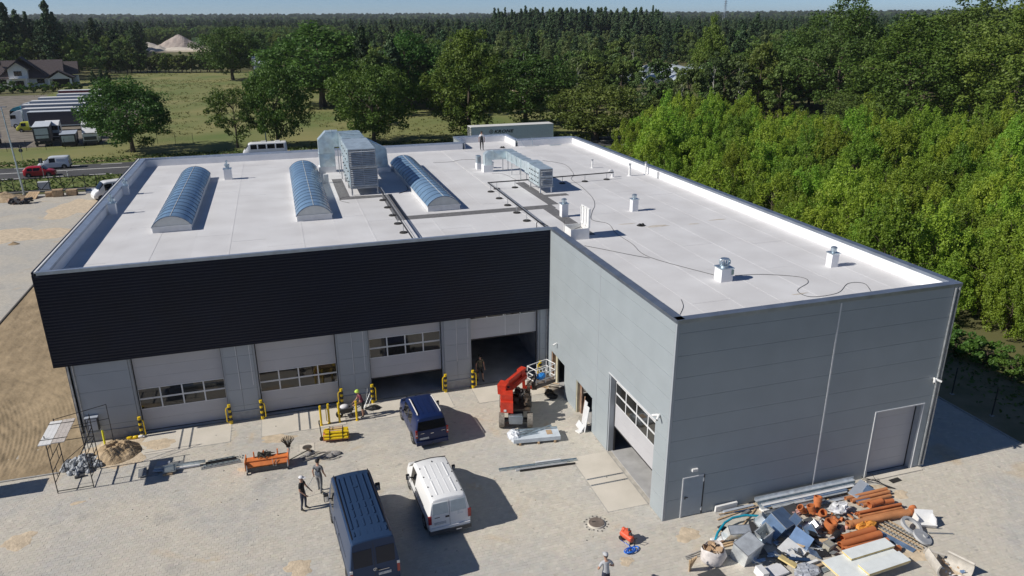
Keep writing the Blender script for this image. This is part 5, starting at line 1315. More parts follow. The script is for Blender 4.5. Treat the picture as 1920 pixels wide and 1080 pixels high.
def text_mesh(txt, size, m, parent, M, shear=.25, ext=.004, bold=.012, name='lettering'):
    c = bpy.data.curves.new(name, 'FONT'); c.body = txt; c.size = size; c.shear = shear; c.extrude = ext; c.offset = bold; c.resolution_u = 3; c.space_character = 1.12
    o = bpy.data.objects.new('tmp_text', c); COL.objects.link(o); bpy.context.view_layer.update()
    me = bpy.data.meshes.new_from_object(o.evaluated_get(bpy.context.evaluated_depsgraph_get())); bpy.data.objects.remove(o)
    me.materials.clear(); me.materials.append(m); return link(name, me, parent, M)
Mt = Matrix.Translation((4.05,-1.253,2.85))@Matrix.Rotation(R(90),4,'X')
text_mesh('KRONE', .82, M_black, kt, Mt@Matrix.Diagonal((1.12,.85,1,1)), bold=.03)
g = MB(); g.torus((3.5,-1.26,3.12),(0,1,0), .30, .035, 20, 5); g.box(3.42,3.48,-1.27,-1.25,2.95,3.3); g.tube([(3.48,-1.26,3.1),(3.64,-1.26,3.28)], .025, 5); g.tube([(3.48,-1.26,3.1),(3.64,-1.26,2.95)], .025, 5); g.build('emblem', M_black, kt)
M_tgrey = mat('trailer_grey', (.40,.44,.50), rough=.5, var=.05); M_tlt = mat('trailer_pale', (.62,.66,.70), rough=.45, var=.05); M_trd = mat('trailer_wine', (.22,.035,.05), rough=.5, var=.05); M_tdk = mat('trailer_dark', (.060,.055,.070), rough=.5, var=.1)
HL = R(-1.0)
trailer('dark sided pale roofed semi-trailer, front one of the parked row', (-62.8,151.0), HL, m=M_tdk, top=M_tlt)
trailer('grey semi-trailer with bright roof, second of the parked row', (-65.4,158.0), HL, m=M_tgrey)
tractor('white truck tractor on the second trailer of the parked row', (-65.8,158.2), HL+math.pi, M_vwht)
trailer('blue-grey semi-trailer with bright roof, third of the parked row', (-67.8,166.5), HL, m=M_tgrey)
tractor('turquoise truck tractor at the left end of the parked trailers', (-68.2,166.8), HL+math.pi, M_teal)
trailer('pale semi-trailer, fourth of the parked row', (-68.4,175.2), HL, m=M_tlt)
tractor('white truck tractor with rounded roof behind the turquoise one', (-68.8,175.5), HL+math.pi, M_vwht)
trailer('pale semi-trailer, fifth of the parked row', (-68.8,183.8), HL, m=M_tlt)
trailer('pale semi-trailer, sixth of the parked row', (-66.8,192.5), HL, m=M_tlt)
trailer('wine red sided semi-trailer at the back of the parked row', (-69.0,203.5), HL, m=M_trd)
tractor('white truck tractor parked facing the road beside the dark lorry', (-55.2,136.8), R(-88), M_vwht)
tractor('white truck tractor half hidden by the round tree', (-49.2,137.5), R(-88), M_vwht, 3.5)
tractor('low white truck tractor with dark front close to the verge', (-47.6,129.5), R(-85), M_vwht, 3.1)
def rigid(label, p, hd, L, W, H, m, top, front=True):
    t = thing('box_lorry', label, 'lorry', (p[0],p[1],0), hd); MB().box(0,L,-W/2,W/2,1.0,H).build('box_body', m, t); MB().box(-.04,L+.04,-W/2-.04,W/2+.04,H,H+.08).build('roof', top, t)
    if front: MB().box(L,L+.03,-W/2+.25,W/2-.25,H-1.35,H-.25).build('windscreen', M_tlt, t); MB().box(L,L+.04,-W/2+.3,W/2-.3,1.5,2.0).build('front_panel', M_tlt, t); MB().box(L+.0,L+.08,-W/2,W/2,.5,.9).build('bumper', M_black, t)
    MB().box(.2,L-.1,-.5,.5,.6,1.0).build('chassis', M_black, t)
    for x in (1.0,L-1.0):
        for sd in (-1,1): w = MB(); w.ring((x,sd*(W/2-.2)-.16,.48),(0,1,0),.26,.48,.32,16); o = w.build('wheel', M_rubber, t, 35); g = MB(); g.cyl((x,sd*(W/2-.2)-.1,.48),(x,sd*(W/2-.2)+.1,.48),.27,n=12); g.build('rim', M_rim, o, 35)
    return t
rigid('black lorry with pale flat roof facing the road', (-56.8,137.0), R(-80), 9.0, 2.6, 3.5, M_tdk, M_tlt)
rigid('low open lorry with grey tailboard between the black lorry and the round tree', (-51.6,132.0), R(-82), 5.5, 2.5, 2.2, M_tdk, M_tgrey)
rigid('white lorry cut off by the left picture edge', (-65.2,136.0), R(-86), 7.0, 2.5, 3.7, M_vwht, M_wht)
t, panel = vehicle('delivery_van', 'yellow-green small lorry cab among the dark parked vehicles', 'van', (-61.0,151.6), R(182), 4.6, 1.9, 2.0,
    [(0,1.9),(.1,1.98),(3.4,2.0),(3.7,1.9),(4.2,1.25),(4.5,1.0),(4.6,.8)], [(0,1.15),(3.4,1.15),(4.2,1.1),(4.6,.7)], [(0,.96),(.3,1),(4.2,.97),(4.6,.85)], .35, M_lime, [(2.7,3.6)], (3.72,4.2), (.9,3.7), .34)
# ================================================================== PEOPLE
M_skin = mat('skin', (.42,.24,.165), rough=.55, var=.05); M_hair = mat('dark_hair', (.03,.022,.017), rough=.7, var=.2, scale=20)
M_boot = mat('work_boots', (.045,.038,.032), rough=.7, var=.2); M_jean = mat('navy_trousers', (.030,.036,.060), rough=.9, var=.15, scale=9)
M_blk = mat('black_cloth', (.016,.016,.018), rough=.9, var=.2, scale=9); M_gry = mat('grey_cloth', (.16,.165,.175), rough=.9, var=.12, scale=9); M_lgry = mat('light_grey_cloth', (.44,.45,.47), rough=.9, var=.08, scale=9)
M_mar = mat('maroon_cloth', (.14,.03,.05), rough=.9, var=.2, scale=7); M_whc = mat('white_cloth', (.68,.68,.70), rough=.9, var=.05); M_camo = mat('camouflage_cloth', (.035,.032,.024), rough=.95, col2=(.17,.15,.10), scale=9, detail=1)
def person(label, p, face, h, shirt, legs, arms, sleeve=.55, short=False, lean=0.0, stride=.10, head_tilt=0.0, cap=None, helmet=None, group=None, z=0.0):
    """one skinned body; faces -Y before turning. arms: two (elbow, wrist) pairs in body space, right (-x) then left (+x)"""
    t = thing('person', label, 'person', (p[0],p[1],z), face, group)
    V = []; E = []; Rd = []; reg = []
    def v(pos, r, par=None, rg=None):
        V.append(Vector(pos)); Rd.append(r if isinstance(r, tuple) else (r,r))
        if par is not None: E.append((par, len(V)-1)); reg.append(rg)
        return len(V)-1
    ly = -math.sin(lean); lz = math.cos(lean)
    def up(x, d, f=0.0): return (x, ly*d+f, .95+lz*d)
    pel = v((0,0,.95), (.155,.115)); wai = v(up(0,.17), (.145,.105), pel, 'torso'); che = v(up(0,.38), (.175,.118), wai, 'torso'); top = v(up(0,.50), (.13,.085), che, 'torso')
    nk = v(up(0,.57,-.005), .056, top, 'head'); hy = -math.sin(lean+head_tilt); hz = math.cos(lean+head_tilt); b = Vector(up(0,.62,-.01))
    h1 = v(b, .070, nk, 'head'); h2 = v(b+Vector((0,hy*.09-.012,hz*.09)), (.082,.098), h1, 'head'); h3 = v(b+Vector((0,hy*.17,hz*.17)), .066, h2, 'head')
    fd = Vector((0,-hz,hy)); nose = v(V[h2]+fd*.105+Vector((0,0,-.01)), .014, h2, 'head')
    for s in (-1,1): v(V[h2]+Vector((s*.084,.01,0)), .016, h2, 'head')
    for s, (el, wr) in zip((-1,1), arms):
        sh = v(up(s*.185,.46), .068, top, 'torso'); e = v(el, .045, sh, 'arm'); w = v(wr, .030, e, 'fore')
        d = (Vector(wr)-Vector(el)).normalized(); side = d.cross(Vector((0,-1,0))); side = side.normalized() if side.length > .1 else Vector((1,0,0))
        pm = v(Vector(wr)+d*.075, (.036,.02), w, 'hand')
        for k, ln in enumerate((.075,.085,.08,.062)):
            o_ = side*((k-1.5)*.021); f1 = v(V[pm]+d*.035+o_, .010, pm, 'hand'); v(V[f1]+d*ln*.8+Vector((0,-.016,0)), .008, f1, 'hand')
        v(Vector(wr)+d*.05+side*.05+Vector((0,-.02,0)), .011, w, 'hand')
    for s in (-1,1):
        st = s*stride; hp = v((s*.095,0,.90), .100, pel, 'hip'); kn = v((s*.115,-.03-st*.6,.50), .066, hp, 'thigh'); an = v((s*.12,.03-st,.10), .043, kn, 'shin')
        hl = v((s*.12,.06-st,.04), .040, an, 'foot'); v((s*.135,-.15-st,.032), .036, an, 'foot')
    me = bpy.data.meshes.new('body'); me.from_pydata([tuple(x) for x in V], E, [])
    o = bpy.data.objects.new('tmp_body', me); COL.objects.link(o)
    sk = o.modifiers.new('skin','SKIN'); sk.branch_smoothing = .3
    lay = me.skin_vertices[0].data
    for i, r in enumerate(Rd): lay[i].radius = r; lay[i].use_root = (i == pel)
    o.modifiers.new('sub','SUBSURF').levels = 1
    bpy.context.view_layer.update(); dg = bpy.context.evaluated_depsgraph_get()
    bm_ = bpy.data.meshes.new_from_object(o.evaluated_get(dg)); bpy.data.objects.remove(o); bm_.name = 'body'
    bm_.materials.clear()
    for m_ in (M_skin, shirt, legs, M_boot): bm_.materials.append(m_)
    segs = [(V[a], V[b]) for a, b in E]
    for f in bm_.polygons:
        best = (9, 0, 0)
        for k, (a, b2) in enumerate(segs):
            ab = b2-a; tt = max(0, min(1, (f.center-a).dot(ab)/ab.length_squared)); d = (f.center-(a+ab*tt)).length
            if d < best[0]: best = (d, k, tt)
        rg, tt = reg[best[1]], best[2]
        f.material_index = {'torso':1,'head':0,'hand':0,'fore':(1 if sleeve > 1 and tt < sleeve-1 else 0),'arm':(1 if tt < sleeve else 0),'hip':2,'thigh':(2 if not short or tt < .85 else 0),'shin':(0 if short else 2),'foot':3}[rg]
        if rg == 'torso' and f.center.z < .96: f.material_index = 2
        f.use_smooth = True
    bd = link('body', bm_, t); hc = V[h2]
    up_ = Vector((0,hy,hz))
    hd = MB(); hd.ball((0,0,0),(.094,.110,.092),12,8); hd.v = [tuple(hc+Vector((x,y*1.0+.012,z+.055)) if z > -.01 else hc+Vector((x*.96,y*.9+.035,z*.9+.055))) for x,y,z in hd.v]; hd.build('hair', M_hair, t, True)
    for s in (-1,1): MB().ball(hc+fd*.092+Vector((s*.033,0,.018)),.011,6,5).build('eye', M_black, t)
    MB().obox(hc+fd*.098+Vector((0,0,-.045)),(.045,.012,.010)).build('mouth', M_mar, t)
    if cap:
        c = MB(); c.ball((0,0,0),(.104,.118,.085),14,8); c.v = [tuple(hc+Vector((x,y+.005,max(z,-.005)+.075))) for x,y,z in c.v]; cp = c.build('cap', cap, t, True)
        MB().obox(hc+fd*.145+Vector((0,0,.075)),(.15,.12,.012), rot(.15,0,0), .03).build('cap_peak', cap, cp)
    if helmet:
        c = MB(); c.ball((0,0,0),(.125,.145,.12),14,8); c.v = [tuple(hc+Vector((x,y+.005,max(z,-.01)+.06))) for x,y,z in c.v]; cp = c.build('helmet', helmet, t, True); MB().cyl(hc+Vector((0,0,.05)),hc+Vector((0,0,.062)),.155,.15,n=16).build('helmet_rim', helmet, cp)
    t.scale = (h/1.78,)*3
    return t
AR = lambda s, ox=.06, fy=-.02, wy=-.06, wz=.90: ((s*(.20+ox),fy+.03,1.16),(s*(.21+ox),wy,wz))
person('man in black t-shirt and white cap, standing with arms lowered left of the navy van', (-15.36,5.78), R(62), 1.80, M_blk, M_jean, [((-.26,-.02,1.17),(-.22,-.22,1.0)), ((.25,-.05,1.17),(.20,-.26,1.02))], stride=.04, cap=M_whc)
g2 = person('man in grey work dungarees and dark cap, standing at the front of the navy van', (-14.56,6.95), R(150), 1.80, M_gry, M_gry, [AR(-1,.05,-.02,-.10,.92), AR(1,.07,0,-.02,.92)], stride=.13, cap=M_blk)
m_ = MB(); m_.tube([(-.10,.125,1.38),(.0,.13,1.20),(.10,.125,1.38)], .022, 6); m_.box(-.12,.12,.09,.125,1.0,1.2); m_.build('dungaree_straps', mat('slate_cloth',(.10,.12,.15), rough=.9), g2)
t = thing('thin_rod', 'thin metal rod held by the man in grey dungarees', 'rod', (-14.80,7.0,0)); MB().tube([(0,0,.9),(-.55,-.25,.15)], .012, 6).build('rod', M_steel2, t)
person('man with lime helmet, maroon shirt and shorts working beside the yellow posts', (-11.75,13.62), R(-78), 1.76, M_mar, M_blk, [((-.25,-.22,1.10),(-.16,-.46,.98)), ((.25,-.22,1.10),(.16,-.46,.98))], short=True, lean=.30, stride=.06, head_tilt=.25, helmet=mat('lime_helmet',(.50,.68,.10), rough=.35, var=.05))
person('man in camouflage t-shirt and shorts walking out of the open doorway', (-4.25,15.85), R(12), 1.78, M_camo, M_blk, [AR(-1,.05,.02,.02), AR(1,.06,-.02,-.08)], short=True, stride=.16, cap=M_blk)
person('man in light grey t-shirt and cap at the bottom edge, seen from behind', (-4.24,-3.25), R(180), 1.80, M_lgry, M_jean, [((-.33,-.02,1.18),(-.16,-.24,1.10)), ((.33,-.02,1.18),(.16,-.24,1.10))], lean=.12, stride=.03, head_tilt=.15, cap=M_lgry)
r1 = person('man in white shirt and dark bib overalls standing on the roof by the notch', (4.28,46.5), R(165), 1.84, M_whc, M_blk, [AR(-1,.04,0,-.02), AR(1,.04,0,-.05)], stride=.05, z=ZR)
m_ = MB(); m_.prism([(-.15,.95),(.15,.95),(.13,1.25),(.02,1.42),(-.13,1.25)], 'y', .085, .125); m_.build('bib', M_blk, r1)
# ================================================================== YARD OBJECTS
# -- striped guard posts at the garage doors
M_stripe = M_black
def guard(label, x, y, sd):
    t = thing('guard_post', label, 'bollard', (x,y,0), 0, 'striped guard posts at the garage doors')
    MB().cyl((0,0,0),(0,0,1.22),.085,n=12).build('post', M_yel, t, 40)
    for k in range(3): MB().cyl((0,0,.22+k*.33),(0,0,.40+k*.33),.0885,n=12).build('black_band', M_black, t, 40)
    MB().tube([(sd*.07,-.0,1.05),(sd*.17,-.06,1.0),(sd*.19,-.06,.9),(sd*.19,-.06,.18),(sd*.07,0,.1)], .032, 8).build('guard_hoop', M_yel, t, 40)
for k, (a, b, _, _) in enumerate(OPD):
    nm = ('first','second','third','fourth')[k]
    guard('striped guard post left of the %s garage door from the left' % nm, a+.08, 15.05, 1)
    guard('striped guard post right of the %s garage door from the left' % nm, b-.05, 15.05, -1)
# -- loose yellow posts standing on the apron
for k, (x, y, br) in enumerate(((-14.10,13.32,0),(-13.66,13.42,1),(-13.10,13.36,0),(-12.14,13.28,0))):
    lb = ('yellow steel post standing near the pallet truck handle, leftmost of four','yellow steel post with a side bar, second of the four standing posts','yellow steel post left of the man with the lime helmet','yellow steel post in front of the man with the lime helmet')[k]
    t = thing('steel_post', lb, 'post', (x,y,0), 0, 'loose yellow posts on the apron'); MB().cyl((0,0,0),(0,0,1.22),.062,n=12).build('tube', M_yel, t, 40); MB().cyl((0,0,0),(0,0,.02),.10,n=14).build('foot_plate', M_yel, t)
    if br: MB().tube([(-.06,-.02,.95),(-.13,-.04,.9),(-.13,-.04,.2),(-.06,-.02,.15)], .024, 6).build('side_bar', M_yel, t, 40)
# -- pallet truck with a bundle of yellow posts
t = thing('pallet_truck', 'orange pallet truck with black loop handle under the yellow posts', 'pallet truck', (-14.18,11.72,0), R(-7))
M_orng = mat('truck_orange', (.55,.20,.10), rough=.5, var=.15, scale=5)
g = MB(); g.box(.25,1.45,-.27,-.10,.09,.17); g.box(.25,1.45,.10,.27,.09,.17); g.box(.10,.28,-.30,.30,.09,.46); g.build('forks', M_orng, t)
g = MB(); g.cyl((-.02,-.09,.09),(-.02,.09,.09),.09,n=12); g.build('steer_wheel', M_black, t, 40)
for y in (-.18,.18): MB().cyl((1.35,y-.05,.05),(1.35,y+.05,.05),.05,n=10).build('load_wheel', M_black, t, 40)
g = MB(); g.tube([(0,0,.15),(-.04,0,.9)], .028, 8); g.tube([(-.04,0,.9),(-.04,-.17,1.02),(-.06,-.17,1.13),(-.07,0,1.17),(-.06,.17,1.13),(-.04,.17,1.02),(-.04,0,.9)], .02, 8); g.build('handle', M_black, t, 40)
t = thing('post_bundle', 'bundle of yellow steel posts strapped on the pallet truck', 'bundle of posts', (-13.42,11.62,.17), R(-7))
for j, (y, z) in enumerate([(-.34+.17*i,.08) for i in range(5)]+[(-.30+.17*i,.225) for i in range(4)]+[(-.22+.17*i,.37) for i in range(3)]):
    dx = .05*math.sin(j*2.3); MB().cyl((-.60+dx,y,z),(.64+dx,y,z),.072,n=12).build('steel_post', M_yel, t, 40)
g = MB()
for x in (-.32,.36): g.prism([(-.46,.0),(.46,.0),(.30,.46),(-.30,.46)], 'x', x-.015, x+.015)
g.build('strap', M_black, t); M_card = mat('cardboard', (.42,.29,.18), rough=.9, var=.12, scale=5)
for k in range(3): MB().obox((.02,-.17+.19*k,.452+.01*(k==1)),(.66,.07,.02), rotz(.02*k)).build('wood_batten', mat('pinkish_batten',(.52,.36,.27), rough=.9, var=.15), t)
# -- rotary sweeper attachment
M_swp = mat('sweeper_orange', (.66,.20,.055), rough=.5, var=.10, scale=3)
t = thing('sweeper_attachment', 'orange sweeper attachment with upright black side brush', 'sweeper', (-16.95,9.95,0), R(-2))
g = MB(); g.prism([(-.32,.20),(-.40,.38),(-.16,.62),(.12,.62),(.36,.45),(.36,.22)], 'x', -1.02, 1.0); g.build('hood', M_swp, t)
g = MB(); g.box(-1.06,-1.02,-.42,.40,.18,.66); g.box(1.0,1.04,-.42,.40,.18,.66); g.build('end_plate', M_swp, t)
MB().cyl((-.98,-.02,.22),(.96,-.02,.22),.19,n=16).build('brush_roll', M_grime, t, 40); MB().box(-.98,.98,-.42,-.40,.08,.30).build('rubber_skirt', M_plug, t)
g = MB(); g.tube([(-1.0,-.22,.60),(1.0,-.22,.60)], .035, 8); g.build('spray_bar', M_swp, t, 40)
for x in (-.62,-.15,.52): MB().prism([(-.02,.60),(.16,.60),(.12,.92),(.04,.92)], 'x', x-.03, x+.03).build('bracket', M_swp, t)
g = MB(); rr_ = random.Random(12); g.box(-.45,.20,-.02,.20,.62,.78)
for k in range(9): g.tube([(rr_.uniform(-.5,.3),rr_.uniform(-.1,.2),.66),(rr_.uniform(-.4,.3),rr_.uniform(-.1,.25),rr_.uniform(.8,1.0)),(rr_.uniform(-.5,.4),rr_.uniform(-.3,.2),.66)], .022, 5)
g.build('hose_bundle', mat('oily_hoses',(.07,.075,.06), rough=.6, var=.3, scale=9), t)
g = MB(); g.tube([(.25,-.3,.62),(.3,-.46,.3),(.42,-.46,.28),(.45,-.3,.6)], .014, 5); g.build('loose_hose', mat('grey_hose',(.35,.34,.32), rough=.7), t)
for x in (-.98,.98):
    g = MB(); g.tube([(x,-.38,.5),(x,-.46,.08)], .03, 6); g.build('support_leg', M_steel2, t); MB().cyl((x-.03,-.48,.07),(x+.03,-.48,.07),.07,n=10).build('caster', M_black, t, 40)
g = MB(); g.tube([(1.02,.05,.5),(1.10,.05,.82),(1.08,.05,1.0)], .045, 8); arm = g.build('brush_arm', M_steel2, t, 40)
g = MB()
for k in range(18):
    a = 2*math.pi*k/18
    for j in range(2): b = a+.15*j; g.tube([(1.08+.07*math.cos(a),.05+.07*math.sin(a),1.02),(1.08+(.20-.06*j)*math.cos(b),.05+(.20-.06*j)*math.sin(b),1.26+.03*j),(1.08+(.33-.1*j)*math.cos(b),.05+(.33-.1*j)*math.sin(b),1.42+.04*j)], .014, 4)
b_ = g.build('side_brush', mat('brush_bristle',(.045,.035,.025), rough=.9), t); g = MB(); g.cyl((1.08,.05,.98),(1.08,.05,1.04),.11,n=12); g.build('brush_hub', M_black, t)
t = thing('broom', 'dark broom lying beside the sweeper brush', 'broom', (-15.55,10.35,.05), R(30)); MB().tube([(-.5,0,.02),(.75,0,.10)], .025, 6).build('stick', M_black, t); MB().box(.7,.8,-.2,.2,.0,.12).build('head', M_grime, t)
# -- canvas and slings heaped on the paving
t = thing('sling_heap', 'heap of pale lifting slings and canvas by the square drain', 'slings', (-14.3,10.15,0))
rr_ = random.Random(21)
for k, c in enumerate(((.34,.32,.29),(.30,.28,.26),(.22,.22,.25),(.40,.38,.35),(.26,.24,.21),(.36,.33,.30))):
    P = []; x, y = -1.0+.1*k, -.35+.12*k
    for i in range(9): P.append((-.95+i*.24+rr_.uniform(-.05,.05), y+.16*math.sin(i*.8+k)+rr_.uniform(-.05,.05), .03+.02*(i%2)))
    o = MB().tube(P, [.018+.02*rr_.random() for _ in P], 5).build('sling', mat('sling_%s' % 'abcdef'[k], c, rough=1, var=.2, scale=9), t, 60)
for cx, cy, rx in ((-.65,.32,.20),(.68,-.05,.30),(.45,-.22,.24)):
    g = MB(); g.ball((0,0,0),(rx,rx*.7,.10),12,6); g.v = [(cx+x*(1+.25*rr_.uniform(-1,1)),cy+y*(1+.25*rr_.uniform(-1,1)),max(.008,z+.05+.05*rr_.uniform(-1,1))) for x,y,z in g.v]; g.build('canvas', mat('pale_canvas',(.40,.37,.33), rough=1, col2=(.20,.20,.22), scale=7), t, 60)
# -- manholes
t = thing('manhole', 'round manhole with concrete collar among cut paving by the wing corner', 'manhole', (MH1.x,MH1.y,0))
MB().cyl((0,0,-.05),(0,0,.07),.40,.37,n=28).build('collar', M_conc, t, 40); MB().cyl((0,0,.07),(0,0,.095),.34,n=28).build('cover', mat('rust_cover',(.155,.125,.105), rough=.8, var=.15, scale=6, bump=.2), t, 40)
g = MB(); g.torus((-.14,.06,.10),(0,0,1),.035,.010,12,5); g.torus((-.06,.05,.10),(0,0,1),.03,.010,12,5); g.build('lifting_eye', M_black, t)
g = MB()
for k in range(17):
    a = 2*math.pi*k/17; r_ = .50+.05*math.sin(k*2.1); g.obox((r_*math.cos(a),r_*math.sin(a),.002),(.07,.055,.012), rotz(a+.4))
g.build('open_joint', M_black, t)['kind'] = 'stuff'; MB().cyl((0,0,-.02),(0,0,-.001),.56,n=28).build('sand_bed', MATS['jointing_sand'], t)
t = thing('manhole', 'square concrete drain frame with round iron grate behind the slings', 'manhole', (MH2.x,MH2.y,0))
MB().box(-.37,.37,-.37,.37,-.05,.012).build('frame', M_conc, t); MB().cyl((0,0,.0),(0,0,.022),.25,n=24).build('cover', mat('iron_cover',(.11,.095,.08), rough=.7, var=.2), t, 40)
g = MB()
for k in range(-3,4): g.box(k*.058-.014,k*.058+.014,-.13,.13,.016,.0255)
g.build('grate_slot', M_black, t)
# -- steel pieces lying about
t = thing('steel_frame_pile', 'small pile of grey steel ladder frames left of the orange sweeper', 'steel frames', (-19.15,11.05,0), R(3))
for k, (y, z) in enumerate(((-.30,.06),(-.12,.05),(.05,.10),(.25,.06))):
    g = MB(); L0 = 1.05-.1*k; g.box(-L0,L0-.2,y-.03,y+.03,z-.05,z); g.box(-L0,L0-.2,y+.10,y+.14,z-.05,z)
    for i in range(7): g.box(-L0+.1+i*.26,-L0+.13+i*.26,y,y+.12,z-.04,z-.012)
    g.build('ladder_frame', (M_steel2,M_steel,M_black,M_steel)[k], t)
t = thing('sheet_pile', 'dark steel sheets and a bright box section lying by the scaffold shadow', 'sheet steel', (-22.0,11.2,0), R(-2))
for k, (x, y, w, d, z, rz, m) in enumerate(((-.95,-.05,.38,.75,.10,.15,M_steel2),(-.45,.0,.45,.8,.05,.05,M_steel2),(-.1,.25,.6,.9,.12,-.1,M_tgrey),(.35,-.28,.62,.42,.18,.02,M_steel),(.4,.35,1.0,.25,.10,.06,M_steel2))): MB().obox((x,y,z),(w,d,.05), rot(.12*(k%2),.1*(k%3-1),rz)).build('steel_sheet', m, t)
g = MB(); g.box(-.4,2.0,-.06,.08,.16,.26); g.build('box_section', M_steel, t); MB().obox((1.1,-.12,.10),(1.3,.10,.08), rotz(.05)).build('bright_profile', M_frame, t); MB().box(.05,.5,-.55,-.42,.0,.10).build('wood_block', M_wood, t)
t = thing('panel_stack', 'stack of pale wrapped panels on pallet in front of the boom lift', 'panel stack', (-3.2,8.35,0), R(-8))
for k in range(3): MB().box(-1.25,1.3,-.52+.0*k,.50,.14+.075*k,.21+.075*k).build('panel', mat('pale_blue_panel',(.56,.62,.68), rough=.45, var=.06), t)
for x in (-.9,.1,1.0): MB().box(x-.05,x+.05,-.56,.54,0,.13).build('pallet_bearer', M_wood, t)
for k, (a, b, r_) in enumerate((((-1.2,.38,.42),(1.28,.30,.44),.045),((-1.0,-.25,.41),(1.0,.52,.44),.05),((-1.15,.05,.41),(.3,.22,.42),.045),((-1.25,-.30,.40),(.15,-.05,.42),.03))): g = MB(); beam(g,a,b,r_*1.8,r_*1.4); g.build('steel_profile', M_steel, t)
g = MB(); rr_ = random.Random(33); g.ball((-1.1,.05,.28),(.34,.58,.22),12,8); g.v = [(x+.08*rr_.uniform(-1,1),y+.08*rr_.uniform(-1,1),max(.01,z+.07*rr_.uniform(-1,1))) for x,y,z in g.v]; g.build('plastic_wrap', mat('crumpled_film',(.66,.69,.74), rough=.25, var=.15, scale=9), t)
MB().box(.62,.92,-.25,.2,.365,.372).build('label_sheet', M_card, t)
t = thing('long_profiles', 'long grey metal channels lying on the paving near the wing apron', 'metal profiles', (-3.9,5.80,0), R(-4))
for k, (x0, x1, y, w, m) in enumerate(((-2.0,2.1,.12,.16,M_steel),(-1.2,1.5,-.10,.12,M_frame),(-1.0,1.9,-.22,.05,M_black),(-.1,1.25,.20,.10,M_frame))):
    g = MB(); g.box(x0,x1,y-w/2,y+w/2,.01+.02*(k==3)+.1*(k==3),.035+.12*(k==3)); g.box(x0,x1,y-w/2,y-w/2+.015,.03,.10); g.box(x0,x1,y+w/2-.015,y+w/2,.03,.10); g.build('metal_channel', m, t)
t = thing('white_boards', 'white and brown boards leaning in the second raw doorway', 'boards', (-.05,8.6,0))
for k, (y, w, m) in enumerate(((.36,.10,M_oldw),(.10,.34,M_curb),(-.20,.36,M_curb))): MB().obox((-.14-.05*k,y-.1,.95-.1*k),(.03,w,1.7-.1*k), rot(0,R(5+2*k),R(3*k))).build('board', m, t)
MB().obox((-.42,.0,.17),(.05,.8,.36), rot(0,R(34),0)).build('board', M_curb, t); MB().obox((-.62,-.30,.03),(.25,.35,.04), rotz(.4)).build('board', M_wht, t)
t = thing('tarpaulin_shade', 'crumpled sheeting and painted-in basket shade under the first raw doorway', 'sheeting', (-.7,12.7,0)); g = MB(); rr_ = random.Random(14); g.ball((0,0,0),(.32,.65,.14),14,7); g.v = [(x+.12*rr_.uniform(-1,1),y+.12*rr_.uniform(-1,1),max(.008,z+.06+.08*rr_.uniform(-1,1))) for x,y,z in g.v]; g.build('sheet', M_black, t)  # black lump stands for the shade under the basket as well as clutter
t = thing('pale_batten_heap', 'pale sticks lying in front of the first raw doorway', 'sticks', (-.55,13.6,0)); rr_ = random.Random(15)
for k in range(6): a = rr_.uniform(0,3); MB().obox((rr_.uniform(-.4,.4),rr_.uniform(-.5,.5),.05+.04*k),(1.1,.05,.04), rot(0,rr_.uniform(-.1,.1),a)).build('stick', M_wood, t)
# -- wheelbarrow
t = thing('wheelbarrow', 'dark wheelbarrow with white bag beside the man in the lime helmet', 'wheelbarrow', (-12.75,13.95,0), R(10))
g = MB(); g.prism([(-.42,.62),(.50,.58),(.32,.30),(-.28,.34)], 'y', -.28, .28); g.build('tray', M_plug, t); g = MB(); g.ring((-.42+.12,-.05,.21),(0,1,0),.11,.21,.10,16); g.build('wheel', M_rubber, t, 40)
g = MB(); g.tube([(-.35,-.2,.25),(.3,-.26,.38),(.95,-.28,.62)], .02, 6); g.tube([(-.35,.2,.25),(.3,.26,.38),(.95,.28,.62)], .02, 6); g.build('handle', M_black, t, 40); g = MB(); g.tube([(.35,-.2,.36),(.40,-.2,0),(.40,.2,0),(.35,.2,.36)], .018, 6); g.build('leg', M_black, t)
g = MB(); g.ball((0,0,.62),(.26,.22,.13),10,7); g.build('bag', M_whc, t, True)
t = thing('dark_net_heap', 'black tangled strap heap on the apron beside the wheelbarrow', 'heap', (-11.1,14.35,0)); g = MB(); g.ball((0,0,.05),(.45,.25,.12),10,6); rr_ = random.Random(5); g.v = [(x+.06*rr_.uniform(-1,1),y+.06*rr_.uniform(-1,1),max(.008,z+.05*rr_.uniform(-1,1))) for x,y,z in g.v]; g.build('straps', M_black, t)
t = thing('thin_rebars', 'thin rods leaning on the column behind the helmet man', 'rods', (-11.5,14.9,0)); g = MB(); g.tube([(0,-.2,.0),(.25,.22,1.1)], .012, 5); g.tube([(-.1,-.3,.0),(.45,.22,.9)], .012, 5); g.tube([(.1,-.3,.0),(.6,.22,.7)], .012, 5); g.build('rods', M_steel2, t)
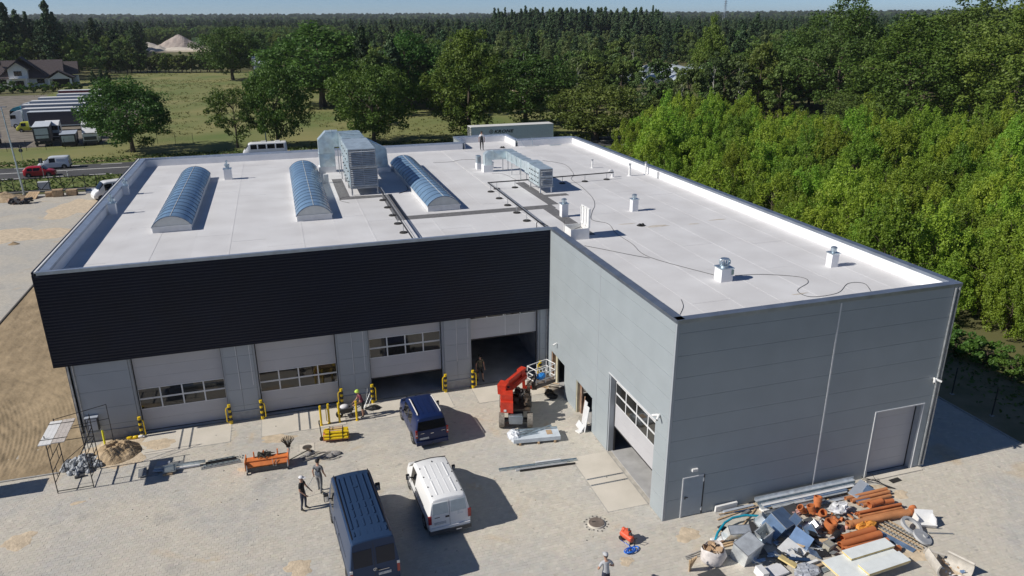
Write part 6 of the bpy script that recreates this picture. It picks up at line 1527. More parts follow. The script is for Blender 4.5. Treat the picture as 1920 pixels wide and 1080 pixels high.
# -- scaffold tower frame with plank deck
t = thing('scaffold_tower', 'black scaffold frames with two aluminium and timber planks at the left corner', 'scaffold', (0,0,0))
D_ = Vector((0,0,1)); PX0, PX1, PY0, PY1 = -26.6, -25.05, 10.66, 12.35
for x in (PX0, PX1):
    g = MB()
    for y in (PY0, PY1): g.tube([(x,y,0),(x,y,3.15)], .025, 6)
    for z in (.60,1.20,1.80,2.40,2.96): g.tube([(x,PY0,z),(x,PY1,z)], .020, 6)
    for z in (.6,1.8): g.tube([(x,PY0+.5,z),(x,PY0+.5,z+.6)], .016, 5); g.tube([(x,PY1-.5,z+.6),(x,PY1-.5,z+1.16)], .016, 5)
    g.build('scaffold_frame', M_black, t, 40)
for y in (PY0, PY1): g = MB(); g.tube([(PX0,y,.12),(PX1,y,.12)], .020, 6); g.build('ground_rail', M_black, t)
g = MB(); g.tube([(PX0,PY1,1.9),(PX1,PY1,1.9)], .018, 6); g.tube([(PX0,PY1,2.5),(PX1,PY1,2.5)], .018, 6); g.tube([(PX0,PY1,.7),(PX1,PY1,1.9)], .016, 5); g.tube([(PX0,PY1,3.1),(PX1+.6,PY1+.9,3.1)], .018, 6); g.tube([(PX1+.6,PY1+.9,3.1),(PX1+.6,PY1+.9,1.0)], .02, 6); g.tube([(PX0,PY1,2.55),(PX1+.6,PY1+.9,2.3)], .016, 5); g.build('brace', M_black, t)
for k, (x, m) in enumerate(((-26.47,M_wht),(-25.92,mat('grey_timber',(.50,.46,.43), rough=.9, var=.12, scale=8)))):
    for j in range(3): MB().box(x-.26+j*.175,x-.26+j*.175+.168,10.05+.06*k,12.32+.05*k,2.985,3.025).build('deck_plank', m, t)
for y in (10.5,12.0): MB().box(-26.75,-25.6,y-.02,y+.02,3.03,3.045).build('deck_clamp', M_black, t)
t = thing('meter_cabinet', 'dark grey electrical cabinet on the wall behind the scaffold', 'cabinet', (-25.75,15.1,0)); MB().box(-.28,.28,-.1,.18,.78,1.55).build('casing', M_plug, t); MB().box(-.32,.32,-.13,.18,1.55,1.60).build('hood', M_tgrey, t); MB().box(-.25,.25,-.115,-.1,.82,1.5).build('door', M_tgrey, t)
t = thing('yellow_pipe', 'bright yellow conduit rising from the ground to the cabinet', 'pipe', (-25.3,14.85,0)); MB().tube([(.08,-.35,0),(.0,.0,.85)], .055, 8).build('tube', mat('conduit_yellow',(.72,.68,.03), rough=.4, var=.05), t, 40)
t = thing('yellow_bags', 'small yellow bags with white scrap at the wall foot', 'bags', (-23.85,15.0,0)); rr_ = random.Random(3)
for k, (x, m) in enumerate(((-.25,M_yel),(.05,M_yel),(.32,M_wht))): g = MB(); g.ball((x,.0,.08),(.20,.13,.10),9,6); g.v = [(a+.03*rr_.uniform(-1,1),b+.03*rr_.uniform(-1,1),max(.008,c)) for a,b,c in g.v]; g.build('bag', m, t)
def heap(name, label, cat, cx, cy, rx, ry, h, m, seed, res=40, kind=None, rough=.35):
    x = np.linspace(-1.15,1.15,res); X, Y = np.meshgrid(x, x); rr = np.hypot(X,Y)*(1+.18*fnoise(X,Y,seed,3,2.2))
    Z = h*np.clip(1-rr,0,1)**1.05*(1+rough*1.4*fnoise(X,Y,seed+1,5,5.5))+np.where(rr<1,.02,-.03)+.05*h*fnoise(X,Y,seed+2,3,16)*(rr<1)
    i = np.arange(res-1)[:,None]*res; j = np.arange(res-1)[None,:]; F = np.stack([i+j,i+j+1,i+res+j+1,i+res+j],-1).reshape(-1,4)
    o = link(name, quads_mesh(name, np.stack([X*rx,Y*ry,Z],-1).reshape(-1,3), F, m, smooth=False)); o.location = (cx,cy,0); tag(o, label, cat); return o
heap('earth_mound','brown heap of dug earth against the wall beside the first garage door','earth heap',-24.55,13.70,1.25,1.15,.75,M_clod,61,56,rough=.75)
sand_patch(-24.6, 13.9, 1.6, 1.6, 62, .05); sand_patch(-22.6, 14.0, 1.0, .6, 63, .01)
# -- stone pile, each stone its own part
t = thing('rubble_pile', 'pile of grey broken concrete stones under the scaffold', 'rubble', (-26.0,12.95,0)); rr_ = random.Random(77)
SM = []
for k in range(8):
    g = MB(); g.ball((0,0,0),(.17,.14,.11),7,5); g.v = [(x*(1+.3*rr_.uniform(-1,1)),y*(1+.3*rr_.uniform(-1,1)),z*(1+.3*rr_.uniform(-1,1))) for x,y,z in g.v]; SM.append(g.mesh('stone', (mat('rubble_grey',(.36,.38,.40), rough=.9, var=.15, scale=6, objvar=.3), mat('rubble_dark',(.14,.15,.165), rough=.9, var=.2, scale=6, objvar=.3))[k%3==2]))
for k in range(120):
    r_ = rr_.random()**.6; a = rr_.uniform(0,6.28); o = link('stone', SM[k%8], t); o.location = (r_*.95*math.cos(a), r_*.85*math.sin(a), .05+.42*max(0,1-r_)*rr_.random()); o.rotation_euler = (rr_.uniform(0,6),rr_.uniform(0,6),rr_.uniform(0,6)); o.scale = (rr_.uniform(.5,1.25),)*3
t = thing('stone', 'lone dark slab lying in front of the rubble pile', 'stone', (-25.9,11.85,0)); MB().obox((0,0,.06),(.45,.16,.08), rotz(.25)).build('slab', M_plug, t)
# -- compressor and blue hose
M_cmp = mat('compressor_red', (.62,.10,.045), rough=.35, var=.1)
t = thing('air_compressor', 'small orange-red air compressor on the paving near the manhole', 'compressor', (-2.10,-.72,0), R(110))
g = MB(); g.cyl((-.28,0,.26),(.28,0,.26),.15,n=16); g.ball((-.28,0,.26),(.08,.15,.15),12,8); g.ball((.28,0,.26),(.08,.15,.15),12,8); g.build('tank', M_cmp, t, 40)
g = MB(); g.box(-.16,.10,-.09,.09,.42,.60); g.cyl((.14,0,.5),(.26,0,.5),.09,n=12); g.build('motor', M_cmp, t, 40); g = MB(); g.cyl((-.1,0,.6),(-.1,0,.70),.05,n=10); g.box(-.24,-.16,-.05,.05,.45,.55); g.build('pump_head', M_plug, t, 40)
for y in (-.15,.15): MB().cyl((.22,y-.03,.10),(.22,y+.03,.10),.10,n=12).build('wheel', M_black, t, 40)
MB().tube([(-.3,-.1,.3),(-.5,-.1,.42),(-.5,.1,.42),(-.3,.1,.3)], .015, 6).build('handle', M_black, t, 40); MB().box(-.28,-.24,-.08,.08,.0,.14).build('foot', M_black, t)
t = thing('air_hose', 'coiled bright blue air hose beside the orange-red compressor', 'hose', (-2.22,-1.38,0), R(25)); M_bhose = mat('hose_blue',(.015,.16,.68), rough=.4, var=.1)
for k in range(4): g = MB(); g.torus((.10*math.sin(k*2),.05*math.cos(k*3),.03+.03*k),(.1*math.sin(k),.1*math.cos(k),1),.17+.02*math.sin(k*1.7),.022,24,6); g.v = [(x*1.45,y*.8,max(z,.012)) for x,y,z in g.v]; g.build('coil', M_bhose, t, 50)
MB().tube([(.1,.1,.04),(.22,.30,.03),(.2,.5,.05),(.05,.6,.20)], .016, 6).build('hose_end', M_bhose, t, 50); MB().tube([(.3,.1,.02),(.55,.22,.02),(.7,.35,.03)], .012, 6).build('air_lance', M_black, t)
# -- wall fittings
def cctv(label, p, n, rz):
    t = thing('security_camera', label, 'camera', p, rz)
    g = MB(); g.cyl((0,0,0),(0,-.08,0),.05,n=10); g.build('mount', M_wht, t, 40)
    for s in (-1,1) if n == 2 else (0,): g = MB(); g.cyl((s*.05,-.10,-.02),(s*.22,-.26,-.10),.055,n=12); g.ball((s*.05,-.10,-.02),.06,10,6); c = g.build('camera_body', M_wht, t, 40); g = MB(); g.cyl((s*.22,-.26,-.10),(s*.225,-.265,-.102),.04,n=10); g.build('lens', M_black, c)
cctv('white twin security cameras high at the right end of the wing front', (14.15,-.01,5.0), 2, 0); cctv('white twin security cameras high on the wing side near the front corner', (-.01,.86,5.0), 2, R(-90)); cctv('single white security camera above the first raw doorway', (-.01,13.59,2.95), 1, R(-90))
t = thing('emergency_lamp', 'small white lamp box above the grey personnel door', 'lamp', (1.41,-.01,2.46)); MB().box(-.14,.14,-.09,0,-.06,.07).build('housing', M_wht, t); MB().box(-.12,.12,-.095,-.09,-.04,.05).build('diffuser', M_lampw, t)
t = thing('door_mat', 'dark doormat in front of the right front roller door', 'mat', (12.35,-.62,0), R(5)); MB().box(-.3,.3,-.14,.14,.004,.025).build('mat', M_rubber, t)
# ================================================================== MATERIAL DUMP at the wing front
M_op = mat('orange_pipe', (.50,.165,.060), rough=.45, var=.10, scale=2); M_op2 = mat('orange_pipe_dusty', (.52,.225,.095), rough=.6, var=.12, scale=2); M_og = mat('grey_pvc', (.42,.43,.44), rough=.5, var=.1)
def pipe(label, a, b, r, m=M_op, group='orange drain pipes of the dump', sock=True):
    a, b = Vector(a), Vector(b); d = (b-a).normalized(); o = MB(); o.ring((0,0,0), d, r*.86, r, (b-a).length, 18)
    t = thing('drain_pipe', label, 'pipe', a, 0, group); o.build('tube', m, t, 40)
    if sock: s = MB(); s.ring(-d*.04, d, r*.99, r*1.16, .17, 18); s.build('socket', m, t, 40)
    return t
pipe('large orange pipe nearest the white panels, open end towards the bag', (6.28,-4.28,.17), (8.45,-4.30,.17), .165); pipe('large orange pipe, second from the white panels', (6.32,-3.92,.17), (8.50,-3.82,.17), .16, sock=False); pipe('large orange pipe, third from the white panels', (6.75,-3.55,.16), (8.50,-3.48,.16), .15, sock=False)
pipe('short orange pipe poking out from under the white panels', (7.7,-4.72,.14), (8.65,-4.78,.14), .13, sock=False)
pipe('long dusty orange pipe with elbow end in the middle of the dump', (7.62,-2.90,.20), (10.85,-3.02,.20), .15, M_op2)
g_ = thing('pipe_elbow', 'orange elbow fitting on the right end of the long dusty pipe', 'pipe fitting', (10.85,-3.02,.20)); MB().tube([(0,0,0),(.18,0,0),(.30,.08,.02),(.34,.2,.05)], .17, 14).build('elbow', M_op, g_, 40)
for k, (x0, x1, y, z, r_, m) in enumerate(((8.55,10.95,-2.30,.12,.075,M_op),(8.58,10.9,-2.46,.08,.075,M_op2),(8.65,10.88,-2.64,.08,.075,M_op2),(8.6,10.9,-2.40,.24,.07,M_op))): pipe(('slim orange pipe at the back of the middle bundle','slim dusty orange pipe in the middle bundle, centre','slim dusty orange pipe in the middle bundle, front','slim orange pipe lying on top of the middle bundle')[k], (x0,y,z), (x1,y-.06,z), r_, m, sock=False)
for k, (x0, x1, y, z, r_, m) in enumerate(((8.8,11.2,-1.30,.20,.085,M_op2),(9.0,11.2,-1.48,.16,.085,M_op2),(9.2,11.1,-1.68,.10,.085,M_op2),(9.3,10.0,-1.86,.09,.085,M_op2))): pipe(('dusty orange pipe at the very back of the dump','dusty orange pipe, second from the back of the dump','dusty orange pipe, third from the back of the dump','short dusty orange pipe in front of the back bundle')[k], (x0,y,z), (x1,y+.04,z), r_, m, sock=False)
pipe('short wide orange pipe piece lying behind the middle bundle', (9.55,-2.02,.20), (10.25,-1.98,.22), .14); pipe('orange pipe wedge right of the short wide piece', (10.25,-2.0,.15), (10.85,-2.05,.15), .11, sock=False)
def fitting(label, p, r, h, tilt, m=M_op): t = thing('pipe_fitting', label, 'pipe fitting', p, 0, 'orange pipe fittings of the dump'); g = MB(); d = Vector((math.sin(tilt[0])*math.cos(tilt[1]),math.sin(tilt[0])*math.sin(tilt[1]),math.cos(tilt[0]))); g.ring((0,0,0),d,r*.86,r,h,18); g.ring(d*(h*.55),d,r*.98,r*1.13,h*.42,18); g.build('fitting', m, t, 40); return t
fitting('big open orange pipe fitting standing in the middle of the dump', (6.65,-2.80,.02), .24, .52, (.15,-.5)); fitting('orange fitting with pale mouth at the top of the dump', (6.75,-1.62,.1), .16, .40, (.35,2.6)); fitting('tall orange fitting at the back of the fittings', (7.25,-1.30,.1), .17, .50, (.2,1.0)); fitting('orange fitting leaning left at the back edge', (6.45,-1.45,.08), .14, .42, (.7,3.0)); fitting('dark orange fitting in the shade of the tall one', (7.05,-1.82,.05), .16, .36, (.6,4.4)); fitting('small pink-orange fitting beside the big open one', (7.35,-3.05,.05), .07, .22, (1.2,.6), mat('pink_pvc',(.62,.30,.22), rough=.5)); fitting('small orange bend right of the big fitting', (7.45,-2.45,.05), .10, .28, (1.1,2.0)); fitting('orange bend below the film bundle', (7.65,-2.25,.05), .09, .25, (1.3,5.0)); fitting('rust orange coupling left of the bag of rings', (8.05,-3.15,.05), .10, .24, (1.2,.3))
fitting('black pipe coupling lying by the sheet metal', (6.35,-3.45,.12), .15, .5, (1.4,.4), M_black); fitting('black pipe piece beside the blue sheets', (6.0,-3.15,.15), .12, .6, (1.35,2.8), M_black)
t = thing('orange_bag', 'crumpled orange mesh bag of rings behind the big pipes', 'bag', (8.35,-3.15,0)); g = MB(); g.ball((0,0,.15),(.55,.24,.16),12,8); rr_ = random.Random(8); g.v = [(x+.07*rr_.uniform(-1,1),y+.07*rr_.uniform(-1,1),max(.01,z+.07*rr_.uniform(-1,1))) for x,y,z in g.v]; g.build('mesh_bag', mat('bag_orange',(.55,.23,.035), rough=.7, var=.25, scale=9), t)
def film(label, p, r, seed, c=(.55,.56,.58)):
    t = thing('plastic_film', label, 'plastic film', p); rr = random.Random(seed); g = MB(); g.ball((0,0,r[2]*.7),r,14,9); g.v = [(x+.22*r[0]*rr.uniform(-1,1),y+.22*r[1]*rr.uniform(-1,1),max(.01,z+.3*r[2]*rr.uniform(-1,1))) for x,y,z in g.v]; g.build('film', mat('film_%d'%seed, c, rough=.2, spec=.8, var=.3, scale=8), t)
film('shiny crumpled clear film between orange fittings and pipes', (7.95,-1.9,.1), (.50,.35,.22), 41); film('small crumpled clear film beside the big open fitting', (6.40,-2.5,.05), (.22,.2,.16), 42, (.45,.44,.42)); film('grey plastic foil at the bottom edge of the dump', (4.0,-4.75,.02), (.55,.40,.14), 43, (.34,.36,.40)); film('pink and clear scraps beside the leaning orange fitting', (6.0,-1.35,.02), (.55,.2,.10), 44, (.50,.32,.30))
# sheet-metal duct parts
M_d1 = mat('duct_bright', (.74,.78,.80), rough=.3, metal=.55, var=.12, scale=3); M_d2 = mat('duct_bluish', (.20,.30,.46), rough=.3, metal=.5, var=.12, scale=3)
def duct(label, p, size, e, m=M_d1, open_=True, lid=None):
    t = thing('duct_piece', label, 'sheet metal', p); t.rotation_euler = e; a, b, h = size; w = .012; g = MB()
    g.box(-a/2,a/2,-b/2,-b/2+w,0,h); g.box(-a/2,a/2,b/2-w,b/2,0,h); g.box(-a/2,-a/2+w,-b/2+w,b/2-w,0,h); g.box(a/2-w,a/2,-b/2+w,b/2-w,0,h)
    if not open_: g.box(-a/2+w,a/2-w,-b/2+w,b/2-w,h-w,h)
    g.build('duct_shell', m, t); f = MB()
    for z in (0,h-.03): f.box(-a/2-.03,a/2+.03,-b/2-.03,-b/2,z,z+.03); f.box(-a/2-.03,a/2+.03,b/2,b/2+.03,z,z+.03); f.box(-a/2-.03,-a/2,-b/2,b/2,z,z+.03); f.box(a/2,a/2+.03,-b/2,b/2,z,z+.03)
    f.build('flange', M_steel2, t); return t
duct('large bright sheet-metal box right beside the cardboard bag', (2.15,-3.15,.02), (.95,.75,.95), (.25,-.15,.30), M_d1, False)
duct('flat galvanised duct with white label behind the bright box', (2.35,-1.95,.10), (.95,.35,.80), (.55,.1,-.10), M_d1, False)
duct('large bluish sheet-metal box in the centre of the heap', (4.35,-2.05,.1), (1.15,.85,.80), (.45,.25,.5), M_d2, False)
duct('bright open duct mouth left of the bluish box', (3.55,-2.45,.05), (.65,.45,.75), (.3,-.35,.2), M_d1)
duct('small bright duct bend at the back of the heap', (3.75,-1.75,.25), (.50,.45,.5), (.7,.3,.9), M_d1)
duct('small blue-grey duct piece with bright square opening', (5.25,-2.05,.25), (.40,.38,.55), (.6,-.4,.3), M_d2, False)
duct('dark blue duct piece right of the bluish box', (5.55,-2.65,.15), (.50,.40,.45), (.9,.3,.9), M_d2)
duct('little bright duct near the black couplings', (5.85,-2.75,.35), (.35,.30,.30), (.4,.6,.3), M_d1)
duct('small greyish metal box between white plate and big pipes', (5.75,-3.85,.05), (.38,.30,.34), (.1,.1,.3), mat('beige_metal',(.36,.34,.28), rough=.5), False)
t = thing('folded_plate', 'bent sheet plate with white and blue sides in front of the heap', 'sheet metal', (4.55,-3.35,.10)); t.rotation_euler = (.25,-.05,.45); MB().box(-.85,.05,-.45,.45,.10,.13).build('plate', M_wht, t); MB().obox((.25,0,.36),(.03,.85,.62), rot(0,R(28),0)).build('side', M_d2, t); MB().box(-.85,.02,-.47,-.45,.02,.15).build('lip', M_wht, t)
t = thing('spiral_duct', 'short ribbed spiral duct lying beside the bright duct mouth', 'spiral duct', (3.0,-2.85,.18), R(35))
for k in range(9): MB().ring((-.30+.065*k,0,0),(1,0,0),.15,.165+.012*(k%2),.062,16).build('spiral_ring', M_steel, t)
def boards(name, label, cat, items, p=(0,0,0), rz=0):
    t = thing(name, label, cat, p, rz)
    for nm, c, s, e, m in items: MB().obox(c, s, rot(*e)).build(nm, m, t)
    return t
M_pir = mat('foam_core', (.66,.52,.24), rough=.9, var=.1); M_pnl = mat('sandwich_white', (.76,.80,.80), rough=.45, var=.04)
def sandwich(label, p, L_, W_, T, rz, e=(0,0)):
    t = thing('sandwich_panel', label, 'panel', p); t.rotation_euler = (e[0],e[1],rz); MB().box(-L_/2,L_/2,-W_/2,W_/2,T-.006,T).build('top_sheet', M_pnl, t); MB().box(-L_/2+.004,L_/2-.004,-W_/2+.004,W_/2-.004,.006,T-.006).build('foam_core', M_pir, t); MB().box(-L_/2,L_/2,-W_/2,W_/2,0,.006).build('under_sheet', M_pnl, t)
sandwich('large white sandwich panel lying lowest at the bottom edge', (6.45,-5.25,.30), 3.3, 1.35, .10, R(4)); sandwich('white sandwich strip with yellow foam end lying on the large panel', (7.0,-4.75,.42), 2.3, .55, .10, R(3)); sandwich('white sandwich strip at the front edge of the panels', (7.0,-5.65,.42), 2.2, .60, .10, R(4))
boards('white_box', 'opened white foam box lying at the right end of the dump', 'box', [('side',(0,.28,.40),(1.05,.05,.75),(-.5,0,0),M_wht),('bottom',(0,-.10,.14),(1.05,.60,.05),(.05,0,0),M_wht),('flap',(-.52,.10,.28),(.05,.65,.5),(0,.15,0),M_wht),('flap',(.54,.05,.30),(.05,.60,.55),(0,-.2,0),M_whc),('front',(0,-.42,.18),(1.0,.05,.3),(.5,0,0),M_wht)], (11.05,-3.72,.02), R(-24)).scale = (.74,.74,.74)
t = thing('pvc_ring', 'big grey plastic ring leaning on the reinforcing bars', 'ring', (10.0,-3.95,.30)); t.rotation_euler = (.35,.15,.2); g = MB(); g.ring((0,0,0),(0,0,1),.34,.47,.13,28); g.build('ring', M_og, t, 40)
t = thing('plastic_disc', 'grey plastic lid below the big grey ring', 'lid', (10.05,-4.55,.16)); t.rotation_euler = (.3,.25,0); g = MB(); g.cyl((0,0,0),(0,0,.09),.42,.40,n=26); g.cyl((.12,0,.09),(.12,0,.15),.10,n=12); g.build('lid', M_og, t, 40)
t = thing('bar_bundle', 'bundle of metal bars and rusty mesh under the grey ring', 'bars', (9.5,-4.0,0), R(-72)); rr_ = random.Random(6)
for k in range(11): y = -.45+.09*k; MB().box(-1.0+rr_.uniform(0,.2),1.0+rr_.uniform(-.2,.1),y,y+(.05 if k%3==0 else .028),.04+.05*(k%2),.07+.05*(k%2)).build('bar', (M_wood,M_steel2,M_black)[k%3], t)
g = MB()
for k in range(12): g.box(-.8+k*.14,-.785+k*.14,-.5,.5,.02,.032)
g.build('mesh_wire', M_black, t); MB().obox((.1,-.62,.05),(1.6,.3,.03), rotz(.04)).build('glass_strip', M_d2, t)
t = thing('thin_bar', 'thin round bar poking out right of the white foam box', 'bar', (10.9,-4.35,0), R(-20)); MB().tube([(-.2,0,.05),(.85,0,.05)], .025, 8).build('bar', M_steel2, t)
def shell(label, p, rz, r, L_, a0, a1, e=(0,0)):
    t = thing('concrete_shell', label, 'concrete piece', p); t.rotation_euler = (e[0],e[1],rz); n = 14; g = MB(); V = []
    for rr in (r, r-.07):
        for x in (-L_/2, L_/2):
            for i in range(n+1): th = lerp(a0,a1,i/n); V.append((x, rr*math.cos(th), rr*math.sin(th)))
    m = n+1; Fc = []
    for i in range(n): Fc += [(i,i+1,m+i+1,m+i),(2*m+i,3*m+i,3*m+i+1,2*m+i+1),(i,2*m+i,2*m+i+1,i+1),(m+i,m+i+1,3*m+i+1,3*m+i)]
    Fc += [(0,m,3*m,2*m),(n,2*m+n,3*m+n,m+n)]; g.add(V,Fc); g.build('shell', mat('pale_concrete',(.50,.47,.42), rough=.85, var=.1, scale=4), t, 50)
shell('curved concrete pipe shell, left one of the two at the bottom edge', (9.35,-6.25,.38), R(70), .44, 1.05, R(-68), R(38), (.05,0)); shell('curved concrete pipe shell, right one of the two at the bottom edge', (9.75,-6.6,.38), R(112), .44, 1.0, R(142), R(248), (-.05,0))
boards('concrete_offcut', 'short concrete offcut behind the concrete shells', 'concrete piece', [('block',(0,0,.14),(.75,.10,.24),(.2,.1,-.7),mat('pale_concrete',(.5,.47,.42)))], (9.75,-5.5,0))
t = thing('scrap_litter', 'white plastic scraps between the two concrete shells', 'scraps', (9.75,-6.4,0)); rr_ = random.Random(18)
for k in range(26): MB().obox((rr_.uniform(-.45,.35),rr_.uniform(-.6,.5),.04+rr_.uniform(0,.15)),(rr_.uniform(.05,.2),rr_.uniform(.05,.16),.01), rot(rr_.uniform(-.8,.8),rr_.uniform(-.8,.8),rr_.uniform(0,3))).build('scrap', (M_wht,M_card,M_wht,M_d2)[k%4], t)
# sheet-metal scrap filling the heap
t = thing('scrap_heap', 'low jumble of sheet metal and board scraps between the duct pieces', 'scrap', (4.0,-3.0,0)); rr_ = random.Random(91)
for k in range(70):
    x = rr_.uniform(-1.9,2.2); y = rr_.uniform(-1.1,1.1)-.10*x; s_ = rr_.uniform(.15,.6); MB().obox((x,y,.05+rr_.uniform(0,.22)),(s_,s_*rr_.uniform(.25,.8),.012+.03*(k%4==0)), rot(rr_.uniform(-.55,.55),rr_.uniform(-.55,.55),rr_.uniform(0,3.1))).build('scrap_piece', (M_d1,M_d2,M_black,M_steel2,M_tgrey,M_plug,M_wht,M_wood)[k%8], t)
t = thing('scrap_heap', 'low jumble of dark scraps, brackets and laths among the orange fittings', 'scrap', (7.3,-2.4,0)); rr_ = random.Random(92)
for k in range(60):
    x = rr_.uniform(-1.3,1.2); y = rr_.uniform(-.9,1.2); s_ = rr_.uniform(.12,.5); MB().obox((x,y,.04+rr_.uniform(0,.12)),(s_,s_*rr_.uniform(.15,.5),.015+.04*(k%3==0)), rot(rr_.uniform(-.35,.35),rr_.uniform(-.35,.35),rr_.uniform(0,3.1))).build('scrap_piece', (M_black,M_op,M_kerb,M_plug,M_op2,M_steel2,M_curb)[k%7], t)
# long profiles and boards against the wall
t = thing('profile_stack', 'long galvanised purlins stacked along the wing front wall', 'metal profiles', (7.35,.0,0), R(0))
for k, (x0, x1, y, z, h_, m) in enumerate(((-2.75,2.8,-.30,.30,.16,M_d1),(-2.7,2.75,-.48,.20,.13,M_steel),(-2.7,2.7,-.64,.14,.14,M_d1),(-2.6,2.5,-.62,.26,.05,M_frame),(-2.2,1.9,-.84,.20,.06,M_d1),(-2.7,.6,-.98,.10,.06,M_steel2),(-1.2,2.4,-1.10,.05,.06,M_tgrey),(-.4,2.0,-.75,.23,.04,M_d2),(-2.55,-.2,-.7,.22,.05,M_d2))):
    g = MB(); g.box(x0,x1,y-.085,y+.085,z,z+.012); g.box(x0,x1,y+.055,y+.07,z+.012,z+h_); g.box(x0,x1,y-.07,y-.055,z-h_*.4,z); g.build('purlin', m, t)
for x in (-2.0,-.6,.8,2.0): MB().box(x-.05,x+.05,-1.2,-.2,0,.06).build('bearer', M_wood, t)
boards('dark_boards', 'dark blue-grey boards leaning at the right end of the purlins', 'boards', [('board',(0,0,.28),(.45,1.5,.03),(0,.2,0),M_tgrey),('board',(.4,-.15,.18),(.42,1.5,.03),(.08,.25,.06),M_d2),('board',(-.55,-.1,.12),(.5,.35,.08),(0,0,0),M_wood)], (9.85,-.95,0), R(-62))
boards('dark_sheet', 'square dark sheet lying on the front of the purlins', 'sheet', [('sheet',(0,0,.20),(.75,.55,.02),(.25,.05,.2),M_plug)], (5.95,-1.25,0)); boards('flat_offcuts', 'grey and white flat offcuts in front of the purlins', 'offcuts', [('offcut',(0,0,.05),(.85,.35,.03),(0,.05,.25),M_steel),('offcut',(.75,.05,.06),(.4,.22,.05),(0,0,.2),M_black),('offcut',(.0,.45,.06),(.35,.3,.1),(0,0,.1),M_wht),('offcut',(.8,.12,.11),(.16,.1,.03),(0,0,0),M_wht)], (4.85,-1.15,0))
boards('white_foam_strip', 'white foam strip standing at the wall right of the door', 'foam strip', [('strip',(0,0,.16),(1.15,.10,.30),(.1,0,0),M_wht)], (3.2,-.10,0), R(2)); boards('blue_sheets', 'dark blue narrow sheets on the ground behind the white strip', 'sheets', [('sheet',(0,0,.06),(1.6,.14,.10),(0,0,.02),M_tgrey),('sheet',(.3,-.16,.05),(1.3,.10,.06),(0,0,.03),M_navy)], (3.75,-.30,0))
boards('loose_battens', 'long wooden battens lying in a fan in front of the wall', 'battens', [('batten',(0,.10,.04),(2.1,.06,.04),(0,0,.16),M_wood),('batten',(.25,-.45,.05),(1.9,.05,.04),(0,0,.60),M_wood),('batten',(.2,.2,.07),(2.0,.04,.03),(0,0,-.02),M_wood),('batten',(.4,-.05,.10),(.6,.12,.03),(0,0,.35),M_steel2)], (3.45,-.62,0))
boards('plank_offcuts', 'brown timber offcuts under the duct pieces beside the bag', 'timber', [('plank',(0,0,.05),(1.3,.08,.05),(0,0,.05),M_wood),('plank',(.1,.14,.05),(1.2,.07,.05),(0,0,.0),M_wood),('plank',(-.1,.28,.08),(1.1,.08,.05),(0,0,.12),M_oldw),('plank',(.9,.1,.14),(.9,.14,.05),(0,0,.55),M_pir),('plank',(-.1,.45,.06),(.75,.30,.08),(0,.05,.05),M_wht),('plank',(.45,.75,.10),(.35,.85,.03),(.1,.1,.3),M_plug)], (1.85,-2.35,0))
boards('wood_strips', 'light wooden strips standing at the bottom left of the bag', 'timber', [('strip',(.06*k,.03*k,.35),(.035,.05,.85),(.25,.1*(k-2),0),M_wood) for k in range(5)], (-.55,-3.3,0)); boards('grey_lath', 'thin grey laths on the ground left of the bag', 'laths', [('lath',(0,.12*k,.03),(1.15,.05,.03),(0,0,.08*k),M_kerb) for k in range(3)], (.35,-2.55,0))
boards('front_boards', 'white and cream board ends at the bottom edge of the dump', 'boards', [('board',(0,0,.12),(.85,.60,.08),(.05,.05,.15),M_whc),('board',(-.75,-.05,.25),(.30,.5,.35),(.1,.1,.1),M_wht),('board',(.75,.25,.18),(.35,.75,.07),(.1,.2,.5),M_pir),('board',(1.3,.25,.16),(.9,.16,.05),(.1,.1,-.3),M_navy),('board',(1.6,-.05,.12),(.8,.12,.08),(0,0,.12),M_wht),('board',(2.2,-.2,.08),(1.5,.12,.07),(0,0,.15),M_wood),('board',(2.5,-.45,.06),(1.4,.16,.06),(0,0,.12),M_steel)], (2.85,-4.35,0))
t = thing('water_hose', 'bright turquoise hose arching from the bag towards the ducts', 'hose', (0,0,0)); P = [at(*q) for q in ((1339,1020),(1345,1005),(1358,990),(1372,983),(1395,978),(1420,977),(1445,980),(1462,988))]
MB().tube([(p_.x,p_.y,.05+.30*math.sin(math.pi*i/7)) for i, p_ in enumerate(P)], .055, 8).build('hose', mat('turquoise_hose',(.01,.27,.40), rough=.4, var=.08), t, 60); MB().tube([(p_.x+.14,p_.y-.1,.04) for p_ in P[:3]], .05, 8).build('hose', M_plug, t, 60)
# big bag with cardboard
t = thing('bulk_bag', 'white woven bulk bag overflowing with brown cardboard', 'bag', (.75,-2.95,0)); n = 22; V = []; rr_ = random.Random(2)
for z, r_ in ((0,.42),(.12,.50),(.32,.54),(.50,.52),(.66,.50),(.70,.46),(.58,.44)):
    for i in range(n): a = 2*math.pi*i/n; k = 1+.06*math.sin(3*a+z*9)+.05*rr_.uniform(-1,1); V.append((r_*k*math.cos(a),r_*k*.9*math.sin(a),z+.03*rr_.uniform(-1,1)*(z>0)+.05*math.sin(2*a)*(z>.5)))
MB().add(V,[(k*n+i,k*n+(i+1)%n,(k+1)*n+(i+1)%n,(k+1)*n+i) for k in range(6) for i in range(n)]+[tuple(range(n))]).build('sack', mat('woven_white',(.62,.58,.56), rough=.9, var=.10, scale=6, bump=.2), t, 50)
for k in range(11): MB().obox((rr_.uniform(-.25,.25),rr_.uniform(-.22,.22),.56+.03*k*.6),(rr_.uniform(.18,.42),rr_.uniform(.15,.3),.02), rot(rr_.uniform(-.8,.8),rr_.uniform(-.8,.8),rr_.uniform(0,3))).build('cardboard', M_card, t)
t = thing('dark_plate', 'dark flat sheet in the shade in front of the bulk bag', 'sheet', (.25,-3.75,0)); MB().obox((0,0,.03),(1.0,.6,.03), rotz(.1)).build('plate', M_plug, t)
